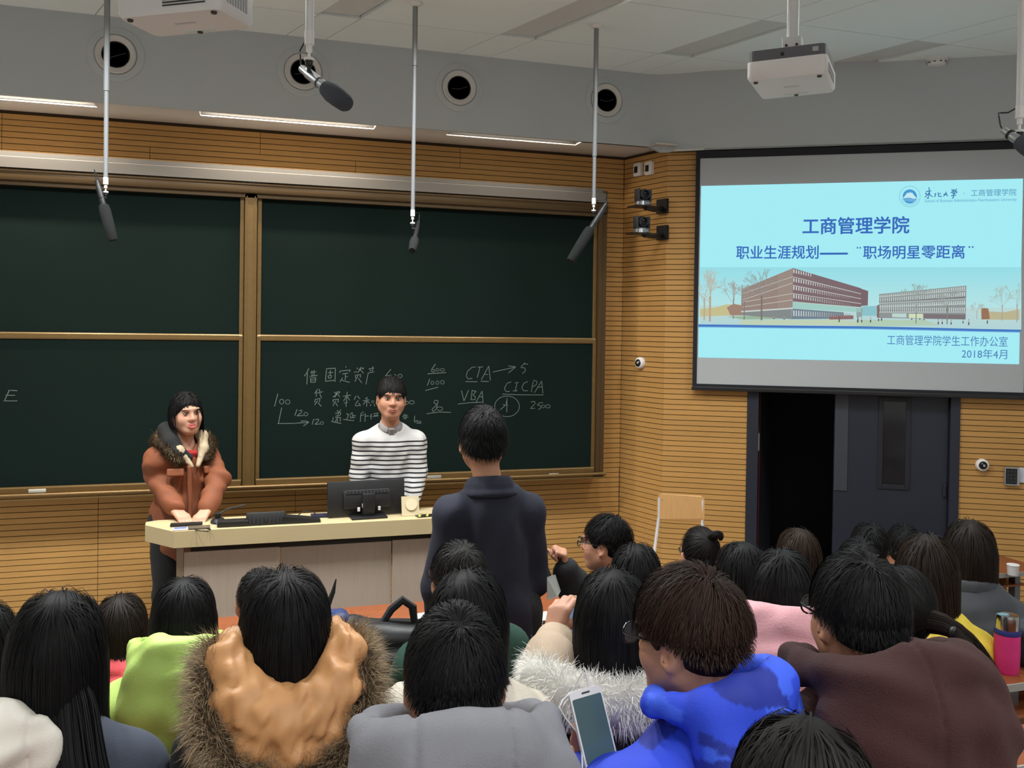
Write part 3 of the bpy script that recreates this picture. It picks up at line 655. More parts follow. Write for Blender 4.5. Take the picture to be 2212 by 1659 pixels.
# brush-style university name
bs = Pic(); k7 = lambda x, y: (1930+x/7.844, 390+y/7.844)
BRUSH = [[(545, 190), (640, 175)], [(600, 115), (605, 180), (585, 310), (565, 290)], [(535, 215), (560, 240), (620, 210), (600, 240)], [(580, 235), (530, 285)], [(600, 235), (660, 275)], [(550, 205), (545, 235)],
 [(690, 230), (715, 225)], [(715, 215), (705, 270), (685, 270)], [(755, 200), (760, 270), (820, 270)], [(800, 215), (770, 235)],
 [(845, 235), (910, 225)], [(890, 190), (880, 230), (845, 270)], [(880, 230), (920, 265)],
 [(985, 150), (1000, 190)], [(1020, 145), (1015, 190)], [(1070, 140), (1040, 190)], [(965, 205), (1080, 190), (1065, 215)], [(990, 225), (1050, 215), (1015, 240), (1015, 295), (990, 300)], [(975, 260), (1060, 250)], [(1000, 165), (1060, 170)]]
for l in BRUSH: bs.line([k7(*p) for p in l], 1.9, (64, 122, 178), 0.0034)
bs.build('brush_lettering', scr)
# ================================================================== door below the screen
door = empty('door_1', s_pt((DS0+DS1)/2, FLOOR_Z, -0.03), rz_s); door['kind'] = 'structure'; door['label'] = 'dark navy steel double door under the projection screen, left leaf open'
DC = (DS0+DS1)/2
def dbox(m, s0, s1, z0, z1, o0, o1, bev=0): m.box((( s0+s1)/2-DC, -((o0+o1)/2)-0.03, (z0+z1)/2-FLOOR_Z), (s1-s0, abs(o1-o0), z1-z0), bev=bev); return m
f = MB(); dbox(f, DS0, DS0+0.075, FLOOR_Z, DZ1, -0.13, 0.012, 0.003); dbox(f, DS1-0.058, DS1, FLOOR_Z, DZ1, -0.13, 0.012, 0.003); dbox(f, DS0+0.075, DS1-0.058, DZ1-0.06, DZ1, -0.13, 0.012)
f.build('door_frame', M_NAVY, door)
lf = MB(); dbox(lf, 1.14, DS1-0.06, FLOOR_Z+0.01, DZ1-0.065, -0.075, -0.03, 0.003); leaf = lf.build('door_leaf', M_NAVY, door)
w0, _ = at_s(1908, 900, -0.03); w1, _ = at_s(1957, 900, -0.03); wz1 = at_s(1930, 868, -0.03)[1]; wz0 = at_s(1930, 1047, -0.03)[1]
fw = MB(); dbox(fw, w0-0.03, w0, wz0-0.03, wz1+0.03, -0.03, -0.022, 0.002); dbox(fw, w1, w1+0.03, wz0-0.03, wz1+0.03, -0.03, -0.022, 0.002); dbox(fw, w0, w1, wz0-0.03, wz0, -0.03, -0.022, 0.002); dbox(fw, w0, w1, wz1, wz1+0.03, -0.03, -0.022, 0.002)
wfr = fw.build('window_frame', M_NAVYD, leaf)
dbox(MB(), w0, w1, wz0, wz1, -0.03, -0.027).build('pane', mat('dark_glass', rgb(30, 34, 38), rough=0.12), leaf)
dbox(MB(), 1.14, 1.225, at_s(1820, 1060, -0.03)[1], DZ1-0.07, -0.03, -0.024, 0.002).build('edge_plate', mat('navy_plate', rgb(58, 62, 70), rough=0.45), leaf)
dbox(MB(), 1.815, 1.835, 0.9, 0.98, -0.03, -0.015, 0.003).build('lock_case', M_NAVYD, leaf)
# open left leaf, swung into the corridor
ol = MB(); a = math.radians(78); Mh = Matrix.Rotation(a, 3, 'Z'); L_ = 0.60
ol.box(Mh @ V((L_/2, 0.02, 1.02)), (L_, 0.045, 2.03), M=Mh, bev=0.003)
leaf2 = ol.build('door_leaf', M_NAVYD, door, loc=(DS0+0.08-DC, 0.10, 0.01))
MB().box(Mh @ V((0.03, -0.006, 1.02)), (0.012, 0.004, 2.0), M=Mh).build('red_seal', mat('red_seal', rgb(120, 26, 28), rough=0.6), leaf2)
for z in (0.35, 1.15, 1.75): MB().tube([(0.0, -0.03, z), (0.0, -0.03, z+0.12)], 0.009, 8).build('hinge', M_ALU, leaf2)
# corridor behind the door
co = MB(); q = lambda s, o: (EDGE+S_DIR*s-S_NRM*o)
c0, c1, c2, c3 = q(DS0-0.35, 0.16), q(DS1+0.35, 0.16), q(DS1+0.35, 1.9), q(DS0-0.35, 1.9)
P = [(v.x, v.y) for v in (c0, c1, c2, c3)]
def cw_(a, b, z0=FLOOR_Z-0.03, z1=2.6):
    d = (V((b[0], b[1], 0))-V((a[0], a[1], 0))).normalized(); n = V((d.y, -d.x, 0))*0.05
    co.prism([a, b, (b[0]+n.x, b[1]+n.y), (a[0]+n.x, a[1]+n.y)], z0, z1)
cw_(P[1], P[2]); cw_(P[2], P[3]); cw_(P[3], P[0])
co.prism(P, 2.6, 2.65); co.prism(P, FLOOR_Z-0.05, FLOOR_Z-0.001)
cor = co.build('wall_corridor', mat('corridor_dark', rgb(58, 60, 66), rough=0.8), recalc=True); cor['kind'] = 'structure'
# ================================================================== hanging microphones
M_FOAM = mat('foam_dark', rgb(62, 66, 74), rough=0.95, bump=0.5, bscale=500)
M_FOAMB = mat('foam_black', rgb(13, 14, 16), rough=0.95, bump=0.5, bscale=500)
M_CABLE = mat('cable_black', rgb(18, 18, 20), rough=0.5)
M_MICB = mat('mic_body_silver', rgb(168, 170, 172), rough=0.4, metal=0.5)
M_ROD = mat('rod_grey', rgb(126, 128, 130), rough=0.5, metal=0.2)
def hang_mic(px, zb, tail, head, r_up, r_lo, wr, wl, z_step, label, foam=M_FOAMB, body=M_BLACK, pole=M_ROD):
    """pole hanging from the ceiling at px (x, y) down to zb; microphone axis runs from tail to head (world points)"""
    x, y = px; t = empty('hanging_microphone', (x, y, CEIL_Z), 0, label, 'microphone', 'microphones hanging from the ceiling')
    L = lambda p: V(p)-V((x, y, CEIL_Z))
    MB().lathe([(r_up*2.6, -0.001), (r_up*2.6, -0.008), (r_up*1.2, -0.022)], 18).build('ceiling_rose', M_WHITE, t, smooth=True)
    p = MB(); p.tube([(0, 0, -0.004), (0, 0, z_step-CEIL_Z)], r_up, 14); p.tube([(0, 0, z_step-CEIL_Z+0.01), (0, 0, zb-CEIL_Z+0.02)], r_lo, 14); p.build('pole', pole, t, smooth=True)
    k = r_lo/0.011
    c = MB(); c.lathe([(r_lo*1.12, zb-CEIL_Z+0.035*k), (r_lo*1.12, zb-CEIL_Z), (r_lo*0.7, zb-CEIL_Z), (r_lo*0.7, zb-CEIL_Z-0.018*k), (r_lo*0.32, zb-CEIL_Z-0.018*k), (r_lo*0.32, zb-CEIL_Z-0.034*k), (r_lo*1.2, zb-CEIL_Z-0.034*k), (r_lo*1.2, zb-CEIL_Z-0.041*k)], 16); c.build('end_socket', M_WHITE, t, smooth=True)
    jz = zb-CEIL_Z-0.041*k
    j = MB(); j.lathe([(r_lo*0.95, jz), (r_lo*0.95, jz-0.012*k), (r_lo*0.5, jz-0.016*k), (r_lo*0.45, jz-0.03*k)], 14)
    T, H = L(tail), L(head); ax = (H-T).normalized(); ln = (H-T).length
    near = T + ax*max(0.02, min(ln*0.5, (V((0, 0, jz-0.03*k))-T).dot(ax)))
    j.tube([(0, 0, jz-0.02*k), near], r_lo*0.4, 8); j.build('swivel', M_BLACK, t, smooth=True)
    M = align_z(ax); br = wr*0.52
    MB().lathe([(br*0.45, 0), (br*0.75, 0.004), (br*0.8, 0.03*k), (br, 0.04*k), (br, ln-wl+0.01)], 16, M, c=T).build('mic_body', body, t, smooth=True)
    MB().lathe([(br*0.9, ln-wl), (wr*0.86, ln-wl+0.008), (wr, ln-wl+0.035*k), (wr*0.97, ln-wl*0.45), (wr*0.85, ln-0.012), (wr*0.72, ln-0.003), (0.0, ln)], 20, M, c=T).build('windscreen', foam, t, smooth=True)
    MB().lathe([(br*1.08, ln-wl-0.035*k), (br*1.08, ln-wl-0.029*k)], 16, M, c=T).build('clip_ring', M_BLACK, t)
    side = V((T.x, T.y, 0)); side = side.normalized() if side.length > 1e-4 else V((-1, 0, 0))
    pts = [V((0, 0, zb-CEIL_Z+0.03*k))+side*r_lo, V((0, 0, zb-CEIL_Z+0.02*k))+side*(T.length*0.25 if False else 0.03*k), T*0.0+V((T.x, T.y, T.z+0.05*k))+side*0.012*k, T+side*0.006*k+V((0, 0, 0.012*k)), T]
    sm = []
    for i in range(len(pts)-1):
        for q in range(4): sm.append(pts[i].lerp(pts[i+1], q/4))
    sm.append(pts[-1])
    MB().tube(sm, 0.0022*k, 6).build('cable', M_CABLE, t, smooth=True)
    return t
hang_mic((-0.660, 4.80), 2.655, (-0.700, 4.79, 2.675), (-0.618, 4.76, 2.372), 0.014, 0.011, 0.027, 0.19, 3.12, 'hanging microphone on thin rod in front of left chalkboard half')
hang_mic((0.889, 4.80), 2.575, (0.934, 4.86, 2.555), (0.862, 4.66, 2.372), 0.014, 0.011, 0.024, 0.12, 3.40, 'hanging microphone on thin rod above the striped sweater man')
hang_mic((1.960, 4.80), 2.70, (2.045, 4.82, 2.71), (1.802, 4.76, 2.356), 0.014, 0.011, 0.030, 0.25, 2.98, 'hanging microphone on thin rod at the right end of the chalkboard')
d = 2.6
hang_mic((at_d(668.5, 60, d).x, at_d(668.5, 60, d).y), at_d(669, 97, d).z, tuple(at_d(651, 147, d+0.06)), tuple(at_d(750, 226, d-0.10)), 0.0125, 0.0125, 0.030, 0.125, 3.3, 'large hanging microphone with grey foam on white pole, nearest the photographer', foam=M_FOAM, body=M_MICB, pole=M_WHITEM)
d = 2.9
hang_mic((at_d(2206, 120, d).x, at_d(2206, 120, d).y), at_d(2205, 255, d).z, tuple(at_d(2166, 280, d+0.03)), tuple(at_d(2262, 345, d-0.10)), 0.0125, 0.0125, 0.030, 0.125, 3.3, 'hanging microphone on white pole cut by the right edge of the photo', foam=M_FOAM, body=M_MICB, pole=M_WHITEM)
# ================================================================== projectors
def projector(loc, yaw, w_, dp, h, label, two_tone=True):
    t = empty('projector', loc, yaw, label, 'projector', 'ceiling projectors')   # local: +y is the throw direction, origin at the underside centre
    prof = rounded_rect(w_, dp, 0.022, 4)
    b = MB(); hw = h*0.62 if two_tone else h
    n = len(prof); rings = [(0.94, 0.0), (1.0, 0.014), (1.0, hw)]
    vs_ = []; fs_ = []
    for s_, z in rings: vs_ += [(x*s_, y*s_, z) for x, y in prof]
    for k in range(len(rings)-1): fs_ += [(k*n+i, k*n+(i+1) % n, (k+1)*n+(i+1) % n, (k+1)*n+i) for i in range(n)]
    fs_ += [tuple(range(n-1, -1, -1)), tuple(range((len(rings)-1)*n, len(rings)*n))]
    b.add(vs_, fs_); b.build('body', M_WHITE, t, smooth=True)
    if two_tone:
        up = MB(); up.prism([(x*0.96, y*0.96) for x, y in prof], hw, h); up.build('upper_shell', mat('projector_grey', rgb(92, 92, 98), rough=0.5), t)
        MB().box((w_*0.36, -dp*0.481, hw+(h-hw)*0.55), (0.022, 0.004, 0.018)).build('rear_port', M_ALU, t); MB().box((-w_*0.05, -dp*0.481, hw+(h-hw)*0.45), (0.012, 0.004, 0.012)).build('rear_port', M_BLACK, t)
    # louvre on the rear, lens on the front, feet and label plate below
    for k in range(7): MB().box((w_*0.16, -dp/2-0.001, 0.022+k*0.0085), (w_*0.40, 0.003, 0.0035)).build('louvre', M_DARK, t) if not two_tone else None
    if not two_tone:
        for k in range(5): MB().lathe([(0.0045, 0), (0.004, 0.002)], 12, Matrix.Rotation(math.radians(90), 3, 'X'), c=(-w_*0.36+k*0.018, -dp/2-0.0005, 0.055)).build('button', mat('button_grey', rgb(186, 184, 186), rough=0.5), t)
    for k in range(8): MB().box((w_/2+0.001, -dp*0.3+k*dp*0.075, hw*0.5), (0.003, dp*0.035, hw*0.5)).build('side_louvre', mat('louvre_grey', rgb(150, 150, 154), rough=0.5), t)
    MB().lathe([(0.036, 0), (0.036, 0.02), (0.028, 0.022), (0.0, 0.012)], 20, Matrix.Rotation(math.radians(-90), 3, 'X'), c=(w_*0.22, dp/2-0.005, h*0.45)).build('lens', M_BLACK, t, smooth=True)
    MB().box((0, dp*0.36, 0.0), (w_*0.30, dp*0.07, 0.004)).build('filter_door', mat('projector_pale', rgb(206, 220, 214), rough=0.4), t)
    MB().box((0, -dp*0.02, 0.0005), (w_*0.2, 0.012, 0.002)).build('nameplate', mat('nameplate_grey', rgb(190, 190, 192), rough=0.5), t)
    for sx, sy in ((-1, -1), (1, -1), (0, 1)): MB().lathe([(0.008, -0.006), (0.009, 0.002)], 10, c=(sx*w_*0.4, sy*dp*0.38, 0.0)).build('foot', M_DARK, t)
    pl = MB(); pl.box((0, 0, h+0.006), (0.15, 0.12, 0.012), bev=0.003); pl.box((0, 0, h+0.045), (0.075, 0.06, 0.07), bev=0.004); pl.build('mount_plate', M_WHITEM, t)
    for sx in (-1, 1): MB().lathe([(0.006, 0), (0.005, 0.003)], 8, Matrix.Rotation(math.radians(90), 3, 'X'), c=(sx*0.02, -0.0305, h+0.045)).build('bolt', M_DARK, t)
    MB().tube([(0, 0, h+0.075), (0, 0, CEIL_Z-loc[2]-0.001)], 0.024, 16).build('pole', M_WHITEM, t, smooth=True)
    MB().lathe([(0.06, CEIL_Z-loc[2]-0.001), (0.06, CEIL_Z-loc[2]-0.012), (0.03, CEIL_Z-loc[2]-0.03)], 20).build('ceiling_rose', M_WHITE, t, smooth=True)
    return t
az = math.radians(43); W_, D_, H_ = 0.300, 0.32, 0.115
rb = at_d(1697, 163, 3.40); back = V((math.sin(az), math.cos(az), 0))
projector((rb.x+back.x*D_/2, rb.y+back.y*D_/2, rb.z-0.004), -az, W_, D_, H_, 'white and grey ceiling projector aimed at the projection screen')
# the near projector: its underside corners read off the photo at one height
zl = 2.86
c4 = [at_z(x, y, zl) for x, y in ((241, 40), (468, 18), (558, 61), (344, 81))]
ctr = (c4[0]+c4[1]+c4[2]+c4[3])/4; e = (c4[1]-c4[0]).normalized(); yaw = math.atan2(e.y, e.x)
projector((ctr.x, ctr.y, zl), yaw, ((c4[1]-c4[0]).length+(c4[2]-c4[3]).length)/2, ((c4[3]-c4[0]).length+(c4[2]-c4[1]).length)/2, 0.115, 'white ceiling projector seen from below at the top left', two_tone=False)
# ================================================================== wall devices
def r_pt(px, py, off=0.0):
    """point on the return wall"""
    d = ray(px, py); P = CORNER+R_NRM*off; t = (P-EYE).dot(R_NRM)/d.dot(R_NRM); return EYE+d*t
R_YAW = math.atan2(R_DIR.y, R_DIR.x)
for i, (px, py) in enumerate(((1381, 367), (1405, 364))):
    p = r_pt(px, py, 0.0); t = empty('wall_socket_box', p, R_YAW, ['white wall box with dark slot, left of the pair above the cameras', 'white wall box with dark slot, right of the pair above the cameras'][i], 'wall box', 'white boxes on the slat wall')
    bx = MB(); bx.prism(rounded_rect(0.075, 0.095, 0.012, 4), 0.0, 0.024, to=lambda x, z, y: (x, -y, z)); bx.build('housing', M_WHITE, t, recalc=True)
    MB().box((-0.010, -0.0245, 0), (0.034, 0.003, 0.046)).build('slot', M_BLACK, t)
def ptz(px, py, wx, wy, label):
    wp = r_pt(wx, wy, 0.0); q = at_d(px, py, (wp-EYE).dot(c_f)-0.20)
    t = empty('ptz_camera', q, 0.0, label, 'camera', 'pan tilt cameras on brackets')
    yaw = Matrix.Rotation(math.radians(8), 3, 'Z')
    br = MB(); w_ = wp-q
    br.box((0, 0, -0.052), (0.17, 0.13, 0.006), M=yaw); br.tube([(0.02, 0.0, -0.055), (w_.x*0.55, w_.y*0.55, -0.053), (w_.x, w_.y, -0.035)], 0.02, 8); br.build('bracket', M_BLACK, t)
    MB().box((0, 0, 0), (0.022, 0.10, 0.10), M=Matrix.Rotation(R_YAW+math.pi/2, 3, 'Z')).build('wall_plate', M_BLACK, t, loc=(w_.x+R_NRM.x*0.012, w_.y+R_NRM.y*0.012, -0.02))
    MB().lathe([(0.055, -0.049), (0.058, -0.045), (0.052, -0.018), (0.04, -0.014)], 20).build('base', mat('camera_silver', rgb(120, 122, 126), rough=0.3, metal=0.5), t, smooth=True)
    yk = MB()
    for s_ in (-1, 1): yk.box(yaw @ V((s_*0.046, 0, 0.025)), (0.014, 0.055, 0.085), M=yaw, bev=0.004)
    yk.box(yaw @ V((0, 0, -0.012)), (0.10, 0.055, 0.012), M=yaw, bev=0.004); yk.build('yoke', M_DARK, t, smooth=True)
    dr = yaw @ V((-0.10, -1, -0.05)); A_ = align_z(dr)
    MB().lathe([(0.022, -0.045), (0.036, -0.035), (0.038, 0.02), (0.034, 0.035), (0.026, 0.038), (0.024, 0.03)], 22, A_, c=(0, 0, 0.03)).build('camera_head', mat('camera_dark', rgb(40, 42, 48), rough=0.3), t, smooth=True)
    MB().lathe([(0.0, 0.036), (0.015, 0.034), (0.024, 0.030)], 18, A_, c=(0, 0, 0.03)).build('lens', mat('lens_glass', rgb(10, 10, 14), rough=0.05), t, smooth=True)
    MB().box(yaw @ V((0.0, -0.056, -0.033)), (0.03, 0.003, 0.012), M=yaw).build('badge', M_ALU, t)
ptz(1389, 430, 1434, 432, 'black pan tilt camera on bracket, upper of the two beside the screen')
ptz(1386, 489, 1434, 492, 'black pan tilt camera on bracket, lower of the two beside the screen')
def dome(p, nrm, look, r, label):
    t = empty('dome_camera', p, 0, label, 'camera', 'round white dome cameras'); A_ = align_z(nrm)
    MB().lathe([(r, 0.0), (r, r*0.35), (r*0.94, r*0.62), (r*0.78, r*0.75)], 26, A_).build('housing', M_WHITE, t, smooth=True)
    lk = V(look).normalized(); c_ = V(nrm)*(r*0.45)
    MB().lathe([(r*0.68, 0.0), (r*0.66, r*0.3), (r*0.5, r*0.55), (r*0.25, r*0.68), (0.0, r*0.72)], 24, align_z(lk), c=c_).build('dark_dome', mat('dome_glass', rgb(16, 17, 20), rough=0.08), t, smooth=True)
    MB().lathe([(r*0.2, r*0.705), (r*0.14, r*0.73), (0, r*0.735)], 12, align_z(lk), c=c_).build('lens', M_ALU, t)
p = r_pt(1385, 784, 0.0); dome(p, R_NRM, (-0.75, -0.65, 0.05), 0.042, 'white dome camera on the slat wall left of the screen')
s_, z_ = at_s(2121, 1004); dome(s_pt(s_, z_), S_NRM, (-0.45, -0.9, 0.0), 0.040, 'white dome camera on the slat wall right of the door')
s_, z_ = at_s(2184, 1028); t = empty('card_reader', s_pt(s_, z_), rz_s, 'black keypad card reader on the slat wall right of the door', 'card reader')
MB().prism(rounded_rect(0.085, 0.115, 0.006, 3), 0.0, 0.022, to=lambda x, z, y: (x, -y, z)).build('housing', M_ALU, t, recalc=True)
MB().box((-0.004, -0.0225, 0), (0.066, 0.003, 0.100)).build('keypad_face', M_BLACK, t)
for r_ in range(4):
    for c_ in range(3): MB().box((-0.024+c_*0.02, -0.0245, 0.032-r_*0.022), (0.012, 0.002, 0.012)).build('key', M_DARK, t)
s_, z_ = at_s(2205, 1026); o = MB().box((0, -0.0015, 0), (0.09, 0.003, 0.095)).build('notice_card', mat('card_paper', rgb(200, 202, 216), rough=0.7), None, s_pt(s_+0.022, z_, 0.001), (0, 0, rz_s)); tag(o, 'small white notice card beside the black card reader', 'notice')
p = at_z(1998, 158, CEIL_Z); t = empty('smoke_detector', (p.x-0.16, p.y-0.28, CEIL_Z), 0, 'white round smoke detector on the ceiling near the screen bulkhead', 'smoke detector')
MB().lathe([(0.065, 0.0), (0.065, -0.012), (0.055, -0.016), (0.055, -0.022)], 26).build('base', M_WHITE, t, smooth=True)
MB().lathe([(0.058, -0.022), (0.058, -0.034), (0.05, -0.045), (0.0, -0.048)], 26).build('cap', M_WHITE, t, smooth=True)
for k in range(10):
    a = 2*math.pi*k/10; MB().box((0.058*math.cos(a), 0.058*math.sin(a), -0.028), (0.004, 0.014, 0.006), M=Matrix.Rotation(a, 3, 'Z')).build('inlet_slit', M_DARK, t)
# ================================================================== spare chair by the wall
M_PLY = mat('plywood_orange', rgb(196, 152, 100), rough=0.45, noise=0.05, nscale=8, stretch=(6, 6, 1))
q = at_s(1470, 1098, 0.42); cb = s_pt(q[0], 0, 0.42); bz = q[1]
ch = empty('plywood_chair', (cb.x, cb.y, FLOOR_Z), rz_s, 'light plywood chair with white steel tube frame standing by the door', 'chair')
bzl = bz-FLOOR_Z; sz = at_s(1400, 1195, 0.42)[1]-FLOOR_Z; sz = 0.455
bwid = at_s(1522, 1098, 0.42)[0]-at_s(1419, 1098, 0.42)[0]
bh = at_s(1470, 1069, 0.42)[1]-at_s(1470, 1126, 0.42)[1]
bp = MB(); pr = rounded_rect(bwid, bh, 0.028, 5)
nn = len(pr); curve = lambda x: -0.03*(1-(2*x/bwid)**2)
bp.add([(x, curve(x)*-1, bzl+z) for x, z in pr]+[(x, curve(x)*-1+0.011, bzl+z) for x, z in pr], [tuple(range(nn)), tuple(range(2*nn-1, nn-1, -1))]+[(i, nn+i, nn+(i+1) % nn, (i+1) % nn) for i in range(nn)])
bp.build('backrest', M_PLY, ch, recalc=True)
seat = MB(); sp_ = rounded_rect(0.40, 0.40, 0.05, 5); seat.prism([(x, y-0.20) for x, y in sp_], sz-0.012, sz); seat.build('seat', M_PLY, ch, recalc=True)
for s_ in (-1, 1):
    for (pts, nm) in (([(s_*bwid*0.46, 0.012, bzl+bh*0.35), (s_*bwid*0.46, 0.012, bzl-bh*0.5), (s_*0.17, 0.0, sz+0.02), (s_*0.17, -0.02, sz-0.02), (s_*0.18, -0.08, 0.0)], 'leg'), ([(s_*0.17, -0.02, sz-0.022), (s_*0.17, -0.36, sz-0.022), (s_*0.18, -0.38, sz-0.06), (s_*0.18, -0.40, 0.0)], 'leg')):
        MB().tube(pts, 0.011, 8).build(nm, M_WHITEM, ch, smooth=True)
    for zz in (-0.28, 0.28): MB().lathe([(0.005, 0), (0.004, 0.003)], 8, Matrix.Rotation(math.radians(90), 3, 'X'), c=(s_*bwid*0.39, 0.0105-0.002, bzl+zz*bh)).build('rivet', M_ALU, ch)
MB().tube([(-0.18, -0.05, 0.2), (0.18, -0.05, 0.2)], 0.009, 8).build('crossbar', M_WHITEM, ch)
# ================================================================== teacher's desk
M_DTOP = mat('desk_cream', rgb(184, 168, 130), rough=0.5, noise=0.02, nscale=5)
M_DPAN = mat('desk_panel_grey', rgb(162, 146, 132), rough=0.6, noise=0.05, nscale=6, stretch=(40, 40, 1))
M_DSIDE = mat('desk_side_grey', rgb(128, 110, 88), rough=0.5)
LX0, LX1, LYF, LYB, LZ = -0.327, 1.64, 4.80, 5.10, 0.90
desk = empty('teacher_desk', ((LX0+LX1)/2, (LYF+LYB)/2, FLOOR_Z), 0, 'cream topped teacher desk with grey panels in front of the chalkboard', 'desk')
DXc, DYc = (LX0+LX1)/2, (LYF+LYB)/2
dl = lambda m: (setattr(m, 'v', [(x-DXc, y-DYc, z-FLOOR_Z) for x, y, z in m.v]), m)[1]
tp = MB(); tp.prism([(LX0, LYF), (LX1, LYF), (LX1, LYB), (LX0-0.10, LYB), (LX0-0.158, LYB-0.03), (LX0-0.155, LYB-0.11)], LZ-0.085, LZ); dl(tp).build('desk_top', M_DTOP, desk, recalc=True)
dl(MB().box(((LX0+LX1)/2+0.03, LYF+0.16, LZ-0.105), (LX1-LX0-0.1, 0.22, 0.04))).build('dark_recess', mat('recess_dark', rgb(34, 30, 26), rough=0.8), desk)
xs = [LX0+0.045, 0.2, 0.805, LX1-0.03]
for i, (a, b) in enumerate(zip(xs[:-1], xs[1:])):
    dl(MB().box(((a+b)/2, LYF+0.05+(0.012 if i % 2 else 0), (LZ-0.12+FLOOR_Z+0.04)/2), (b-a-0.004, 0.02, LZ-0.12-FLOOR_Z-0.04), bev=0.002)).build('front_panel', M_DPAN, desk)
sdp = MB(); sdp.box((LX0+0.02, LYF+0.17, (LZ-0.09+FLOOR_Z)/2), (0.018, 0.22, LZ-0.09-FLOOR_Z)); sd = dl(sdp).build('side_panel', M_DSIDE, desk)
sdp2 = MB(); sdp2.prism([(LX0+0.01, LYF+0.06), (LX0+0.045, LYF+0.04), (LX0+0.045, LYF+0.06)], FLOOR_Z, LZ-0.09); dl(sdp2).build('corner_post', M_DSIDE, desk, recalc=True)
for r_ in range(6):
    for c_ in range(2):
        dl(MB().box((LX0+0.0095, LYF+0.10+c_*0.05+(r_ % 2)*0.02, LZ-0.16-r_*0.07), (0.003, 0.012, 0.02))).build('vent_hole', M_BLACK, sd)
dl(MB().box((LX1-0.02, LYF+0.17, (LZ-0.09+FLOOR_Z)/2), (0.018, 0.22, LZ-0.09-FLOOR_Z))).build('side_panel', M_DSIDE, desk)
dl(MB().box((DXc, LYF+0.045, FLOOR_Z+0.02), (LX1-LX0-0.08, 0.03, 0.04))).build('plinth', M_BLACK, desk)
# big monitor, seen from behind
def on_desk(px, py): return at_z(px, py, LZ)
mA = at_y(712, 1040, 4.96); mB = at_y(880, 1038, 4.96); mw = (mB.x-mA.x); mc = V(((mA.x+mB.x)/2-0.012, 4.95, LZ))
mon = empty('computer_monitor', mc, 0.06, 'black desktop monitor seen from behind on the teacher desk', 'monitor')
mh = mA.z-LZ-0.005; tilt = Matrix.Rotation(math.radians(-8), 3, 'X')
MB().box(tilt @ V((0, 0, mh/2+0.004)), (mw, 0.022, mh), M=tilt, bev=0.006).build('panel', M_BLACK, mon, smooth=True)
MB().box(tilt @ V((0.0, 0.013, mh/2+0.008)), (mw-0.03, 0.003, mh-0.04), M=tilt).build('screen_face', mat('screen_black', rgb(12, 12, 14), rough=0.15), mon)
MB().box(tilt @ V((0, -0.020, mh*0.48)), (mw*0.62, 0.026, mh*0.52), M=tilt, bev=0.008).build('back_shell', M_BLACK, mon, smooth=True)
MB().box(tilt @ V((0.0, -0.034, mh*0.70)), (mw*0.56, 0.006, 0.022), M=tilt, bev=0.002).build('vent_strip', M_DARK, mon)
for k in range(12): MB().box(tilt @ V((-mw*0.25+k*mw*0.045, -0.038, mh*0.70)), (0.004, 0.003, 0.016), M=tilt).build('vent_slot', M_BLACK, mon)
MB().box((0, -0.03, 0.006), (0.20, 0.13, 0.012), bev=0.004).build('stand_base', M_BLACK, mon, smooth=True)
MB().box((0, -0.045, 0.07), (0.07, 0.03, 0.13), bev=0.006).build('stand_neck', M_BLACK, mon, smooth=True)
for k, (x, c_) in enumerate(((-0.055, 206), (-0.03, 150), (0.06, 190))): MB().box((x, -0.052, 0.05+0.02*(k % 2)), (0.014, 0.012, 0.022), bev=0.002).build('cable_plug', mat('plug_grey_%d' % k, rgb(c_, c_, c_), rough=0.5), mon)
# document camera / black panel on the desk, seen from behind
pA = on_desk(576, 1150); pan = empty('control_panel', (pA.x, 4.845, LZ), 0.02, 'black ribbed touch panel standing on the front edge of the desk', 'control panel')
pw = at_y(618, 1130, 4.845).x-at_y(533, 1130, 4.845).x; ph = at_y(576, 1106, 4.845).z-LZ
tl = Matrix.Rotation(math.radians(-14), 3, 'X')
MB().box(tl @ V((0, 0.0, ph/2)), (pw, 0.016, ph), M=tl, bev=0.006).build('shell', M_BLACK, pan, smooth=True)
for k in range(9):
    MB().box(tl @ V((-pw*0.4+k*pw*0.1, -0.009, ph*0.5)), (0.003, 0.003, ph*0.72), M=tl).build('rib', M_DARK, pan)
MB().lathe([(0.008, 0), (0.007, 0.004)], 12, tl @ Matrix.Rotation(math.radians(90), 3, 'X'), c=tl @ V((0, -0.009, ph*0.35))).build('knob', M_BLACK, pan)
MB().box((0, 0.05, 0.008), (pw*0.8, 0.09, 0.016), bev=0.004).build('foot', M_BLACK, pan)
# black equipment bars left and right of it, mouse lump, tablets, papers
def item(name, mb, loc, m, label, cat, rz=0.0, group=None, smooth=False):
    o = mb.build(name, m, None, loc, (0, 0, rz), smooth=smooth); tag(o, label, cat, group); return o
p = on_desk(505, 1146); item('keyboard_unit', MB().box((0, 0, 0.016), (0.16, 0.07, 0.03), bev=0.006), (p.x-0.005, 4.87, LZ+0.001), M_BLACK, 'low black keyboard unit left of the ribbed panel', 'keyboard', smooth=True)
p = on_desk(655, 1142); item('mixer_unit', MB().prism([(-0.10, 0.0), (0.10, 0.0), (0.10, 0.012), (-0.02, 0.03), (-0.10, 0.04)], -0.04, 0.04, to=lambda x, z, y: (x, y, z)), (p.x, 4.88, LZ+0.001), M_BLACK, 'sloping black control unit between ribbed panel and monitor', 'control unit')
p = on_desk(470, 1138); t = empty('gooseneck_microphone', (p.x, 4.955, LZ), 0, 'small black desk microphone beside the woman in the brown coat', 'microphone')
MB().lathe([(0.038, 0), (0.04, 0.01), (0.03, 0.025), (0.012, 0.03)], 18).build('base', M_BLACK, t, smooth=True)
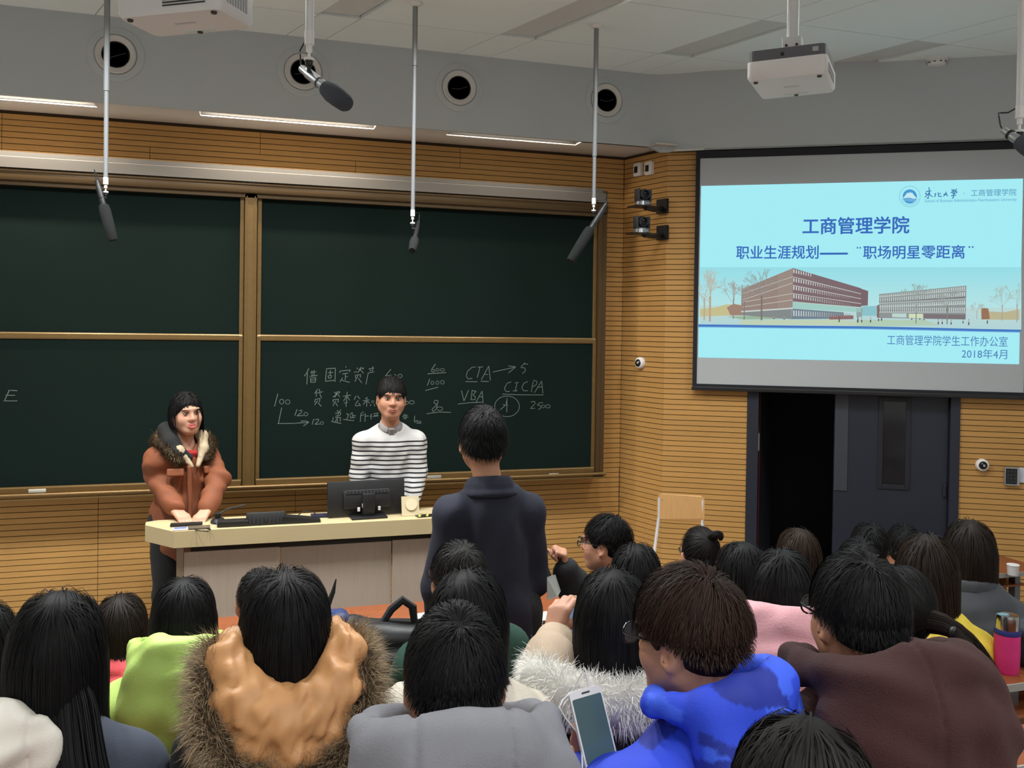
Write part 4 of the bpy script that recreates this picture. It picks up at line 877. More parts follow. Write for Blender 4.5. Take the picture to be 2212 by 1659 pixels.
MB().tube([(0, 0, 0.025), (0.01, 0, 0.05), (0.05, 0.02, 0.07), (0.14, 0.03, 0.085)], 0.005, 8).build('neck', M_BLACK, t, smooth=True)
MB().lathe([(0.0, -0.02), (0.015, -0.012), (0.017, 0.008), (0.0, 0.018)], 14, c=(-0.002, 0, 0.043)).build('mic_head', M_FOAMB, t, smooth=True)
MB().box((0.0, -0.041, 0.008), (0.012, 0.006, 0.006)).build('indicator', emat('blue_led', rgb(60, 110, 255), 4.0), t)
p = on_desk(386, 1150); t = empty('lit_phone', (p.x+0.005, 4.835, LZ), 0.1, 'phone with bright bluish screen on the front left desk corner', 'phone')
MB().box((0, 0, 0.005), (0.075, 0.05, 0.008), bev=0.002).build('case', M_WHITE, t, smooth=True); MB().box((0, 0, 0.0095), (0.062, 0.04, 0.001)).build('display', emat('display_blue', rgb(176, 190, 255), 0.9), t)
p = on_desk(428, 1149); item('tablet', MB().box((0, 0, 0.005), (0.11, 0.06, 0.009), bev=0.002), (p.x, 4.845, LZ+0.001), mat('tablet_grey', rgb(92, 84, 70), rough=0.35), 'flat grey tablet next to the lit phone on the desk', 'tablet', smooth=True)
p = on_desk(395, 1133); item('remote_control', MB().box((0, 0, 0.008), (0.16, 0.04, 0.014), bev=0.004), (p.x+0.02, p.y-0.035, LZ+0.001), M_BLACK, 'slim black remote under the hands of the woman', 'remote control', smooth=True)
p = on_desk(893, 1122); t = empty('acrylic_stand', (p.x, 4.90, LZ), 0.05, 'clear acrylic sheet holding a disc right of the monitor', 'stand')
MB().box((0, 0, 0.055), (0.10, 0.004, 0.11), M=Matrix.Rotation(math.radians(-12), 3, 'X')).build('sheet', mat('acrylic_pale', rgb(206, 192, 160), rough=0.2), t)
MB().lathe([(0.033, 0.0), (0.033, 0.003)], 24, Matrix.Rotation(math.radians(90-12), 3, 'X'), c=(0.005, -0.004, 0.065)).build('disc', mat('disc_pale', rgb(222, 208, 178), rough=0.25), t)
p = on_desk(922, 1126); t = empty('instruction_card', (p.x+0.03, 4.87, LZ+0.001), 0.12, 'black and yellow card lying at the right end of the desk', 'card')
MB().box((0, 0, 0.002), (0.13, 0.06, 0.003)).build('card', M_BLACK, t)
for k in range(3): MB().box((-0.045+k*0.045, 0, 0.0041), (0.012, 0.055, 0.0008), M=Matrix.Rotation(-0.4, 3, 'Z')).build('yellow_stripe', mat('yellow_print', rgb(190, 180, 60), rough=0.6), t)
p = on_desk(675, 1132); item('notebook', MB().box((0, 0, 0.006), (0.11, 0.07, 0.01)), (p.x+0.06, 4.99, LZ+0.001), mat('navy_cover', rgb(34, 34, 60), rough=0.5), 'dark navy notebook left of the monitor on the desk', 'notebook')
for k, (pts, lab) in enumerate((([(455, 1146), (440, 1140), (420, 1143), (425, 1148), (450, 1150)], 'thin black cable coiled beside the lit phone'), ([(640, 1118), (655, 1114), (675, 1115), (690, 1118)], 'thin black cable arching behind the sloping control unit'))):
    P = [on_desk(x, y) for x, y in pts]; b = MB(); b.tube([(q.x, q.y, LZ+0.005+(0.02 if 0 < i < len(P)-1 and k else 0)) for i, q in enumerate(P)], 0.003, 6); o = b.build('cable', M_CABLE, None, smooth=True); tag(o, lab, 'cable', 'cables on the teacher desk')
# ================================================================== student desks and folding seats
M_ODESK = mat('student_desk_wood', rgb(138, 76, 44), rough=0.42, noise=0.10, nscale=5, stretch=(1.2, 14, 14))
M_OEDGE = mat('desk_edge_grey', rgb(150, 146, 140), rough=0.5)
M_SEATW = mat('seat_wood', rgb(176, 104, 60), rough=0.45, noise=0.08, nscale=6, stretch=(2, 14, 14))
M_STEEL = mat('grey_steel', rgb(120, 122, 126), rough=0.45, metal=0.6)
DESKS = [('front row', 3.92, 4.24, 0.62, -0.10), ('second row', 2.94, 3.14, 0.72, 0.0), ('third row', 2.27, 2.47, 0.82, 0.10), ('fourth row', 1.61, 1.78, 0.96, 0.24), ('fifth row', 1.01, 1.17, 1.06, 0.34)]
DX0, DX1 = -1.9, 4.1
for nm, ya, yb, z, fz in DESKS:
    xm = (DX0+DX1)/2; x1 = 4.45 if z < 0.7 else (3.7 if z < 0.9 else 3.0)
    t = empty('student_desk', ((DX0+x1)/2, (ya+yb)/2, fz), 0, 'long orange wooden student desk of the %s' % nm, 'desk', 'student desk rows')
    w_ = x1-DX0; h = z-fz
    MB().box((0, 0, h-0.0125), (w_, yb-ya, 0.025), bev=0.004).build('desk_top', M_ODESK, t, smooth=True)
    MB().box((0, -(yb-ya)/2-0.003, h-0.0125), (w_, 0.006, 0.024)).build('edge_strip', M_OEDGE, t)
    MB().box((0, (yb-ya)/2-0.03, h-0.19), (w_, 0.018, 0.32)).build('modesty_panel', M_ODESK, t)
    MB().box((0, (yb-ya)/2-0.10, h-0.13), (w_, 0.14, 0.012)).build('book_shelf', M_ODESK, t)
    n = 6
    for k in range(n):
        x = -w_/2+0.05+k*(w_-0.1)/(n-1)
        l = MB(); l.box((x, 0.02, (h-0.025)/2), (0.04, 0.05, h-0.025), bev=0.004); l.box((x, 0.0, 0.008), (0.05, min(0.2, yb-ya), 0.016)); l.build('leg', M_STEEL, t)
def folding_seat(x, y, fz, rz, label):
    t = empty('folding_seat', (x, y, fz), rz, label, 'seat', 'folding seats of the lecture hall')
    MB().prism(rounded_rect(0.40, 0.34, 0.05, 4), 0.405, 0.42, to=lambda a, b, c: (a, b+0.04, c)).build('seat', M_SEATW, t, recalc=True)
    MB().box((0, -0.185, 0.66), (0.40, 0.012, 0.22), bev=0.005).build('backrest', M_SEATW, t, smooth=True)
    l = MB(); l.box((0, -0.10, 0.20), (0.06, 0.05, 0.40)); l.box((0, -0.10, 0.008), (0.14, 0.12, 0.016)); l.build('pedestal', M_STEEL, t)
    b = MB()
    for s_ in (-1, 1): b.tube([(s_*0.12, -0.10, 0.40), (s_*0.14, -0.185, 0.42), (s_*0.14, -0.195, 0.74)], 0.012, 8)
    b.build('back_bracket', M_STEEL, t, smooth=True)
    return t
# ================================================================== implicit surfaces: smooth bodies and clothes
F32 = np.float32
def A3(v): return np.array(v, dtype=F32)
def smin(a, b, k):
    if k <= 0: return np.minimum(a, b)
    h = np.maximum(k-np.abs(a-b), 0)/k
    return np.minimum(a, b)-h*h*k*0.25
def cap(a, b, ra, rb=None):
    a = A3(a); b = A3(b); rb = ra if rb is None else rb; ab = b-a; L2 = float(ab@ab)+1e-12
    def f(P):
        q = P-a; t = np.clip((q@ab)/L2, 0, 1); d = q-t[:, None]*ab
        return np.sqrt((d*d).sum(1))-(ra+(rb-ra)*t)
    f.lo = np.minimum(a-ra, b-rb); f.hi = np.maximum(a+ra, b+rb); return f
def ell(c, r, R=None):
    c = A3(c); r = A3(r); Rm = None if R is None else np.array(R, dtype=F32)
    def f(P):
        q = P-c
        if Rm is not None: q = q@Rm
        k0 = np.sqrt(((q/r)**2).sum(1)); k1 = np.sqrt(((q/(r*r))**2).sum(1))+1e-9
        return k0*(k0-1)/k1
    m = float(r.max()); f.lo = (c-m) if Rm is not None else c-r; f.hi = (c+m) if Rm is not None else c+r; return f
def rbox(c, h, rad, R=None):
    c = A3(c); h = A3(h)-rad; Rm = None if R is None else np.array(R, dtype=F32)
    def f(P):
        q = P-c
        if Rm is not None: q = q@Rm
        q = np.abs(q)-h
        return np.sqrt((np.maximum(q, 0)**2).sum(1))+np.minimum(q.max(1), 0)-rad
    m = float(np.linalg.norm(h+rad)); f.lo = c-m; f.hi = c+m; return f
def chain(pts, rs, k=0.0):
    fs = [cap(pts[i], pts[i+1], rs[i], rs[i+1]) for i in range(len(pts)-1)]
    def f(P):
        d = fs[0](P)
        for g in fs[1:]: d = smin(d, g(P), k)
        return d
    f.lo = np.min([g.lo for g in fs], 0); f.hi = np.max([g.hi for g in fs], 0); return f
class Solid:
    """ordered list of smooth unions / cuts; each primitive is only evaluated near its own box"""
    def __init__(s): s.ops = []; s.disp = None
    def add(s, f, k=0.02): s.ops.append(('u', f, k)); return s
    def cut(s, f, k=0.01): s.ops.append(('s', f, k)); return s
    def bounds(s):
        lo = np.min([f.lo for o, f, k in s.ops if o == 'u'], 0); hi = np.max([f.hi for o, f, k in s.ops if o == 'u'], 0); return lo-0.03, hi+0.03
    def __call__(s, P):
        d = np.full(len(P), 1.0, F32)
        for o, f, k in s.ops:
            m = 0.05+k
            if len(P) > 4000:
                I = np.nonzero(((P > f.lo-m) & (P < f.hi+m)).all(1))[0]
                if len(I) == 0: continue
                Q = P[I]
            else: I = slice(None); Q = P
            v = f(Q)
            if o == 'u': d[I] = smin(d[I], v, k)
            else: d[I] = -smin(-d[I], v, k)
        if s.disp is not None: d = d-s.disp(P)
        return d
def mesh_solid(S, h, name, m, parent, smooth=True, vcol=None):
    lo, hi = S.bounds(); C = 4
    n = np.maximum(2, np.ceil((hi-lo)/(h*C)).astype(int))
    ax = [lo[i]+np.arange(n[i])*h*C+h*C*0.5 for i in range(3)]
    G = np.stack(np.meshgrid(*ax, indexing='ij'), -1).reshape(-1, 3).astype(F32)
    dc = S(G).reshape(n)
    near = np.abs(dc) < h*C*1.35
    N = n*C
    D = np.repeat(np.repeat(np.repeat(np.where(dc < 0, -1.0, 1.0).astype(F32), C, 0), C, 1), C, 2)
    nm = np.repeat(np.repeat(np.repeat(near, C, 0), C, 1), C, 2)
    idx = np.argwhere(nm); P = (idx*h+lo+h*0.5).astype(F32)
    D[idx[:, 0], idx[:, 1], idx[:, 2]] = S(P)
    S_ = D < 0
    c = np.zeros(tuple(N-1), np.uint8)
    for dx in (0, 1):
        for dy in (0, 1):
            for dz in (0, 1): c += S_[dx:N[0]-1+dx, dy:N[1]-1+dy, dz:N[2]-1+dz]
    act = np.argwhere((c > 0) & (c < 8))
    ids = -np.ones(tuple(N-1), np.int64); ids[act[:, 0], act[:, 1], act[:, 2]] = np.arange(len(act))
    offs = [(dx, dy, dz) for dx in (0, 1) for dy in (0, 1) for dz in (0, 1)]
    val = np.stack([D[act[:, 0]+o[0], act[:, 1]+o[1], act[:, 2]+o[2]] for o in offs], 1)
    acc = np.zeros((len(act), 3)); cnt = np.zeros(len(act))
    for i in range(8):
        for j in range(i+1, 8):
            if sum(abs(offs[i][q]-offs[j][q]) for q in range(3)) != 1: continue
            a, b = val[:, i], val[:, j]; mk = (a < 0) != (b < 0)
            t = np.where(mk, a/(a-b+1e-12), 0)[:, None]
            p = np.array(offs[i])+t*(np.array(offs[j])-np.array(offs[i]))
            acc += np.where(mk[:, None], p, 0); cnt += mk
    verts = (act+acc/np.maximum(cnt, 1)[:, None])*h+lo+h*0.5
    quads = []
    for axis in range(3):
        u, v = [(1, 2), (2, 0), (0, 1)][axis]
        sl0 = [slice(None)]*3; sl1 = [slice(None)]*3
        sl0[axis] = slice(0, N[axis]-1); sl1[axis] = slice(1, N[axis])
        cr = S_[tuple(sl0)] != S_[tuple(sl1)]
        E = np.argwhere(cr); E = E[(E[:, u] > 0) & (E[:, v] > 0) & (E[:, u] < N[u]-1) & (E[:, v] < N[v]-1)]
        if len(E) == 0: continue
        inside = S_[E[:, 0], E[:, 1], E[:, 2]]
        def cid(du, dv):
            q = E.copy(); q[:, u] += du; q[:, v] += dv; return ids[q[:, 0], q[:, 1], q[:, 2]]
        q = np.stack([cid(-1, -1), cid(0, -1), cid(0, 0), cid(-1, 0)], 1)
        q[~inside] = q[~inside][:, ::-1]
        quads.append(q[(q >= 0).all(1)])
    Q = np.concatenate(quads)
    me = np_mesh(name, verts, Q)
    if smooth: me.polygons.foreach_set('use_smooth', np.ones(len(Q), bool))
    if vcol is not None: set_col(me, vcol(verts))
    return link(name, me, m, parent)
def thin(o, ratio):
    # fewer faces where the surface is smooth
    md = o.modifiers.new('thin', 'DECIMATE'); md.ratio = ratio
    me = bpy.data.meshes.new_from_object(o.evaluated_get(bpy.context.evaluated_depsgraph_get())); old = o.data; o.modifiers.remove(md); o.data = me; bpy.data.meshes.remove(old); me.shade_smooth(); return o
def np_mesh(name, verts, quads):
    me = bpy.data.meshes.new(name); nq = len(quads); k = quads.shape[1]
    me.vertices.add(len(verts)); me.vertices.foreach_set('co', np.asarray(verts, F32).ravel())
    me.loops.add(nq*k); me.loops.foreach_set('vertex_index', np.asarray(quads, np.int32).ravel())
    me.polygons.add(nq); me.polygons.foreach_set('loop_start', np.arange(0, nq*k, k, dtype=np.int32))
    me.update(calc_edges=True); me.validate(); return me
def set_col(me, c):
    a = me.color_attributes.new('Col', 'FLOAT_COLOR', 'POINT'); c = np.asarray(c, F32)
    if c.shape[1] == 3: c = np.concatenate([c, np.ones((len(c), 1), F32)], 1)
    a.data.foreach_set('color', c.ravel())
def ribbons(name, paths, width, nrm, m, parent, cols, taper=0.35):
    """paths (n, k, 3) -> flat tapering strands; nrm (n, k, 3) outward directions; cols (n, 3) or (n, k, 3)"""
    n, k, _ = paths.shape
    t = np.gradient(paths, axis=1); s = np.cross(t, nrm); s /= (np.linalg.norm(s, axis=2, keepdims=True)+1e-9)
    wd = (np.asarray(width).reshape(-1, 1, 1)*np.linspace(1, taper, k).reshape(1, k, 1))/2
    Vt = np.stack([paths-s*wd, paths+s*wd], 2).reshape(-1, 3)
    b = (np.arange(n)*k*2)[:, None]; i = (np.arange(k-1)*2)[None, :]
    q = np.stack([b+i, b+i+1, b+i+3, b+i+2], 2).reshape(-1, 4)
    me = np_mesh(name, Vt, q); me.polygons.foreach_set('use_smooth', np.ones(len(q), bool))
    cc = np.repeat(cols[:, None, :], k, 1) if cols.ndim == 2 else cols
    set_col(me, np.repeat(cc.reshape(-1, 3), 2, 0))
    return link(name, me, m, parent)
def nz(v): return v/(np.linalg.norm(v, axis=-1, keepdims=True)+1e-9)
def folds(seed, amp, scale):
    r = np.random.default_rng(seed); K = r.normal(size=(5, 3))*scale; K[:, 2] *= 1.3; ph = r.uniform(0, 6.28, 5)
    def f(P):
        o = 0
        for i in range(5): o = o+np.sin(P@K[i].astype(F32)+ph[i]+1.5*np.sin(P@K[(i+2) % 5].astype(F32)*0.6+ph[i]))
        return (o*amp/2.2).astype(F32)
    return f
# ------------------------------------------------------------------ materials of people
def skin_mat(i, c): return mat('skin_%d' % i, rgb(*c), rough=0.5, noise=0.03, nscale=30, spec=0.35)
SKIN = skin_mat(0, (190, 138, 112)); SKIN2 = skin_mat(1, (188, 136, 110)); SKIN3 = skin_mat(2, (198, 148, 124))
M_HAIR = mat('hair', (0.02, 0.02, 0.02, 1), rough=0.58, spec=0.16, vcol=True)
M_FUR = mat('fur', (0.5, 0.5, 0.5, 1), rough=0.8, spec=0.2, vcol=True)
HC = dict(black=(0.0055, 0.0052, 0.0058), soft=(0.0095, 0.0080, 0.0078), brown=(0.026, 0.0125, 0.0085), dbrown=(0.0150, 0.0095, 0.0072))
def cloth(name, c, rough=0.85, bump=0.25, bscale=300, sheen=0.02, noise=0.06, ns=14): return mat('cloth_'+name, rgb(*c), rough=rough, bump=bump, bscale=bscale, sheen=sheen, noise=noise, nscale=ns)
# ------------------------------------------------------------------ skeleton
def rotz(a): c, s = math.cos(a), math.sin(a); return np.array([[c, -s, 0], [s, c, 0], [0, 0, 1]])
def rotx(a): c, s = math.cos(a), math.sin(a); return np.array([[1, 0, 0], [0, c, -s], [0, s, c]])
def roty(a): c, s = math.cos(a), math.sin(a); return np.array([[c, 0, s], [0, 1, 0], [-s, 0, c]])
class Sk: pass
def skeleton(hz, seated=True, lean=0.07, shw=0.155, head_yaw=0.0, head_pitch=0.0, head_roll=0.0, s=1.0, hipz=None, hx=0.0):
    """root-local joints; the head centre sits at height hz"""
    k = Sk(); k.s = s; k.seated = seated
    k.hip = np.array([0, 0, (0.50 if seated else 0.92*hz/1.58) if hipz is None else hipz])
    k.nb = np.array([hx*0.6, lean, hz-(0.160 if seated else 0.185*s)]); k.head = np.array([hx, lean+0.035*s, hz])
    k.HR = rotz(head_yaw) @ rotx(-head_pitch) @ roty(head_roll)
    k.sh = {e: k.nb+np.array([e*shw, -0.012, -0.088*s]) for e in (-1, 1)}
    k.el = {}; k.wr = {}; k.hd = {}
    for e in (-1, 1):
        if seated:
            k.el[e] = k.sh[e]+np.array([e*0.065, 0.10, -0.225]); k.wr[e] = k.el[e]+np.array([-e*0.10, 0.195, 0.03])
        else:
            k.el[e] = k.sh[e]+np.array([e*0.05, -0.01, -0.28]); k.wr[e] = k.el[e]+np.array([e*0.005, 0.05, -0.24])
        k.hd[e] = None
    k.kn = {}; k.an = {}
    for e in (-1, 1):
        if seated: k.kn[e] = np.array([e*0.11, 0.40, 0.50]); k.an[e] = np.array([e*0.11, 0.36, 0.09])
        else: k.kn[e] = np.array([e*0.095, 0.015, k.hip[2]*0.53]); k.an[e] = np.array([e*0.10, -0.01, 0.085])
    return k
def HP(k, p): return k.head+k.HR@(np.array(p)*k.s)
def add_head(S, k, detail=True):
    R = k.HR; q = lambda p: HP(k, p); r = lambda v: np.array(v)*k.s
    S.add(ell(q((0, -0.012, 0.020)), r((0.075, 0.094, 0.097)), R), 0.02)
    S.add(ell(q((0, 0.026, -0.045)), r((0.060, 0.064, 0.074)), R), 0.035)
    S.add(ell(q((0, 0.060, -0.094)), r((0.028, 0.026, 0.022)), R), 0.03)
    for e in (-1, 1):
        S.add(ell(q((e*0.036, 0.052, -0.032)), r((0.028, 0.030, 0.030)), R), 0.03)
        S.add(cap(q((e*0.058, -0.005, -0.055)), q((e*0.022, 0.062, -0.092)), 0.018*k.s, 0.014*k.s), 0.03)
        S.add(ell(q((e*0.079, -0.012, -0.012)), r((0.012, 0.023, 0.035)), R@rotz(-e*0.45)@rotx(0.15)), 0.008)
        if detail:
            S.cut(ell(q((e*0.088, -0.004, -0.012)), r((0.008, 0.010, 0.018)), R@rotz(-e*0.45)), 0.006)
            S.cut(ell(q((e*0.031, 0.104, 0.006)), r((0.021, 0.016, 0.014)), R), 0.018)
    if detail:
        S.add(cap(q((0, 0.084, 0.022)), q((0, 0.106, -0.026)), 0.008*k.s, 0.011*k.s), 0.018)
        for e in (-1, 1): S.add(ell(q((e*0.011, 0.098, -0.029)), r((0.009, 0.010, 0.008)), R), 0.01)
        S.add(ell(q((0, 0.086, 0.030)), r((0.05, 0.014, 0.010)), R), 0.02)
        S.add(ell(q((0, 0.086, -0.062)), r((0.026, 0.014, 0.012)), R), 0.016)
    S.add(cap(q((0, -0.022, -0.06)), k.nb+np.array([0, -0.012, -0.01]), 0.052*k.s, 0.056*k.s), 0.03)
def hand_prims(S, w, f, n, side, curl=(0.3, 0.3, 0.3, 0.3), thumb=(0.5, 0.3), sc=1.0, spread=0.08):
    """w wrist point, f direction to the fingers, n back of the hand, side = +1 when the thumb leaves along f x n"""
    f = nz(np.array(f, float)); n = np.array(n, float); n = nz(n-f*(n@f)); s = np.cross(f, n)*side
    kn = []
    for i, (off, L) in enumerate(((0.026, 0.082), (0.009, 0.086), (-0.009, 0.082), (-0.026, 0.074))):
        p = w+f*L*sc+s*off*sc+n*0.004; kn.append(p)
        S.add(cap(w+s*off*0.6*sc, p, 0.0145*sc, 0.0115*sc), 0.014)
    for i, p in enumerate(kn):
        l = (1.0, 1.1, 1.03, 0.82)[i]; a = curl[i]; sp = (spread, spread*0.3, -spread*0.3, -spread)[i]
        d = nz(f+s*sp); ang = 0
        q = p
        for seg, (ln, r0, r1, w_) in enumerate(((0.040, 0.0100, 0.0088, 0.8), (0.026, 0.0088, 0.0080, 1.0), (0.021, 0.0080, 0.0068, 0.8))):
            ang += a*w_; dd = nz(d*math.cos(ang)-n*math.sin(ang)); q2 = q+dd*ln*l*sc
            S.add(cap(q, q2, r0*sc, r1*sc), 0.004); q = q2
    t0 = w+f*0.022*sc+s*0.020*sc-n*0.004; d1 = nz(f*0.75+s*(0.75-0.5*thumb[1])-n*thumb[0]*0.6); t1 = t0+d1*0.042*sc
    d2 = nz(f*0.95+s*(0.30-0.6*thumb[1])-n*thumb[0]); t2 = t1+d2*0.034*sc; d3 = nz(d2-s*0.2); t3 = t2+d3*0.024*sc
    S.add(cap(t0, t1, 0.014*sc, 0.0115*sc), 0.012); S.add(cap(t1, t2, 0.0112*sc, 0.0098*sc), 0.005); S.add(cap(t2, t3, 0.0098*sc, 0.0078*sc), 0.004)
def default_hand(k, e):
    f = nz(k.wr[e]-k.el[e]); return dict(f=f, n=(0, 0.25, 1) if k.seated else (e, 0, 0.2), side=-e, curl=(0.35, 0.4, 0.45, 0.5), thumb=(0.5, 0.3))
def body(k, root, skin, h=0.008, detail=True, hands=(-1, 1)):
    S = Solid(); nb, hip = k.nb, k.hip; L = lambda t: hip+(nb-hip)*t
    S.add(ell(L(0.68), (0.125*abs(k.sh[1][0])/0.155, 0.09, 0.18)), 0.03); S.add(ell(L(0.32), (0.118, 0.092, 0.18)), 0.05); S.add(ell(hip+np.array([0, 0, 0.01]), (0.145, 0.112, 0.12)), 0.05)
    S.add(cap(k.sh[-1], k.sh[1], 0.042, 0.042), 0.04)
    add_head(S, k, detail)
    for e in (-1, 1):
        S.add(chain([k.sh[e], k.el[e], k.wr[e]], [0.045, 0.036, 0.026], 0.015), 0.02)
        hp = k.hd[e] or default_hand(k, e)
        hand_prims(S, k.wr[e], hp['f'], hp['n'], hp['side'], hp['curl'], hp.get('thumb', (0.5, 0.3)), hp.get('sc', 1.0), hp.get('spread', 0.08))
        S.add(chain([hip+np.array([e*0.085, 0, 0]), k.kn[e], k.an[e]], [0.075, 0.052, 0.036], 0.02), 0.04)
        S.add(cap(k.an[e]+np.array([0, -0.01, -0.045]), k.an[e]+np.array([0, 0.13, -0.055]), 0.032, 0.026), 0.02)
    return thin(mesh_solid(S, h, 'body', skin, root), 0.42)
# ------------------------------------------------------------------ clothes
def torso_solid(k, ex=0.03, arm=0.030, wide=1.0, belly=1.0, kk=0.05, arms=(-1, 1), hem=None, cuff=0.0):
    S = Solid(); nb, hip = k.nb, k.hip; L = lambda t: hip+(nb-hip)*t; w = abs(k.sh[1][0])/0.155*wide
    S.add(ell(L(0.70)+np.array([0, -0.005, 0]), (0.132*w+ex, 0.092+ex, 0.180+ex*0.5)), 0.03)
    S.add(ell(L(0.34), (0.124*w*belly+ex, 0.098*belly+ex, 0.20+ex)), kk); S.add(ell(hip+np.array([0, 0, 0.02]), (0.146*w+ex, 0.116+ex, 0.115+ex)), kk)
    S.add(cap(k.sh[-1], k.sh[1], 0.042+ex*0.8, 0.042+ex*0.8), kk)
    for e in (-1, 1): S.add(cap(nb+np.array([e*0.03, -0.02, -0.005]), k.sh[e]+np.array([0, 0, 0.005]), 0.036+ex*0.5, 0.038+ex*0.8), kk)
    if hem is not None: S.add(chain([hip, hip+np.array([0, 0, hem])], [0.135*w+ex, 0.15*w+ex]), 0.06)
    for e in arms:
        w_ = k.wr[e]; S.add(chain([k.sh[e], k.el[e], k.el[e]+(w_-k.el[e])*(1.0-cuff)], [0.048+arm, 0.040+arm, 0.030+arm*0.9], 0.02), 0.03)
    return S
def add_cuts(S, k, neck_r=0.062, up=0.13, hands=True):
    S.cut(cap(k.nb+np.array([0, 0.005, 0.02]), k.nb+np.array([0, 0.03, up]), neck_r, neck_r*1.1), 0.012); return S
def trousers(k, root, m, h=0.019, ex=0.018):
    S = Solid()
    S.add(ell(k.hip+np.array([0, 0, 0.0]), (0.165+ex, 0.12+ex, 0.12)), 0.04)
    for e in (-1, 1): S.add(chain([k.hip+np.array([e*0.085, 0, 0]), k.kn[e], k.an[e]+np.array([0, 0, 0.0])], [0.085+ex, 0.060+ex, 0.045+ex], 0.02), 0.03)
    S.disp = folds(5, 0.003, 30); return thin(mesh_solid(S, h, 'trousers', m, root), 0.4)
def shoes(k, root, m):
    for e in (-1, 1):
        S = Solid(); S.add(cap(k.an[e]+np.array([0, -0.02, -0.040]), k.an[e]+np.array([0, 0.15, -0.048]), 0.042, 0.036), 0.02); S.add(cap(k.an[e]+np.array([0, -0.01, 0.0]), k.an[e]+np.array([0, -0.01, -0.04]), 0.045, 0.045), 0.02)
        zf = k.an[e][2]-0.085
        S.cut(rbox(k.an[e]+np.array([0, 0.05, -0.085-0.05+0.003]), (0.2, 0.3, 0.05), 0.001), 0.004)
        mesh_solid(S, 0.016, 'shoe', m, root)
def hood_solid(k, size=1.0, depth=1.0, drop=1.0, back=0.0, rim=0.032, gap=0.5):
    """a hood lying on the back: pouch below the neck and a thick rim around it"""
    S = Solid(); nb = k.nb+np.array([0, 0, 0.022])
    S.add(ell(nb+np.array([0, -0.095*depth-back, -0.055*drop]), (0.150*size, 0.075*depth, 0.135*drop)), 0.03)
    pts = []; 
    for i in range(11):
        a = math.radians(-150+300*i/10); c_ = math.cos(a)
        pts.append(nb+np.array([0.112*size*math.sin(a), -0.02-0.095*depth*c_-back*max(0, c_), 0.028+0.030*c_]))
    S.add(chain(pts, [rim*(0.75+0.35*max(0, math.cos(math.radians(-150+300*i/10)))) for i in range(11)], 0.02), 0.035)
    S.cut(ell(nb+np.array([0, -0.030*depth, 0.055]), (0.088*size, 0.078*depth+back*0.5, 0.105)), 0.02)
    return S
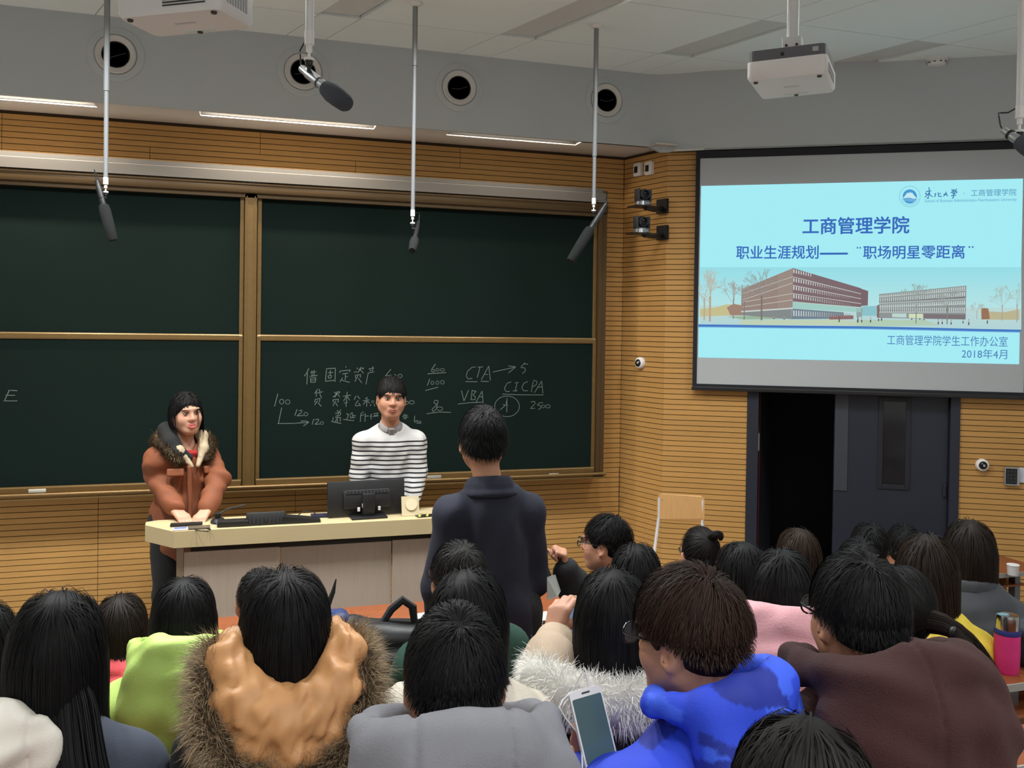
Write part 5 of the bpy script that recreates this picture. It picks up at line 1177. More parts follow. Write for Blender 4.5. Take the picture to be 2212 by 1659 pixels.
# ------------------------------------------------------------------ hair
def head_frame(k, P): return (np.asarray(P)-k.head)@k.HR/k.s
HE = np.array([0.079, 0.099, 0.104]); HEc = np.array([0, -0.012, 0.020])
def hairline(u):
    """u unit directions in the head frame: true where hair grows"""
    f = u[:, 1]; z = u[:, 2]; th = np.where(f > 0, 0.02+0.62*np.clip(f, 0, 1)**1.2, 0.02-0.62*np.clip(-f, 0, 1)**0.7)
    return z > th
def grow(k, n, length, seed, part=((0.0, -0.25, 1.0), (0.0, 0.55, 0.8)), steps=12, grav=(0.10, 0.5), lift=(1.02, 1.14), normal=0.25, jitter=0.12, colliders=(), lenvar=0.15, back_short=0.0, front_len=None, wind=(0, 0, 0), fwd=0.0, level=None, flare=1.10, nape=-2.0):
    r = np.random.default_rng(seed)
    u = nz(r.normal(size=(n*4, 3))); u = u[hairline(u) & (u[:, 2] > nape)][:n]; n = len(u)
    P = HEc+u*HE
    a = np.array(part[0], float); b = np.array(part[1], float); a = HEc+nz(a)*HE; b = HEc+nz(b)*HE
    ab = b-a; t = np.clip(((P-a)@ab)/(ab@ab+1e-9), 0, 1); near = a+t[:, None]*ab
    nrm = nz(u/HE)
    d = P-near; d = d-nrm*(d*nrm).sum(1, keepdims=True); d = nz(d+1e-4*r.normal(size=d.shape))
    d = nz(d+nrm*normal+r.normal(size=d.shape)*jitter+np.array([0, fwd, 0]))
    R = k.HR.T
    W = lambda q: k.head+(q*k.s)@R            # head frame to root frame
    Dw = d@R
    X = W(P); hc = W(HEc[None])[0]
    L = length*(1+r.uniform(-lenvar, lenvar, n))
    if level is not None: L = np.maximum(0.03, (X[:, 2]-(k.head[2]+level))*1.12+0.02)*(1+r.uniform(-lenvar, lenvar, n))
    if back_short: L = L*np.where(u[:, 2] < 0.5, 1-back_short*np.clip((0.5-u[:, 2])/0.5, 0, 1), 1)
    if front_len is not None: L = np.where((u[:, 1] > 0.35) & (np.abs(u[:, 0]) < 0.62), front_len*(1+r.uniform(-0.1, 0.1, n)), L)
    layer = r.uniform(lift[0], lift[1], n)[:, None]
    paths = [X]; ds = (L/(steps-1))[:, None]
    for i in range(1, steps):
        g = grav[0]+(grav[1]-grav[0])*i/(steps-1)
        Dw = nz(Dw*(1-g)+np.array([0, 0, -1.0])*g+np.array(wind)*g+r.normal(size=Dw.shape)*jitter*0.25)
        X = X+Dw*ds
        q = ((X-hc)@k.HR)/(HE*k.s*layer); m = np.linalg.norm(q, axis=1, keepdims=True)
        X = np.where(m < 1, hc+(q/np.maximum(m, 1e-6)*(HE*k.s*layer))@R, X)
        # hair lies on the head above its widest level and hangs close below it
        q = ((X-hc)@k.HR)/(HE*k.s*layer); m = np.linalg.norm(q, axis=1, keepdims=True); up = (X[:, 2:3] > hc[2]-0.01) & (m > 1.04)
        X = np.where(up, hc+(q/np.maximum(m, 1e-6)*1.04*(HE*k.s*layer))@R, X)
        lt = np.linalg.norm(q[:, :2], axis=1, keepdims=True); dn = (X[:, 2:3] <= hc[2]-0.01) & (lt > flare)
        X = np.where(dn, np.concatenate([hc[:2]+(X[:, :2]-hc[:2])*(flare/np.maximum(lt, 1e-6)), X[:, 2:3]], 1), X)
        for (c, rr) in colliders:
            c = np.array(c); rr = np.array(rr)*(1+0.06*(layer-1.08)/0.06); q = (X-c)/rr; m = np.linalg.norm(q, axis=1, keepdims=True)
            X = np.where(m < 1, c+q/np.maximum(m, 1e-6)*rr, X)
        Dw = nz(0.35*Dw+0.65*nz(X-paths[-1]))
        paths.append(X)
    paths = np.stack(paths, 1); ax = paths-np.array([hc[0], hc[1]+0.01, 0])*np.array([1, 1, 0]); ax[:, :, 2] = 0.35*(paths[:, :, 2]-hc[2]).clip(0, 0.2)*3
    # centre the outward direction on the head axis
    out = paths-hc; out[:, :, 2] = np.maximum(out[:, :, 2], 0); out = nz(out+1e-4)
    return paths, out, r
def hair(k, root, color, n=1600, width=0.0035, cap_ex=0.002, cap_long=None, name='hair', caph=0.008, streak=None, face_cut=True, seed=1, **kw):
    """hair = covering shell plus many fine strands, one mesh"""
    paths, out, r = grow(k, n, seed=seed, **kw)
    base = np.array(color); v = np.exp(r.normal(size=(len(paths), 1))*0.28); cols = base*v
    if streak is not None:
        m = r.uniform(size=len(paths)) < streak[1]; cols[m] = np.array(streak[0])*v[m]
    wd = width*np.exp(r.normal(size=len(paths))*0.25)
    rb_ = ribbons(name, paths, wd, out, M_HAIR, root, cols)
    S = Solid(); R = k.HR; q = lambda p: HP(k, p)
    S.add(ell(q(HEc), (HE+cap_ex)*k.s, R), 0.01)
    if cap_long is not None:
        S.add(chain([np.array(p) for p in cap_long[0]], cap_long[1], 0.03), 0.05)
    if face_cut:
        S.cut(ell(q((0, 0.105, -0.055)), np.array((0.085, 0.098, 0.105))*k.s, R), 0.012)
        if cap_long is None:
            S.cut(ell(q((0, 0.02, -0.115)), np.array((0.12, 0.075, 0.085))*k.s, R), 0.012)
            S.cut(rbox(q((0, -0.06, -0.15)), np.array((0.2, 0.2, 0.08))*k.s, 0.01, R), 0.01)
        for e in (-1, 1): S.cut(ell(q((e*0.085, 0.0, -0.02)), np.array((0.02, 0.026, 0.036))*k.s, R), 0.006) if kw.get('length', 0.1) < 0.12 else None
    cp = mesh_solid(S, caph, name+'_cap', M_HAIR, root, vcol=lambda vv: np.repeat((base*0.8)[None], len(vv), 0))
    # join the shell and the strands
    a, b = rb_.data, cp.data
    bm = bmesh.new(); bm.from_mesh(a); bm.from_mesh(b); bm.to_mesh(a); bm.free(); bpy.data.objects.remove(cp); bpy.data.meshes.remove(b)
    return rb_
def fur(name, root, pts, radius, n, length, cols, seed=3, width=0.003, droop=0.35, steps=4, bias=(0, 0, 0)):
    """tube of fur along pts: strands with dark roots and tips given by cols (list of colour triples from root to tip)"""
    r = np.random.default_rng(seed); pts = np.array(pts, float); seg = r.uniform(0, len(pts)-1.001, n); i = seg.astype(int); t = (seg-i)[:, None]
    c = pts[i]*(1-t)+pts[i+1]*t; tg = nz(pts[i+1]-pts[i]); rnd = nz(r.normal(size=(n, 3))); rnd = nz(rnd-tg*(rnd*tg).sum(1, keepdims=True))
    rad = (radius if np.isscalar(radius) else np.interp(seg, np.arange(len(pts)), radius)[:, None])
    p = c+rnd*rad*0.6; d = nz(rnd+tg*r.uniform(-0.5, 0.5, (n, 1))+np.array(bias)+r.normal(size=(n, 3))*0.25)
    L = (length*np.exp(r.normal(size=(n, 1))*0.2))/(steps-1); path = [p]
    for s_ in range(1, steps):
        d = nz(d+np.array([0, 0, -droop])*s_/steps+r.normal(size=d.shape)*0.08); p = p+d*L; path.append(p)
    path = np.stack(path, 1); cols = np.array(cols, float)
    cc = cols[None]*np.exp(r.normal(size=(n, 1, 1))*0.3); out = np.repeat(nz(rnd*0.3+np.array([0, -0.5, 0.6]))[:, None], steps, 1)
    fr = ribbons(name, path, width, out, M_FUR, root, cc, taper=0.15)
    # soft core so that nothing shows through
    S = Solid(); S.add(chain([q for q in pts], [float(np.interp(a, np.arange(len(pts)), radius) if not np.isscalar(radius) else radius)*0.92 for a in range(len(pts))], 0.01), 0.01)
    cp = mesh_solid(S, 0.012, 'core', M_FUR, root, vcol=lambda vv: np.repeat((cols[0]*0.9)[None], len(vv), 0))
    bm = bmesh.new(); bm.from_mesh(fr.data); bm.from_mesh(cp.data); bm.to_mesh(fr.data); bm.free(); me = cp.data; bpy.data.objects.remove(cp); bpy.data.meshes.remove(me)
    return fr
def glasses(k, root, m, lens=True, w=0.026, h=0.020):
    q = lambda p: V(HP(k, p)); g = MB()
    for e in (-1, 1):
        ring = [q((e*0.033+w*math.cos(a)*(1 if abs(math.cos(a)) < 0.8 else 0.98), 0.110+0.003*abs(math.sin(a)), 0.004+h*math.sin(a))) for a in [2*math.pi*i/16 for i in range(17)]]
        g.tube(ring, 0.0022*k.s, 6, cap=False)
        g.tube([q((e*(0.033+w), 0.109, 0.010)), q((e*0.074, 0.080, 0.012)), q((e*0.083, 0.0, 0.006)), q((e*0.083, -0.018, -0.006))], 0.0024*k.s, 6)
    g.tube([q((-0.008, 0.112, 0.008)), q((0, 0.116, 0.011)), q((0.008, 0.112, 0.008))], 0.002*k.s, 6)
    o = g.build('glasses', m, root, smooth=True)
    for e in (-1, 1):
        n = 14; l = MB(); l.add([q((e*0.033+w*0.95*math.cos(2*math.pi*i/n), 0.111, 0.004+h*0.95*math.sin(2*math.pi*i/n))) for i in range(n)]+[q((e*0.033+w*0.95*math.cos(2*math.pi*i/n), 0.1122, 0.004+h*0.95*math.sin(2*math.pi*i/n))) for i in range(n)], [tuple(range(n)), tuple(range(2*n-1, n-1, -1))]+[(i, (i+1) % n, n+(i+1) % n, n+i) for i in range(n)])
        l.build('lens', mat('spectacle_glass', rgb(235, 240, 242), rough=0.02, alpha=0.07), o)
    return o
def face(k, root, smile=0.3, teeth=False, lip=(176, 96, 88), brow=0.006):
    """eyes, eyebrows and mouth as small meshes on the face"""
    q = lambda p: V(HP(k, p)); R3 = Matrix(k.HR.tolist()); M_EW = mat('eye_white', rgb(214, 206, 198), rough=0.3); M_EB = mat('eye_dark', rgb(22, 16, 14), rough=0.2); M_LIP = mat('lip_%d_%d_%d' % lip, rgb(*lip), rough=0.45); M_BR = mat('brow_dark', rgb(34, 26, 24), rough=0.8)
    for e in (-1, 1):
        def eb(prof, sc, c, m, nm, par=root):
            b = MB(); b.lathe(prof, 14); b.v = [tuple(q(np.array(c)+np.array(v)*np.array(sc))) for v in b.v]; return b.build(nm, m, par, smooth=True)
        sph = [(0.0, -1), (0.5, -0.866), (0.866, -0.5), (1, 0), (0.866, 0.5), (0.5, 0.866), (0.0, 1)]
        ey = eb(sph, (0.0130, 0.0065, 0.0042-0.0014*smile), (e*0.031, 0.0855, 0.004), M_EW, 'eye')
        eb(sph, (0.0066, 0.0042, 0.0044-0.001*smile), (e*0.031, 0.0895, 0.004), M_EB, 'iris', ey)
        ls = MB(); ls.tube([q((e*(0.031+x), 0.0905-0.004*abs(x/0.016), 0.004+0.0062*(1-(x/0.018)**2)-0.001)) for x in np.linspace(-0.016, 0.017, 8)], 0.0017*k.s, 6); ls.build('eyelash', M_BR, root, smooth=True)
        br = MB(); br.tube([q((e*(0.032+x), 0.0935-0.010*(abs(x)/0.024)**2, 0.024+0.004*(1-(x/0.024)**2)-0.003*x/0.024)) for x in np.linspace(-0.021, 0.024, 8)], [brow*k.s*t for t in (0.35, 0.55, 0.6, 0.6, 0.55, 0.45, 0.35, 0.2)], 6); br.build('eyebrow', M_BR, root, smooth=True)
    mw_ = 1.05+0.28*smile
    zs = lambda x: -0.064+smile*0.011*(x/(0.026*mw_))**2
    up = MB(); up.tube([q((x, 0.0998-0.010*(x/0.026)**2, zs(x)+0.0045)) for x in np.linspace(-0.025*mw_, 0.025*mw_, 9)], [k.s*t for t in (0.001, 0.0025, 0.0036, 0.0042, 0.0038, 0.0042, 0.0036, 0.0025, 0.001)], 7); up.build('upper_lip', M_LIP, root, smooth=True)
    lo = MB(); lo.tube([q((x, 0.0988-0.010*(x/0.026)**2, zs(x)-0.0045-(0.006 if teeth else 0.0)*(1-(x/0.025)**2))) for x in np.linspace(-0.024*mw_, 0.024*mw_, 9)], [k.s*t for t in (0.001, 0.003, 0.0045, 0.0052, 0.0054, 0.0052, 0.0045, 0.003, 0.001)], 7); lo.build('lower_lip', M_LIP, root, smooth=True)
    if teeth:
        tt = MB(); xs_ = np.linspace(-0.021*mw_, 0.021*mw_, 9)
        top = [q((x, 0.1000-0.010*(x/0.026)**2, zs(x)+0.003)) for x in xs_]; bot = [q((x, 0.0994-0.010*(x/0.026)**2, zs(x)-0.0035-0.004*(1-(x/(0.021*mw_))**2))) for x in xs_]
        tt.add(top+bot, [(i, i+1, 9+i+1, 9+i) for i in range(8)]); tt.build('teeth', mat('teeth_white', rgb(232, 226, 216), rough=0.3), root)
    else:
        mt = MB(); mt.tube([q((x, 0.1008-0.010*(x/0.026)**2, zs(x))) for x in np.linspace(-0.024, 0.024, 9)], 0.0013*k.s, 6); mt.build('mouth_line', M_BR, root)
# ------------------------------------------------------------------ placing people
def az_of(p): return math.atan2(p.x, p.y)
def person(top, y, turn, label, who=None, s=1.0, seated=True, floor=None, hair_h=0.014, seat=True, group=None, **sk):
    """top: photo pixel of the crown; y: world distance; turn: facing relative to looking straight away from the photographer (deg, + to the right)"""
    P = at_y(top[0], top[1], y); fz = tier_z(y) if floor is None else floor
    hz = P.z-(0.120*s+hair_h)-fz; azf = az_of(P)+math.radians(turn); th = -azf
    k = skeleton(hz, seated=seated, s=s, **sk)
    off = rotz(th)@k.head
    root = empty('person', (P.x-off[0], P.y-off[1], fz), th, label, 'person', group or ('audience' if seated else None))
    k.root = root; k.th = th; k.fz = fz
    if seated and seat: folding_seat(P.x-off[0], P.y-off[1], fz, th, 'folding wooden seat occupied by the ' + who)
    return k, root
def loc_of(k, w):
    """world point to root-local"""
    r = rotz(-k.th)@(np.array(w)-np.array(k.root.location)); return r

def lock(k, root, guide, radii, n, color, name='hair_lock', width=0.0032, seed=5, steps=14, flat=0.6, var=0.28, cap_h=0.009):
    """bundle of strands along a guide curve (root-local points)"""
    r = np.random.default_rng(seed); g = np.array(guide, float); t0 = np.linspace(0, len(g)-1, steps); i = np.minimum(t0.astype(int), len(g)-2); f = (t0-i)[:, None]
    # smooth interpolation
    gm = np.gradient(g, axis=0); a, b = g[i], g[i+1]; ma, mb = gm[i], gm[i+1]
    c = (2*f**3-3*f**2+1)*a+(f**3-2*f**2+f)*ma+(-2*f**3+3*f**2)*b+(f**3-f**2)*mb
    rad = np.interp(t0, np.arange(len(g)), radii)
    tg = nz(np.gradient(c, axis=0)); e1 = nz(np.cross(tg, np.array([0.1, 1.0, 0.2]))); e2 = np.cross(tg, e1)
    th = r.uniform(0, 2*np.pi, n); rr = np.sqrt(r.uniform(0.1, 1, n))
    tw = r.normal(size=(n, 1))*0.25*np.linspace(0, 1, steps)[None]
    o1 = (rr[:, None]*np.cos(th[:, None]+tw))*rad[None]; o2 = (rr[:, None]*np.sin(th[:, None]+tw))*rad[None]*flat
    end = r.uniform(0.82, 1.0, n)
    paths = c[None]+o1[:, :, None]*e1[None]+o2[:, :, None]*e2[None]
    # vary the strand lengths
    s_ = np.linspace(0, 1, steps)[None]*end[:, None]*(steps-1); j = np.minimum(s_.astype(int), steps-2); fr = (s_-j)[..., None]
    ar = np.arange(n)[:, None]; paths = paths[ar, j]*(1-fr)+paths[ar, j+1]*fr
    out = paths-c[None]; out = nz(out+np.array([0, -0.01, 0.006]))
    cols = np.array(color)*np.exp(r.normal(size=(n, 1))*var)
    o = ribbons(name, paths, width*np.exp(r.normal(size=n)*0.2), out, M_HAIR, root, cols, taper=0.3)
    S = Solid(); S.add(chain([q for q in c[:-1]], [float(x)*flat*0.85 for x in rad[:-1]], 0.01), 0.01)
    cp = mesh_solid(S, cap_h, 'core', M_HAIR, root, vcol=lambda vv: np.repeat((np.array(color)*0.8)[None], len(vv), 0))
    bm = bmesh.new(); bm.from_mesh(o.data); bm.from_mesh(cp.data); bm.to_mesh(o.data); bm.free(); me = cp.data; bpy.data.objects.remove(cp); bpy.data.meshes.remove(me)
    return o
def tied(k, root, color, gather, n=2200, width=0.0024, seed=2, caph=0.008, ex=0.001, name='hair'):
    """hair combed tight over the head towards one gathering direction (head frame)"""
    r = np.random.default_rng(seed); u = nz(r.normal(size=(n*4, 3))); u = u[hairline(u)][:n]; g = nz(np.array(gather, float)); st = 9
    t = np.linspace(0, 1, st)[None, :, None]; U = nz(u[:, None]*(1-t)+g[None, None]*t+r.normal(size=(len(u), 1, 3))*0.03)
    lay = r.uniform(1.05, 1.13, len(u))[:, None, None]
    P = k.head+((HEc+U*HE*lay)*k.s)@k.HR.T; out = U@k.HR.T
    o = ribbons(name, P, width*np.exp(r.normal(size=len(u))*0.2), out, M_HAIR, root, np.array(color)*np.exp(r.normal(size=(len(u), 1))*0.28), taper=0.8)
    S = Solid(); R = k.HR; q = lambda p: HP(k, p); S.add(ell(q(HEc), (HE+ex)*k.s, R), 0.01)
    S.cut(ell(q((0, 0.105, -0.055)), np.array((0.085, 0.098, 0.105))*k.s, R), 0.012); S.cut(ell(q((0, 0.02, -0.115)), np.array((0.12, 0.075, 0.085))*k.s, R), 0.012)
    cp = mesh_solid(S, caph, 'core', M_HAIR, root, vcol=lambda vv: np.repeat((np.array(color)*0.8)[None], len(vv), 0))
    bm = bmesh.new(); bm.from_mesh(o.data); bm.from_mesh(cp.data); bm.to_mesh(o.data); bm.free(); me = cp.data; bpy.data.objects.remove(cp); bpy.data.meshes.remove(me)
    return o
# ================================================================== people
BLK = cloth('black', (26, 26, 30)); DNAVY = cloth('dark_navy', (26, 29, 46)); JEAN = cloth('dark_jeans', (40, 46, 62)); LEGG = cloth('leggings', (20, 20, 24))
SHOE = mat('shoe_black', rgb(30, 28, 28), rough=0.5)
A_ = np.array
SH = dict(length=0.060, part=((0.05, -0.45, 0.9), (0.02, -0.40, 0.92)), normal=0.10, grav=(0.03, 0.25), lift=(1.04, 1.12), back_short=0.72, front_len=0.070, jitter=0.16, steps=6, nape=-0.48)
def LONG(level, side=0.0, crown=(0.0, -0.25, 1.0), **kw):
    d = dict(length=0.4, level=level, part=(crown, (side, 0.6, 0.75)), grav=(0.12, 0.62), lift=(1.04, 1.13), normal=0.1, jitter=0.05, lenvar=0.06, steps=10, front_len=None); d.update(kw); return d
def capl(k, level, r0=0.080, r1=0.060, back=0.045):
    r0, r1 = min(r0, 0.070)*k.s, min(r1, 0.056)*k.s
    h = k.head; return ([h+A_([0, -0.02, 0.0]), h+A_([0, -back, level*0.55]), h+A_([0, -back-0.005, level*0.92])], [r0, (r0+r1)/2, r1])
def cols_for(k): 
    L = lambda t: k.hip+(k.nb-k.hip)*t
    return [(L(0.66), (0.185, 0.135, 0.20))]
def dress(k, root, m, ex=0.03, arm=0.03, h=0.010, name='jacket', seed=1, fold=0.004, fs=26, neck=0.062, legs=None, quilt=None, cuff=0.0, **kw):
    S = torso_solid(k, ex, arm, cuff=cuff, **kw); add_cuts(S, k, neck)
    f = folds(seed, fold, fs)
    if quilt:
        def q(P, f=f):
            z = P[:, 2]/quilt[0]; w = np.abs(np.sin(np.pi*z)); return f(P)+quilt[1]*(np.sqrt(w)-0.6).astype(F32)
        S.disp = q
    else: S.disp = f
    o = thin(mesh_solid(S, h, name, m, root), 0.45)
    if legs is not None: trousers(k, root, legs); shoes(k, root, SHOE)
    return o
def collar(k, root, m, r=0.072, h=0.05, th=0.010, name='collar', tilt=0.02, res=0.006, open_front=True):
    S = Solid(); nb = k.nb
    n = 13; pts = []
    for i in range(n):
        a = math.radians(-155+310*i/(n-1)); pts.append(nb+A_([r*math.sin(a), 0.0-r*1.05*math.cos(a), 0.012+tilt*math.cos(a)]))
    for dz in np.linspace(0, h, 4): S.add(chain([p+A_([p[0]*-0.15*dz/h, 0, dz]) for p in pts], [th]*n), 0.012)
    return mesh_solid(S, res, name, m, root)
# ---------------------------------------------------------------- woman at the desk
k, wo = person((403, 842), 5.30, 156, 'person in rust brown parka with fur hood smiling behind the teacher desk', seated=False, floor=FLOOR_Z, lean=0.03, shw=0.135, head_yaw=-0.10, head_roll=0.06, s=0.98)
def setarm(k, e, elbow, wrist, f, n, curl, thumb=(0.5, 0.3), side=None, **kw):
    k.el[e] = loc_of(k, elbow); k.wr[e] = loc_of(k, wrist); Rm = rotz(-k.th)
    k.hd[e] = dict(f=Rm@A_(f), n=Rm@A_(n), side=-e if side is None else side, curl=curl, thumb=thumb, **kw)
setarm(k, 1, at_y(338, 1030, 5.30), at_y(379, 1101, 5.10), (0.48, -0.62, -0.42), (0.1, -0.25, 1), (0.25, 0.3, 0.35, 0.4), (0.4, 0.2))
setarm(k, -1, at_y(472, 1035, 5.26), at_y(447, 1100, 5.08), (-0.35, -0.72, -0.45), (-0.1, -0.25, 1), (0.35, 0.35, 0.4, 0.4), (0.4, 0.2))
body(k, wo, SKIN3, 0.006); face(k, wo, smile=0.9, teeth=True, lip=(190, 90, 86), brow=0.0045)
RUST = cloth('rust_parka', (128, 70, 40), rough=0.75, noise=0.10, ns=9); CREAM = cloth('cream_pile', (176, 158, 130), bump=0.8, bscale=160)
S = torso_solid(k, 0.036, 0.023, hem=-0.07, cuff=0.06); add_cuts(S, k, 0.075, 0.14)
S.cut(cap(k.nb+A_([0, 0.17, -0.10]), k.nb+A_([0, 0.12, 0.06]), 0.022, 0.085), 0.02)
S.disp = folds(21, 0.006, 22); mesh_solid(S, 0.008, 'parka', RUST, wo)
# collar lining, placket, pocket flaps, waist buckle
S = Solid()
for e in (-1, 1): S.add(chain([k.nb+A_([e*0.075, -0.06, 0.055]), k.nb+A_([e*0.098, 0.03, 0.045]), k.nb+A_([e*0.070, 0.105, -0.02]), k.nb+A_([e*0.018, 0.150, -0.105])], [0.024, 0.028, 0.026, 0.012], 0.02), 0.02)
S.disp = folds(3, 0.0012, 120); mesh_solid(S, 0.006, 'hood_lining', CREAM, wo)
fp = [k.nb+A_([e_*x, y_, z_]) for (e_, x, y_, z_) in ((-1, 0.075, 0.135, -0.075), (-1, 0.125, 0.085, -0.025), (-1, 0.150, 0.0, 0.020), (-1, 0.120, -0.075, 0.035), (0, 0, -0.115, 0.030), (1, 0.120, -0.075, 0.035), (1, 0.150, 0.0, 0.020), (1, 0.125, 0.085, -0.025), (1, 0.075, 0.135, -0.075))]
fur('fur_trim', wo, fp, 0.028, 5000, 0.030, [(0.035, 0.022, 0.012), (0.13, 0.085, 0.045), (0.26, 0.19, 0.11), (0.10, 0.065, 0.035)], width=0.003)
S = Solid(); S.add(chain([k.nb+A_([0.03, 0.148, -0.11]), k.hip+A_([0.028, 0.178, 0.22]), k.hip+A_([0.02, 0.180, -0.02])], [0.014, 0.013, 0.012]), 0.01); mesh_solid(S, 0.006, 'placket', RUST, wo)
for e in (-1, 1):
    S = Solid(); S.add(rbox(k.nb+A_([e*0.100, 0.126, -0.135]), (0.045, 0.012, 0.022), 0.006, rotz(-e*0.45)@rotx(0.25)), 0.01); mesh_solid(S, 0.006, 'pocket_flap', RUST, wo)
S = Solid(); S.add(rbox(k.nb+A_([0, 0.078, -0.085]), (0.040, 0.02, 0.06), 0.01, rotx(-0.3)), 0.01); mesh_solid(S, 0.007, 'red_sweater', cloth('red', (150, 26, 30)), wo)
S = Solid(); S.add(chain([k.nb+A_([0.085, -0.035, 0.085]), k.nb+A_([0.090, 0.045, 0.02]), k.nb+A_([0.070, 0.095, -0.035]), k.nb+A_([0.020, 0.120, -0.060])], [0.048, 0.046, 0.040, 0.022], 0.02), 0.02); mesh_solid(S, 0.008, 'black_scarf', cloth('scarf_black', (13, 13, 15)), wo)
MB().box(tuple(k.hip+A_([0.13, 0.165, 0.03])), (0.03, 0.01, 0.018), M=Matrix.Rotation(-0.6, 3, 'Z')).build('buckle', M_ALU, wo)
trousers(k, wo, LEGG, ex=0.004); shoes(k, wo, SHOE)
kw = LONG(-0.20, side=0.1, n=1500, width=0.0032, seed=41, front_len=0.068, lift=(1.04, 1.11), fwd=0.05); hair(k, wo, HC['black'], cap_long=([k.head+A_([0, -0.045, 0.0]), k.head+A_([0, -0.06, -0.12])], [0.062, 0.05]), colliders=cols_for(k), **kw)
# ---------------------------------------------------------------- man in the striped sweater
k, ma = person((846, 812), 5.13, 174, 'person in white sweater with black stripes standing behind the monitor', seated=False, floor=FLOOR_Z, lean=0.03, shw=0.150, head_roll=-0.03, s=0.98)
setarm(k, -1, at_y(903, 1018, 5.14), at_y(891, 1084, 5.05), (-0.12, -0.35, -0.9), (0.5, -0.8, 0.2), (0.5, 0.5, 0.5, 0.55), (0.5, 0.5))
setarm(k, 1, at_y(776, 1030, 5.16), at_y(782, 1120, 5.08), (0.1, -0.2, -0.95), (-0.8, -0.5, 0.1), (0.3, 0.35, 0.4, 0.4))
body(k, ma, SKIN, 0.006); face(k, ma, smile=0.35, lip=(160, 92, 84), brow=0.007)
zs0 = at_y(845, 958, 5.0).z-FLOOR_Z
def stripe_mat():
    m = mat('striped_knit', rgb(184, 181, 180), rough=0.85, bump=0.3, bscale=420); nt = m.node_tree; N = nt.nodes; L = nt.links; b = N['Principled BSDF']
    tc = N.new('ShaderNodeTexCoord'); sx = N.new('ShaderNodeSeparateXYZ'); L.new(tc.outputs['Object'], sx.inputs[0])
    def mth(op, a, bb=None):
        n = N.new('ShaderNodeMath'); n.operation = op
        for i, q in enumerate((a, bb)):
            if q is None: continue
            if isinstance(q, (int, float)): n.inputs[i].default_value = q
            else: L.new(q, n.inputs[i])
        return n.outputs[0]
    d = mth('SUBTRACT', zs0, sx.outputs['Z']); fr = mth('FRACT', mth('DIVIDE', d, 0.0262)); st = mth('MULTIPLY', mth('LESS_THAN', fr, 0.34), mth('GREATER_THAN', d, 0.0))
    st = mth('MULTIPLY', st, mth('LESS_THAN', d, 0.42))
    mx = N.new('ShaderNodeMix'); mx.data_type = 'RGBA'; mx.inputs['A'].default_value = rgb(184, 181, 180); mx.inputs['B'].default_value = rgb(20, 20, 26); L.new(st, mx.inputs['Factor']); L.new(mx.outputs['Result'], b.inputs['Base Color']); return m
S = torso_solid(k, 0.014, 0.016, cuff=0.10, kk=0.04); add_cuts(S, k, 0.066, 0.14); S.disp = folds(8, 0.0035, 30); mesh_solid(S, 0.007, 'sweater', stripe_mat(), ma)
collar(k, ma, cloth('shirt_grey', (150, 148, 150)), r=0.060, h=0.024, th=0.006, name='shirt_collar', tilt=0.03, open_front=True)
S = Solid(); S.add(rbox(k.nb+A_([0, 0.070, -0.012]), (0.018, 0.006, 0.026), 0.004, rotx(-0.45)), 0.01); mesh_solid(S, 0.005, 'shirt_placket', cloth('shirt_grey', (150, 148, 150)), ma)
trousers(k, ma, JEAN, ex=0.006); shoes(k, ma, SHOE)
hair(k, ma, HC['soft'], n=3200, width=0.0022, seed=43, caph=0.007, **dict(SH, length=0.055, front_len=0.070, fwd=0.25, lift=(1.03, 1.14), grav=(0.05, 0.4)))
# ---------------------------------------------------------------- standing man seen from behind
k, sm = person((1043, 877), 3.42, -14, 'person in long dark navy coat standing with back to the photographer', seated=False, floor=-0.10, lean=0.02, shw=0.150, s=1.06, hx=-0.055)
k.el[1] = k.sh[1]+A_([0.045, 0.03, -0.28]); k.wr[1] = k.el[1]+A_([-0.02, 0.17, -0.16]); k.el[-1] = k.sh[-1]+A_([-0.05, 0.02, -0.28]); k.wr[-1] = k.el[-1]+A_([0.03, 0.10, -0.22])
body(k, sm, SKIN2, 0.007)
S = torso_solid(k, 0.034, 0.026, hem=-0.42, cuff=0.02, belly=1.1); add_cuts(S, k, 0.070, 0.13); S.disp = folds(17, 0.005, 20); mesh_solid(S, 0.009, 'coat', DNAVY, sm)
S = Solid(); n_ = 13
for j, (dz, ro) in enumerate(((0.055, 0.070), (0.030, 0.085), (0.0, 0.105))):
    S.add(chain([k.nb+A_([ro*1.05*math.sin(a), -ro*math.cos(a)-0.005, dz-0.01+0.015*math.cos(a)]) for a in [math.radians(-140+280*i/(n_-1)) for i in range(n_)]], [0.014]*n_), 0.03)
mesh_solid(S, 0.007, 'coat_collar', DNAVY, sm)
trousers(k, sm, BLK, ex=0.012); shoes(k, sm, SHOE)
hair(k, sm, HC['black'], n=4500, width=0.0020, seed=45, caph=0.007, **dict(SH, length=0.070, lift=(1.03, 1.15), front_len=0.08, back_short=0.45))
pp = at_y(1196, 1268, 3.25); o = MB(); o.add([(-0.028, 0, 0.040), (0.010, 0.01, 0.045), (0.030, 0.0, -0.018), (0.012, -0.01, -0.038), (-0.026, 0, -0.050)]+[(-0.028, 0.002, 0.040), (0.010, 0.012, 0.045), (0.030, 0.002, -0.018), (0.012, -0.008, -0.038), (-0.026, 0.002, -0.050)], [(0, 1, 2, 3, 4), (9, 8, 7, 6, 5)]+[(i, 5+i, 5+(i+1) % 5, (i+1) % 5) for i in range(5)])
o = o.build('paper_sheet', mat('paper_blueish', rgb(196, 206, 204), rough=0.7), sm, loc=tuple(loc_of(Sk_ := k, pp)), rot=(0, 0, -k.th), recalc=True); tag(o, 'crumpled pale paper tucked at the coat')
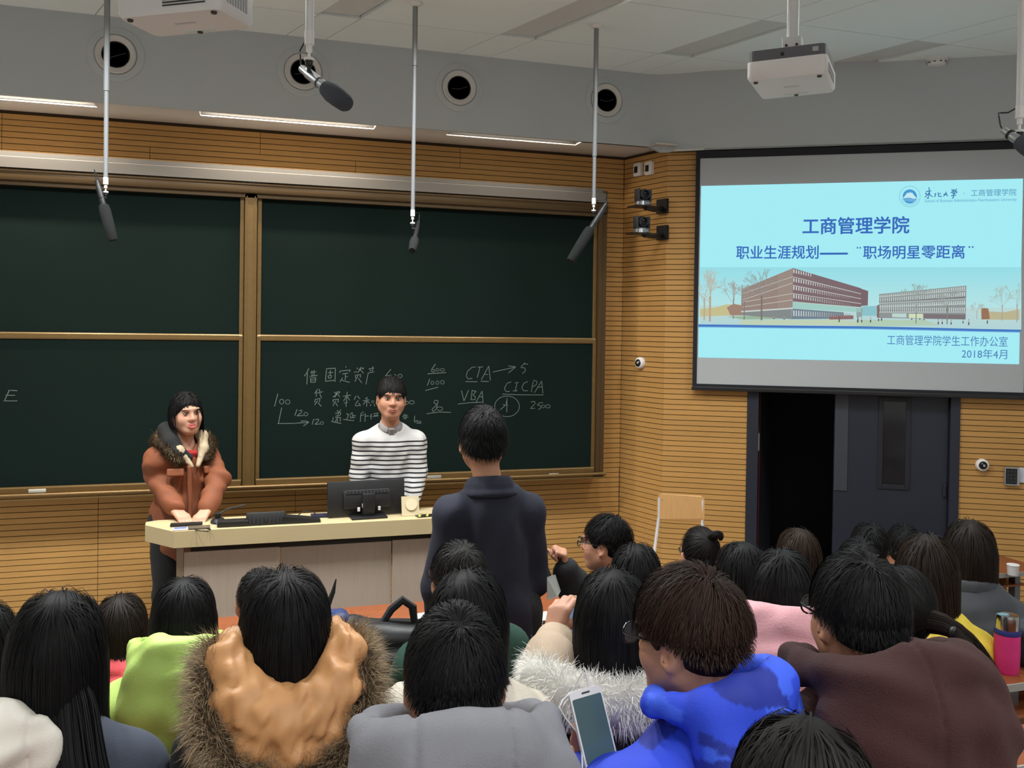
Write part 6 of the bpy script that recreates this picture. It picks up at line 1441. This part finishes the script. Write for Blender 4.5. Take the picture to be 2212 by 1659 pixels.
# ---------------------------------------------------------------- audience
def aud(top, y, turn, label, who, m, hairkw, hcol='black', ex=0.03, arm=0.03, skin=SKIN2, h=0.012, bh=0.0115, n=2000, width=0.0026, legs=BLK, quilt=None, seed=1, fold=0.004, long=None, glass=None, detail=False, name='jacket', neck=0.064, streak=None, capback=0.045, capr=(0.080, 0.060), extra=None, wide=1.0, arms=(-1, 1), **sk):
    k, root = person(top, y, turn, label, who, **sk)
    if extra: extra(k)
    body(k, root, skin, bh, detail)
    dress(k, root, m, ex, arm, h, name, seed, fold, neck=neck, legs=legs, quilt=quilt, wide=wide, arms=arms)
    if hairkw is not None:
        hair(k, root, HC[hcol] if isinstance(hcol, str) else hcol, n=int(n*(1.7 if h < 0.0095 else 1.25)), width=min(width, 0.0019) if h < 0.0095 else 0.0026, seed=seed+100, cap_long=None if long is None else capl(k, long, capr[0], capr[1], capback), colliders=cols_for(k), streak=streak, caph=0.009 if h > 0.008 else 0.007, **hairkw)
    if glass: glasses(k, root, glass)
    return k, root
GL_BLK = mat('glasses_black', rgb(20, 20, 22), rough=0.25); GL_MET = mat('glasses_metal', rgb(120, 120, 124), rough=0.25, metal=0.8)
W_F = dict(shw=0.138, s=1.0)
# --- first row
aud((262, 1277), 3.50, 20, 'person in coral puffer jacket with brown shoulder length hair at the far left', 'person in the coral puffer', cloth('coral', (232, 84, 92), rough=0.6), LONG(-0.22, side=-0.2), hcol='dbrown', quilt=(0.075, 0.010), long=-0.20, seed=3, ex=0.04, **W_F)
aud((562, 1226), 3.55, -5, 'person with black hair mostly hidden behind the tan hooded woman', 'person behind the tan hood', BLK, SH, seed=4, n=900)
k16, r16 = aud((1310, 1108), 3.55, -72, 'person in black coat and glasses in profile, fist raised beside standing man', 'person with raised fist', BLK, dict(SH, length=0.065, front_len=0.085, fwd=0.2, grav=(0.05, 0.35)), seed=5, glass=GL_BLK, detail=True, bh=0.007, skin=SKIN2, n=1500,
    extra=lambda k: setarm(k, -1, at_y(1240, 1265, 3.42), at_y(1222, 1236, 3.40), (-0.12, 0.05, 1.0), (0.9, -0.3, 0.1), (1.3, 1.35, 1.4, 1.4), (0.9, 0.8)))
face(k16, r16, 0.2)
aud((1374, 1168), 2.88, -10, 'person with straight dark hair directly behind the glasses wearing profile man', 'person behind the profile man', BLK, LONG(-0.26), seed=6, long=-0.22, **W_F)
k, r = person((1512, 1136), 3.50, -18, 'person with hair in a small top knot near the plywood chair', 'person with the top knot', **W_F)
body(k, r, SKIN, 0.0105, True); dress(k, r, BLK, legs=BLK, seed=7, h=0.012); tied(k, r, HC['soft'], (0.15, -0.75, 0.62), n=1100); glasses(k, r, GL_MET)
c_ = HP(k, (0.018, -0.085, 0.095)); lock(k, r, [c_, c_+A_([0.02, -0.015, 0.02]), c_+A_([0.045, -0.005, 0.015]), c_+A_([0.055, 0.01, -0.01])], [0.018, 0.022, 0.018, 0.008], 160, HC['soft'], name='hair_knot')
lock(k, r, [HP(k, (0, -0.09, 0.0)), HP(k, (0.0, -0.10, -0.09)), HP(k, (0.01, -0.095, -0.17)), HP(k, (0.01, -0.09, -0.24))], [0.07, 0.075, 0.06, 0.03], 500, HC['soft'], name='loose_hair', width=0.004)
k, r = aud((1722, 1136), 3.48, -38, 'person with long light brown hair sitting in front of the dark door', 'person with light brown hair', cloth('taupe', (60, 52, 48)), LONG(-0.24, side=0.2), hcol=(0.026, 0.016, 0.011), seed=8, long=-0.22, detail=True, n=1300, **W_F)
for i in range(7): MB().lathe([(0.0, -0.006), (0.006, 0), (0.0, 0.006)], 8, c=tuple(HP(k, (-0.085, -0.01-0.006*(i % 3), 0.005+0.007*(i//3))))).build('hair_pearl', mat('pearl', rgb(220, 214, 208), rough=0.2), r, smooth=True)
aud((1878, 1126), 3.62, -20, 'person with short black hair, left of the two small heads before the door leaf', 'left small head at the door leaf', BLK, SH, seed=9, n=900, detail=True)
aud((1952, 1130), 3.78, -10, 'person with short black hair, right of the two small heads before the door leaf', 'right small head at the door leaf', BLK, SH, seed=10, n=900)
# --- second row
NEON = cloth('neon_green', (200, 232, 122), rough=0.55, noise=0.03)
k, r = aud((398, 1240), 2.75, 3, 'person in neon green puffer jacket with black bob', 'person in the neon green puffer', NEON, LONG(-0.105, lift=(1.04, 1.12), lenvar=0.03), quilt=(0.095, 0.010), ex=0.055, arm=0.045, seed=11, h=0.009, n=1500, long=-0.12, capr=(0.085, 0.082), capback=0.03, **W_F)
k.nb = k.nb+A_([0, 0, 0.045]); S = hood_solid(k, 1.08, 1.15, 1.25, back=0.02, rim=0.038); f_ = folds(31, 0.006, 34); S.disp = f_; mesh_solid(S, 0.009, 'hood', NEON, r)
aud((990, 1166), 2.80, -28, 'person in dark green jacket with glasses below the standing man', 'person in the dark green jacket', cloth('dark_green', (22, 62, 50)), dict(SH, length=0.085, lift=(1.02, 1.12)), hcol='soft', seed=12, n=1300, glass=GL_BLK, detail=True, streak=((0.03, 0.028, 0.028), 0.12), ex=0.045)
k, r = aud((1600, 1164), 2.80, -42, 'person with parted black hair and visible left ear near the screen', 'person with parted black hair', cloth('beige_knit', (176, 140, 120)), LONG(-0.25, side=0.25, crown=(0.1, -0.1, 1.0), wind=(0.25, -0.1, 0)), hcol='black', seed=13, long=-0.2, detail=True, n=1300, streak=((0.025, 0.022, 0.02), 0.1), **W_F)
PINK = cloth('pink_fleece', (226, 168, 176), bump=0.5, bscale=200)
k, r = aud((1692, 1180), 2.20, -6, 'person with long black hair and pink hood over black jacket', 'person with the pink hood', BLK, LONG(-0.125), seed=14, n=1500, long=-0.15, ex=0.05, **W_F)
k.nb = k.nb+A_([0, 0, 0.05]); S = hood_solid(k, 1.20, 1.15, 1.2, rim=0.036); S.disp = folds(33, 0.006, 36); mesh_solid(S, 0.009, 'hood', PINK, r)
aud((1857, 1160), 2.98, -12, 'person with tousled black hair behind the maroon hooded man', 'person with tousled black hair', BLK, dict(SH, length=0.08), seed=15, n=1100)
k, r = aud((2095, 1118), 2.90, -10, 'person in dark grey wool coat with long dark brown hair at the right', 'person in the grey wool coat', cloth('grey_wool', (66, 70, 76), bump=0.6), LONG(-0.20, side=0.1), hcol='dbrown', seed=16, n=1600, long=-0.24, ex=0.05, neck=0.07, shw=0.138, s=1.08)
collar(k, r, cloth('grey_wool', (66, 70, 76)), r=0.098, h=0.035, th=0.014, name='coat_collar', res=0.008)
aud((-42, 1288), 2.60, 10, 'person with black hair cut by the left edge of the photo', 'person at the left photo edge', BLK, LONG(-0.24), seed=17, n=1200, long=-0.2, **W_F)
YEL = cloth('yellow', (232, 206, 70), rough=0.6)
aud((2002, 1148), 2.58, -12, 'person in yellow jacket with long brown hair at the right', 'person in the yellow jacket', YEL, LONG(-0.185, side=0.1, wind=(0.2, 0, 0)), hcol=(0.018, 0.0105, 0.0075), seed=18, n=1900, long=-0.22, ex=0.045, capr=(0.085, 0.075), shw=0.138, s=1.12)
# --- third row
WHT = cloth('white_puffer', (232, 226, 216), rough=0.55, noise=0.02); GBL = cloth('grey_blue', (70, 76, 92))
k, r = aud((128, 1268), 2.10, 14, 'person with very long black hair and white puffer hood at the lower left', 'person with the white hood', GBL, LONG(-0.30, lift=(1.04, 1.14)), seed=19, n=2600, width=0.0036, long=-0.26, ex=0.045, h=0.009, capr=(0.088, 0.080), shw=0.138, s=1.04)
S = Solid(); S.add(ell(k.nb+A_([-0.130, -0.145, 0.015]), (0.150, 0.085, 0.120), rotz(0.35)), 0.03); S.add(ell(k.nb+A_([-0.06, -0.14, 0.02]), (0.11, 0.06, 0.09)), 0.04); S.disp = lambda P, f=folds(35, 0.006, 30): f(P)-0.006*(np.abs(np.sin(np.pi*P[:, 0]/0.085)) < 0.10).astype(F32); mesh_solid(S, 0.008, 'hood', WHT, r)
h_ = k.head
lock(k, r, [h_+A_([0.0, -0.03, 0.02]), h_+A_([0.030, -0.095, -0.10]), h_+A_([0.085, -0.215, -0.25]), h_+A_([0.155, -0.255, -0.36]), h_+A_([0.235, -0.255, -0.46])], [0.03, 0.075, 0.088, 0.080, 0.05], 1800, HC['black'], width=0.0036, seed=51, steps=18, flat=0.55)
lock(k, r, [h_+A_([0.04, -0.08, -0.10]), h_+A_([0.12, -0.20, -0.23]), h_+A_([0.205, -0.245, -0.31]), h_+A_([0.285, -0.25, -0.35]), h_+A_([0.330, -0.245, -0.338])], [0.04, 0.045, 0.045, 0.028, 0.012], 420, HC['black'], width=0.0034, seed=52, steps=16, name='stray_hair')
TAN = cloth('tan_leather', (206, 150, 98), rough=0.5, bump=0.1, noise=0.05)
k, r = aud((618, 1222), 2.06, -3, 'person with long straight black hair, tan hood and wide fur trim', 'person with the tan fur trimmed hood', BLK, LONG(-0.125, lift=(1.04, 1.15), lenvar=0.04), seed=20, n=3000, width=0.0034, long=-0.14, ex=0.06, arm=0.045, h=0.008, capr=(0.090, 0.085), capback=0.04, shw=0.138, s=1.08)
S = Solid(); nb = k.nb+A_([0, 0, 0.085])
U_ = [(-0.110, 0.01, 0.070, 0.030), (-0.124, -0.055, 0.045, 0.042), (-0.092, -0.115, -0.015, 0.056), (-0.045, -0.140, -0.048, 0.064), (0, -0.148, -0.058, 0.066)]; U_ = U_+[(-x, y_, z_, q) for x, y_, z_, q in U_[-2::-1]]
S.add(chain([nb+A_(u[:3]) for u in U_], [u[3] for u in U_], 0.02), 0.03)
V_ = [(-0.118, -0.02, 0.030, 0.026), (-0.130, -0.095, -0.020, 0.030), (-0.080, -0.165, -0.095, 0.032), (0, -0.186, -0.118, 0.034)]; V_ = V_+[(-x, y_, z_, q) for x, y_, z_, q in V_[-2::-1]]
S.add(chain([nb+A_(u[:3]) for u in V_], [u[3] for u in V_], 0.02), 0.012)
S.disp = folds(37, 0.0045, 55); mesh_solid(S, 0.006, 'hood', TAN, r)
fp = [nb+A_([-0.140, 0.02, 0.050]), nb+A_([-0.165, -0.06, 0.012]), nb+A_([-0.158, -0.135, -0.070]), nb+A_([-0.098, -0.190, -0.140]), nb+A_([0, -0.205, -0.165]), nb+A_([0.098, -0.190, -0.140]), nb+A_([0.158, -0.135, -0.070]), nb+A_([0.165, -0.06, 0.012]), nb+A_([0.140, 0.02, 0.050])]
fur('fur_trim', r, fp, 0.034, 17000, 0.046, [(0.06, 0.04, 0.024), (0.20, 0.14, 0.08), (0.40, 0.30, 0.19), (0.10, 0.07, 0.045)], width=0.0016, seed=61, droop=0.3, steps=4)
CRM = cloth('cream_fleece', (222, 212, 196), bump=0.8, bscale=140)
k, r = aud((1012, 1222), 2.12, 4, 'person in cream fleece coat with parted black hair behind the grey hoodie', 'person in the cream fleece', CRM, LONG(-0.26, side=-0.15, crown=(-0.12, -0.3, 1.0)), seed=22, n=2200, width=0.0036, long=-0.22, ex=0.065, arm=0.05, fold=0.007, h=0.009, shw=0.138, s=1.08)
h_ = k.head
lock(k, r, [h_+A_([0.06, -0.05, -0.10]), h_+A_([0.10, -0.10, -0.20]), h_+A_([0.135, -0.20, -0.29]), h_+A_([0.165, -0.235, -0.40])], [0.04, 0.04, 0.03, 0.008], 260, HC['black'], width=0.003, seed=53, name='stray_hair')
CHAR = cloth('charcoal_coat', (40, 40, 42)); BEI = cloth('beige_suede', (186, 164, 142), rough=0.8, noise=0.10, ns=10)
def arm10(k):
    setarm(k, -1, at_y(1192, 1440, 2.20), at_y(1193, 1378, 2.34), (0.36, 0.20, 0.90), (-0.75, -0.55, 0.35), (0.75, 0.8, 0.8, 0.85), (0.6, 0.6))
k, r = aud((1324, 1222), 2.16, -3, 'person with straight black hair and white fur collar holding up a phone', 'person with the white fur collar', CHAR, LONG(-0.160, side=0.2), seed=23, n=2300, width=0.0036, long=-0.19, ex=0.05, h=0.009, bh=0.006, skin=SKIN3, extra=arm10, arms=(1,), shw=0.138, s=1.08)
k10 = k; nb = k.nb
nb = nb+A_([0, 0, 0.04]); fp = [nb+A_([-0.185, 0.04, -0.02]), nb+A_([-0.185, -0.07, -0.015]), nb+A_([-0.11, -0.140, -0.02]), nb+A_([0, -0.165, -0.025]), nb+A_([0.11, -0.140, -0.02]), nb+A_([0.185, -0.07, -0.015]), nb+A_([0.185, 0.04, -0.02])]
fur('fur_collar', r, fp, 0.058, 15000, 0.040, [(0.62, 0.60, 0.55), (0.74, 0.72, 0.67), (0.82, 0.80, 0.75), (0.80, 0.78, 0.74)], width=0.0018, seed=62, droop=0.5)
S = Solid(); S.add(chain([k.sh[-1]+(k.el[-1]-k.sh[-1])*0.3, k.el[-1], k.el[-1]+(k.wr[-1]-k.el[-1])*0.82], [0.085, 0.075, 0.058], 0.02), 0.02); S.disp = folds(39, 0.006, 34); mesh_solid(S, 0.008, 'sleeve', BEI, r)
k, r = person((1952, 1222), 2.18, -24, 'person in dark charcoal coat with long low ponytail at the right', 'person with the low ponytail', s=1.0, shw=0.145)
body(k, r, SKIN2, 0.008, False); dress(k, r, cloth('charcoal_blue', (48, 50, 56)), ex=0.055, arm=0.045, seed=24, h=0.009, legs=BLK)
tied(k, r, HC['black'], (0.35, -0.85, -0.15), n=1700, width=0.0036, ex=0.008)
g_ = HP(k, (0.035, -0.105, 0.0)); lock(k, r, [g_-A_([0.03, -0.03, 0]), g_+A_([0.05, -0.05, -0.01]), g_+A_([0.105, -0.085, -0.12]), g_+A_([0.135, -0.095, -0.25]), g_+A_([0.16, -0.10, -0.37]), g_+A_([0.175, -0.10, -0.46])], [0.045, 0.026, 0.050, 0.055, 0.048, 0.02], 1100, HC['dbrown'], name='ponytail', seed=54, steps=16, width=0.0034)
MB().lathe([(0.021, -0.007), (0.024, 0.0), (0.021, 0.007)], 14, align_z((0.7, -0.7, -0.2)), c=tuple(g_+A_([0.045, -0.045, -0.012]))).build('hair_tie', M_BLACK, r, smooth=True)
# --- fourth row
GRY = cloth('grey_hoodie', (126, 126, 133), bump=0.3, noise=0.04)
k, r = aud((985, 1303), 1.53, -4, 'person with short black hair in light grey hooded jacket, centre foreground', 'person in the grey hooded jacket', GRY, dict(SH, length=0.060), n=3600, seed=25, width=0.0032, h=0.008, bh=0.006, ex=0.05, arm=0.045, detail=True, skin=SKIN2, s=1.02)
k.nb = k.nb+A_([0, 0, 0.045]); S = hood_solid(k, 1.42, 1.30, 1.35, back=0.01, rim=0.040); S.disp = lambda P, f=folds(41, 0.005, 24): f(P)-0.005*(np.abs(np.abs(P[:, 0])-0.075) < 0.004).astype(F32); mesh_solid(S, 0.007, 'hood', GRY, r)
glasses(k, r, GL_MET)
BLUE = mat('cloth_blue_patch', rgb(30, 60, 190), rough=0.7, vcol=True, bump=0.2, bscale=260)
def blue_cols(vv):
    # angular patches of three blues printed on the jacket
    r_ = np.random.default_rng(4); c = np.array([[lin(24), lin(44), lin(150)], [lin(38), lin(70), lin(214)], [lin(58), lin(96), lin(236)]]); o = np.repeat(c[1][None], len(vv), 0)
    for i in range(46):
        p = vv[r_.integers(len(vv))]; R = rotz(r_.uniform(0, 3))@rotx(r_.uniform(-0.6, 0.6)); q = np.abs((vv-p)@R); m = (q[:, 0] < r_.uniform(0.02, 0.07)) & (q[:, 2] < r_.uniform(0.012, 0.05)) & (q[:, 1] < 0.12); o[m] = c[r_.integers(3)]
    return o
def arm11(k):
    setarm(k, -1, at_y(1370, 1770, 1.36), at_y(1284, 1694, 1.54), (-0.06, 0.22, 0.97), (0.05, 0.95, -0.2), (0.85, 0.95, 1.0, 1.0), (1.0, -0.1), side=1)
k, r = person((1490, 1226), 1.47, -58, 'person in bright blue patterned jacket with brown hair and glasses', 'person in the blue jacket', s=0.98, shw=0.165, head_pitch=0.12)
k11 = k; arm11(k); body(k, r, SKIN2, 0.0065, True); face(k, r, 0.1); glasses(k, r, GL_BLK)
S = torso_solid(k, 0.05, 0.045); add_cuts(S, k, 0.066); S.disp = folds(43, 0.006, 24); mesh_solid(S, 0.007, 'jacket', BLUE, r, vcol=blue_cols)
k.nb = k.nb+A_([0, 0, 0.03]); S = hood_solid(k, 1.05, 1.05, 1.1, rim=0.034); S.disp = folds(44, 0.006, 34); mesh_solid(S, 0.007, 'hood', BLUE, r, vcol=blue_cols)
trousers(k, r, JEAN); shoes(k, r, SHOE)
hair(k, r, HC['brown'], n=6500, width=0.0019, seed=145, caph=0.007, **dict(SH, length=0.075, lift=(1.05, 1.20), normal=0.14, front_len=0.085, back_short=0.85, grav=(0.03, 0.22), fwd=0.05, nape=-0.4))
MAR = cloth('maroon_fleece', (54, 20, 20), bump=0.5, noise=0.05); DGR = cloth('dark_grey_knit', (44, 46, 50))
k, r = person((1852, 1192), 1.48, -36, 'person in maroon hooded jacket with short black hair and black glasses', 'person in the maroon hood', s=0.97, shw=0.165, head_pitch=0.1)
body(k, r, SKIN2, 0.0065, True); face(k, r, 0.1); glasses(k, r, GL_BLK)
dress(k, r, MAR, 0.06, 0.05, 0.008, seed=46, legs=BLK, fold=0.006)
collar(k, r, DGR, r=0.066, h=0.05, th=0.012, name='knit_collar')
k.nb = k.nb+A_([0, 0, 0.04]); S = hood_solid(k, 1.40, 1.35, 1.35, back=0.015, rim=0.038); S.disp = lambda P, f=folds(47, 0.006, 24): f(P)-0.005*(np.abs(P[:, 0]+0.02) < 0.004).astype(F32); mesh_solid(S, 0.007, 'hood', MAR, r)
hair(k, r, HC['black'], n=6000, width=0.0019, seed=146, caph=0.007, **dict(SH, length=0.075, lift=(1.04, 1.13), normal=0.12))
# --- fifth row
k, r = aud((1738, 1533), 0.92, -5, 'person with glossy black hair cut by the bottom edge of the photo', 'person at the bottom photo edge', BLK, LONG(-0.2, side=0.15, crown=(0.1, 0.1, 1.0)), seed=28, n=3000, width=0.003, long=-0.18, h=0.010, s=0.98, shw=0.14, hcol='soft')
# ================================================================== things on the student desks and in hands
# black backpack lying on the front row desk
R1Z, R2Z, R3Z, R4Z = [d[3] for d in DESKS[:4]]
p = at_y(812, 1400, 3.14)
bp = empty('backpack', (p.x, 3.05, R2Z+0.010), 0, 'black backpack lying on the second row desk', 'bag')
S = Solid(); S.add(rbox((0.02, 0, 0.105), (0.17, 0.085, 0.100), 0.05, roty(0.16)), 0.03); S.add(rbox((-0.10, -0.01, 0.115), (0.06, 0.07, 0.10), 0.04), 0.03); S.add(rbox((0.05, -0.085, 0.07), (0.09, 0.03, 0.06), 0.02), 0.02)
S.disp = folds(71, 0.006, 40); mesh_solid(S, 0.007, 'body', cloth('nylon_black', (24, 25, 28), rough=0.45, bump=0.1), bp)
MB().tube([(0.00, 0.0, 0.19), (0.04, 0.01, 0.245), (0.08, 0.01, 0.275), (0.115, 0.005, 0.25), (0.125, 0.0, 0.17)], [0.012, 0.015, 0.016, 0.015, 0.012], 8).build('carry_loop', BLK, bp, smooth=True)
MB().tube([(-0.185, 0.02, 0.19), (-0.178, 0.03, 0.27), (-0.160, 0.03, 0.315), (-0.150, 0.03, 0.36)], [0.012, 0.011, 0.008, 0.002], 8).build('strap_end', BLK, bp, smooth=True)
for k_, (y0, z0) in enumerate(((-0.118, 0.11), (-0.118, 0.06))): MB().tube([(-0.03, y0+0.01, z0+0.01), (0.05, y0, z0), (0.125, y0+0.03, z0-0.012)], 0.003, 6).build('zip', mat('zip_grey', rgb(86, 90, 94), rough=0.4), bp, smooth=True)
S = Solid(); S.add(rbox((-0.150, 0.045, 0.19), (0.050, 0.05, 0.055), 0.03), 0.02); mesh_solid(S, 0.008, 'blue_pocket', cloth('blue_nylon', (30, 52, 104), rough=0.5), bp)
# pink sleeved steel bottle on the third row desk
p = at_z(2174, 1452, R3Z); hb = at_d(2174, 1325, (p-EYE).dot(c_f)).z-R3Z
t = empty('steel_bottle', (p.x, p.y, R3Z), 0, 'steel flask in a bright pink sleeve on the third row desk', 'bottle')
rb = 0.040; hs = hb*0.70
MB().lathe([(rb*0.86, 0.0), (rb*0.98, 0.01), (rb*1.02, hs*0.5), (rb, hs)], 24).build('sleeve', cloth('pink_neoprene', (206, 44, 118), rough=0.7, bump=0.3), t, smooth=True)
MB().lathe([(rb*1.02, hs-0.008), (rb*1.06, hs), (rb*1.0, hs+0.008), (rb*0.93, hs+0.008)], 24).build('sleeve_band', cloth('navy_band', (38, 40, 110)), t, smooth=True)
MB().lathe([(rb*0.9, hs), (rb*0.92, hs+0.012), (rb*0.90, hb-0.012), (rb*0.84, hb-0.003), (rb*0.55, hb), (0, hb)], 28).build('steel_cap', mat('polished_steel', rgb(190, 190, 192), rough=0.18, metal=1.0), t, smooth=True)
# white bottle between the yellow and the grey coats
p = at_y(2073, 1262, 2.78); zt_ = at_y(2073, 1210, 2.78).z
t = empty('white_flask', (p.x, 3.06, R2Z), 0, 'tall white flask standing between the yellow jacket and the grey coat', 'bottle'); hh = at_y(2073, 1211, 3.06).z-R2Z; rw = (at_y(2086, 1230, 3.06).x-at_y(2060, 1230, 3.06).x)/2
MB().lathe([(rw*0.9, 0), (rw, 0.01), (rw, hh-0.025), (rw*0.85, hh-0.008), (rw*0.5, hh), (0, hh)], 22).build('flask_body', M_WHITE, t, smooth=True)
MB().lathe([(rw*1.005, hh*0.62), (rw*1.005, hh*0.63)], 22).build('cap_line', M_DARK, t)
# small clear cup on the front row desk at the right
p = at_z(2188, 1243, R1Z); t = empty('small_cup', (p.x, p.y, R1Z), 0, 'small pale plastic cup on the front row desk at the far right', 'cup')
MB().lathe([(0.022, 0), (0.028, 0.004), (0.032, 0.06), (0.030, 0.06), (0.026, 0.006), (0, 0.005)], 18).build('cup_wall', mat('cup_plastic', rgb(200, 196, 196), rough=0.3), t, smooth=True)
MB().lathe([(0.032, 0.058), (0.034, 0.060), (0.032, 0.063)], 18).build('cup_rim', M_WHITE, t, smooth=True)
# dark bag at the right edge of the third row desk
p = at_z(2230, 1445, R3Z); t = empty('dark_bag', (p.x+0.03, p.y+0.02, R3Z+0.008), 0.2, 'dark teal bag beside the pink sleeved flask at the right photo edge', 'bag')
S = Solid(); S.add(rbox((0, 0, 0.075), (0.075, 0.06, 0.075), 0.035), 0.02); S.add(rbox((0, -0.05, 0.05), (0.055, 0.025, 0.04), 0.02), 0.02); S.disp = folds(72, 0.005, 50); mesh_solid(S, 0.008, 'bag_body', cloth('dark_teal', (26, 36, 46), rough=0.6), t)
MB().tube([(-0.05, 0, 0.14), (-0.03, 0, 0.17), (0.03, 0, 0.17), (0.05, 0, 0.14)], 0.007, 8).build('bag_handle', BLK, t, smooth=True)
# papers and notebooks
def sheet(px, py, z, w_, d_, rz, label, m, name='paper_sheet', th=0.002):
    p = at_z(px, py, z); o = MB().box((0, 0, th/2), (w_, d_, th)).build(name, m, None, (p.x, p.y, z+0.0008), (0, 0, rz)); tag(o, label, 'paper' if name == 'paper_sheet' else 'book', 'papers on the student desks'); return o
M_PAP = mat('white_paper', rgb(222, 220, 214), rough=0.8)
sheet(915, 1330, R1Z, 0.10, 0.07, 0.2, 'white sheet of paper on the front row desk beside the backpack', M_PAP)
sheet(1205, 1333, R1Z, 0.20, 0.12, 0.05, 'pale notebook lying on the front row desk beside the standing man', mat('pale_cover', rgb(186, 190, 178), rough=0.6), 'notebook', 0.012)
sheet(2210, 1600, R4Z, 0.12, 0.08, 0.1, 'white sheet of paper on the fourth row desk at the right edge', M_PAP)
# ---- phones in hands
def phone(center, up, out, w_, h_, label, screen, ear=False):
    up = nz(np.array(up, float)); out = np.array(out, float); out = nz(out-up*(out@up)); rt = np.cross(out, up)
    Mx = Matrix((rt.tolist(), out.tolist(), up.tolist())).transposed()      # local x right, y out of the screen, z up
    t = empty('smartphone', center, 0, label, 'phone', 'phones held by the audience'); t.rotation_euler = Mx.to_euler()
    b = MB(); b.prism(rounded_rect(w_, h_, 0.009, 4), -0.004, 0.004, to=lambda x, z, y: (x, y, z)); b.build('case', M_WHITE, t, recalc=True)
    d = MB(); d.prism(rounded_rect(w_-0.006, h_*0.82, 0.003, 2), 0.0041, 0.0046, to=lambda x, z, y: (x, y, z-h_*0.01)); d.build('display', screen, t, recalc=True)
    MB().box((0, 0.0043, h_*0.45), (w_*0.25, 0.0008, 0.003)).build('earpiece', M_DARK, t)
    return t, Mx
SCR = mat('phone_screen', rgb(50, 60, 66), rough=0.12, emit=rgb(70, 96, 100), estr=0.5)
SCR2 = mat('phone_screen_pale', rgb(120, 140, 170), rough=0.12, emit=rgb(130, 150, 190), estr=0.5)
pc = at_y(1281, 1572, 1.49)
ph, Mx = phone(pc, (-0.14, 0.35, 0.92), (0.05, -0.88, 0.42), 0.066, 0.138, 'white smartphone with dark screen and earphone plug held by the blue jacket man', SCR)
top = np.array(pc)+np.array(Mx @ V((-0.012, 0, 0.069)))
plug = MB(); upv = np.array(Mx @ V((0, 0, 1))); plug.tube([tuple(top), tuple(top+upv*0.024)], 0.0032, 8); plug.tube([tuple(top+upv*0.022), tuple(top+upv*0.034)], 0.0015, 6)
e1 = [top+upv*0.034] + [np.array(at_y(x, y, yy)) for x, y, yy in ((1237, 1492, 1.54), (1216, 1512, 1.54), (1208, 1528, 1.53), (1222, 1552, 1.52), (1245, 1580, 1.50), (1257, 1612, 1.48), (1258, 1660, 1.46), (1258, 1700, 1.44))]
cv = []
for a, b in zip(e1[:-1], e1[1:]):
    for q in range(3): cv.append(tuple(a+(b-a)*q/3))
cv.append(tuple(e1[-1])); plug.tube(cv, 0.0016, 6)
o = plug.build('earphone_cable', M_WHITE, None, smooth=True); tag(o, 'white earphone cable plugged into the phone of the blue jacket man', 'cable')
pc = at_y(1230, 1350, 2.36)
phone(pc, (0.05, 0.35, 0.93), (0.50, -0.75, 0.40), 0.060, 0.12, 'white smartphone held up by the person with white fur collar', SCR2)
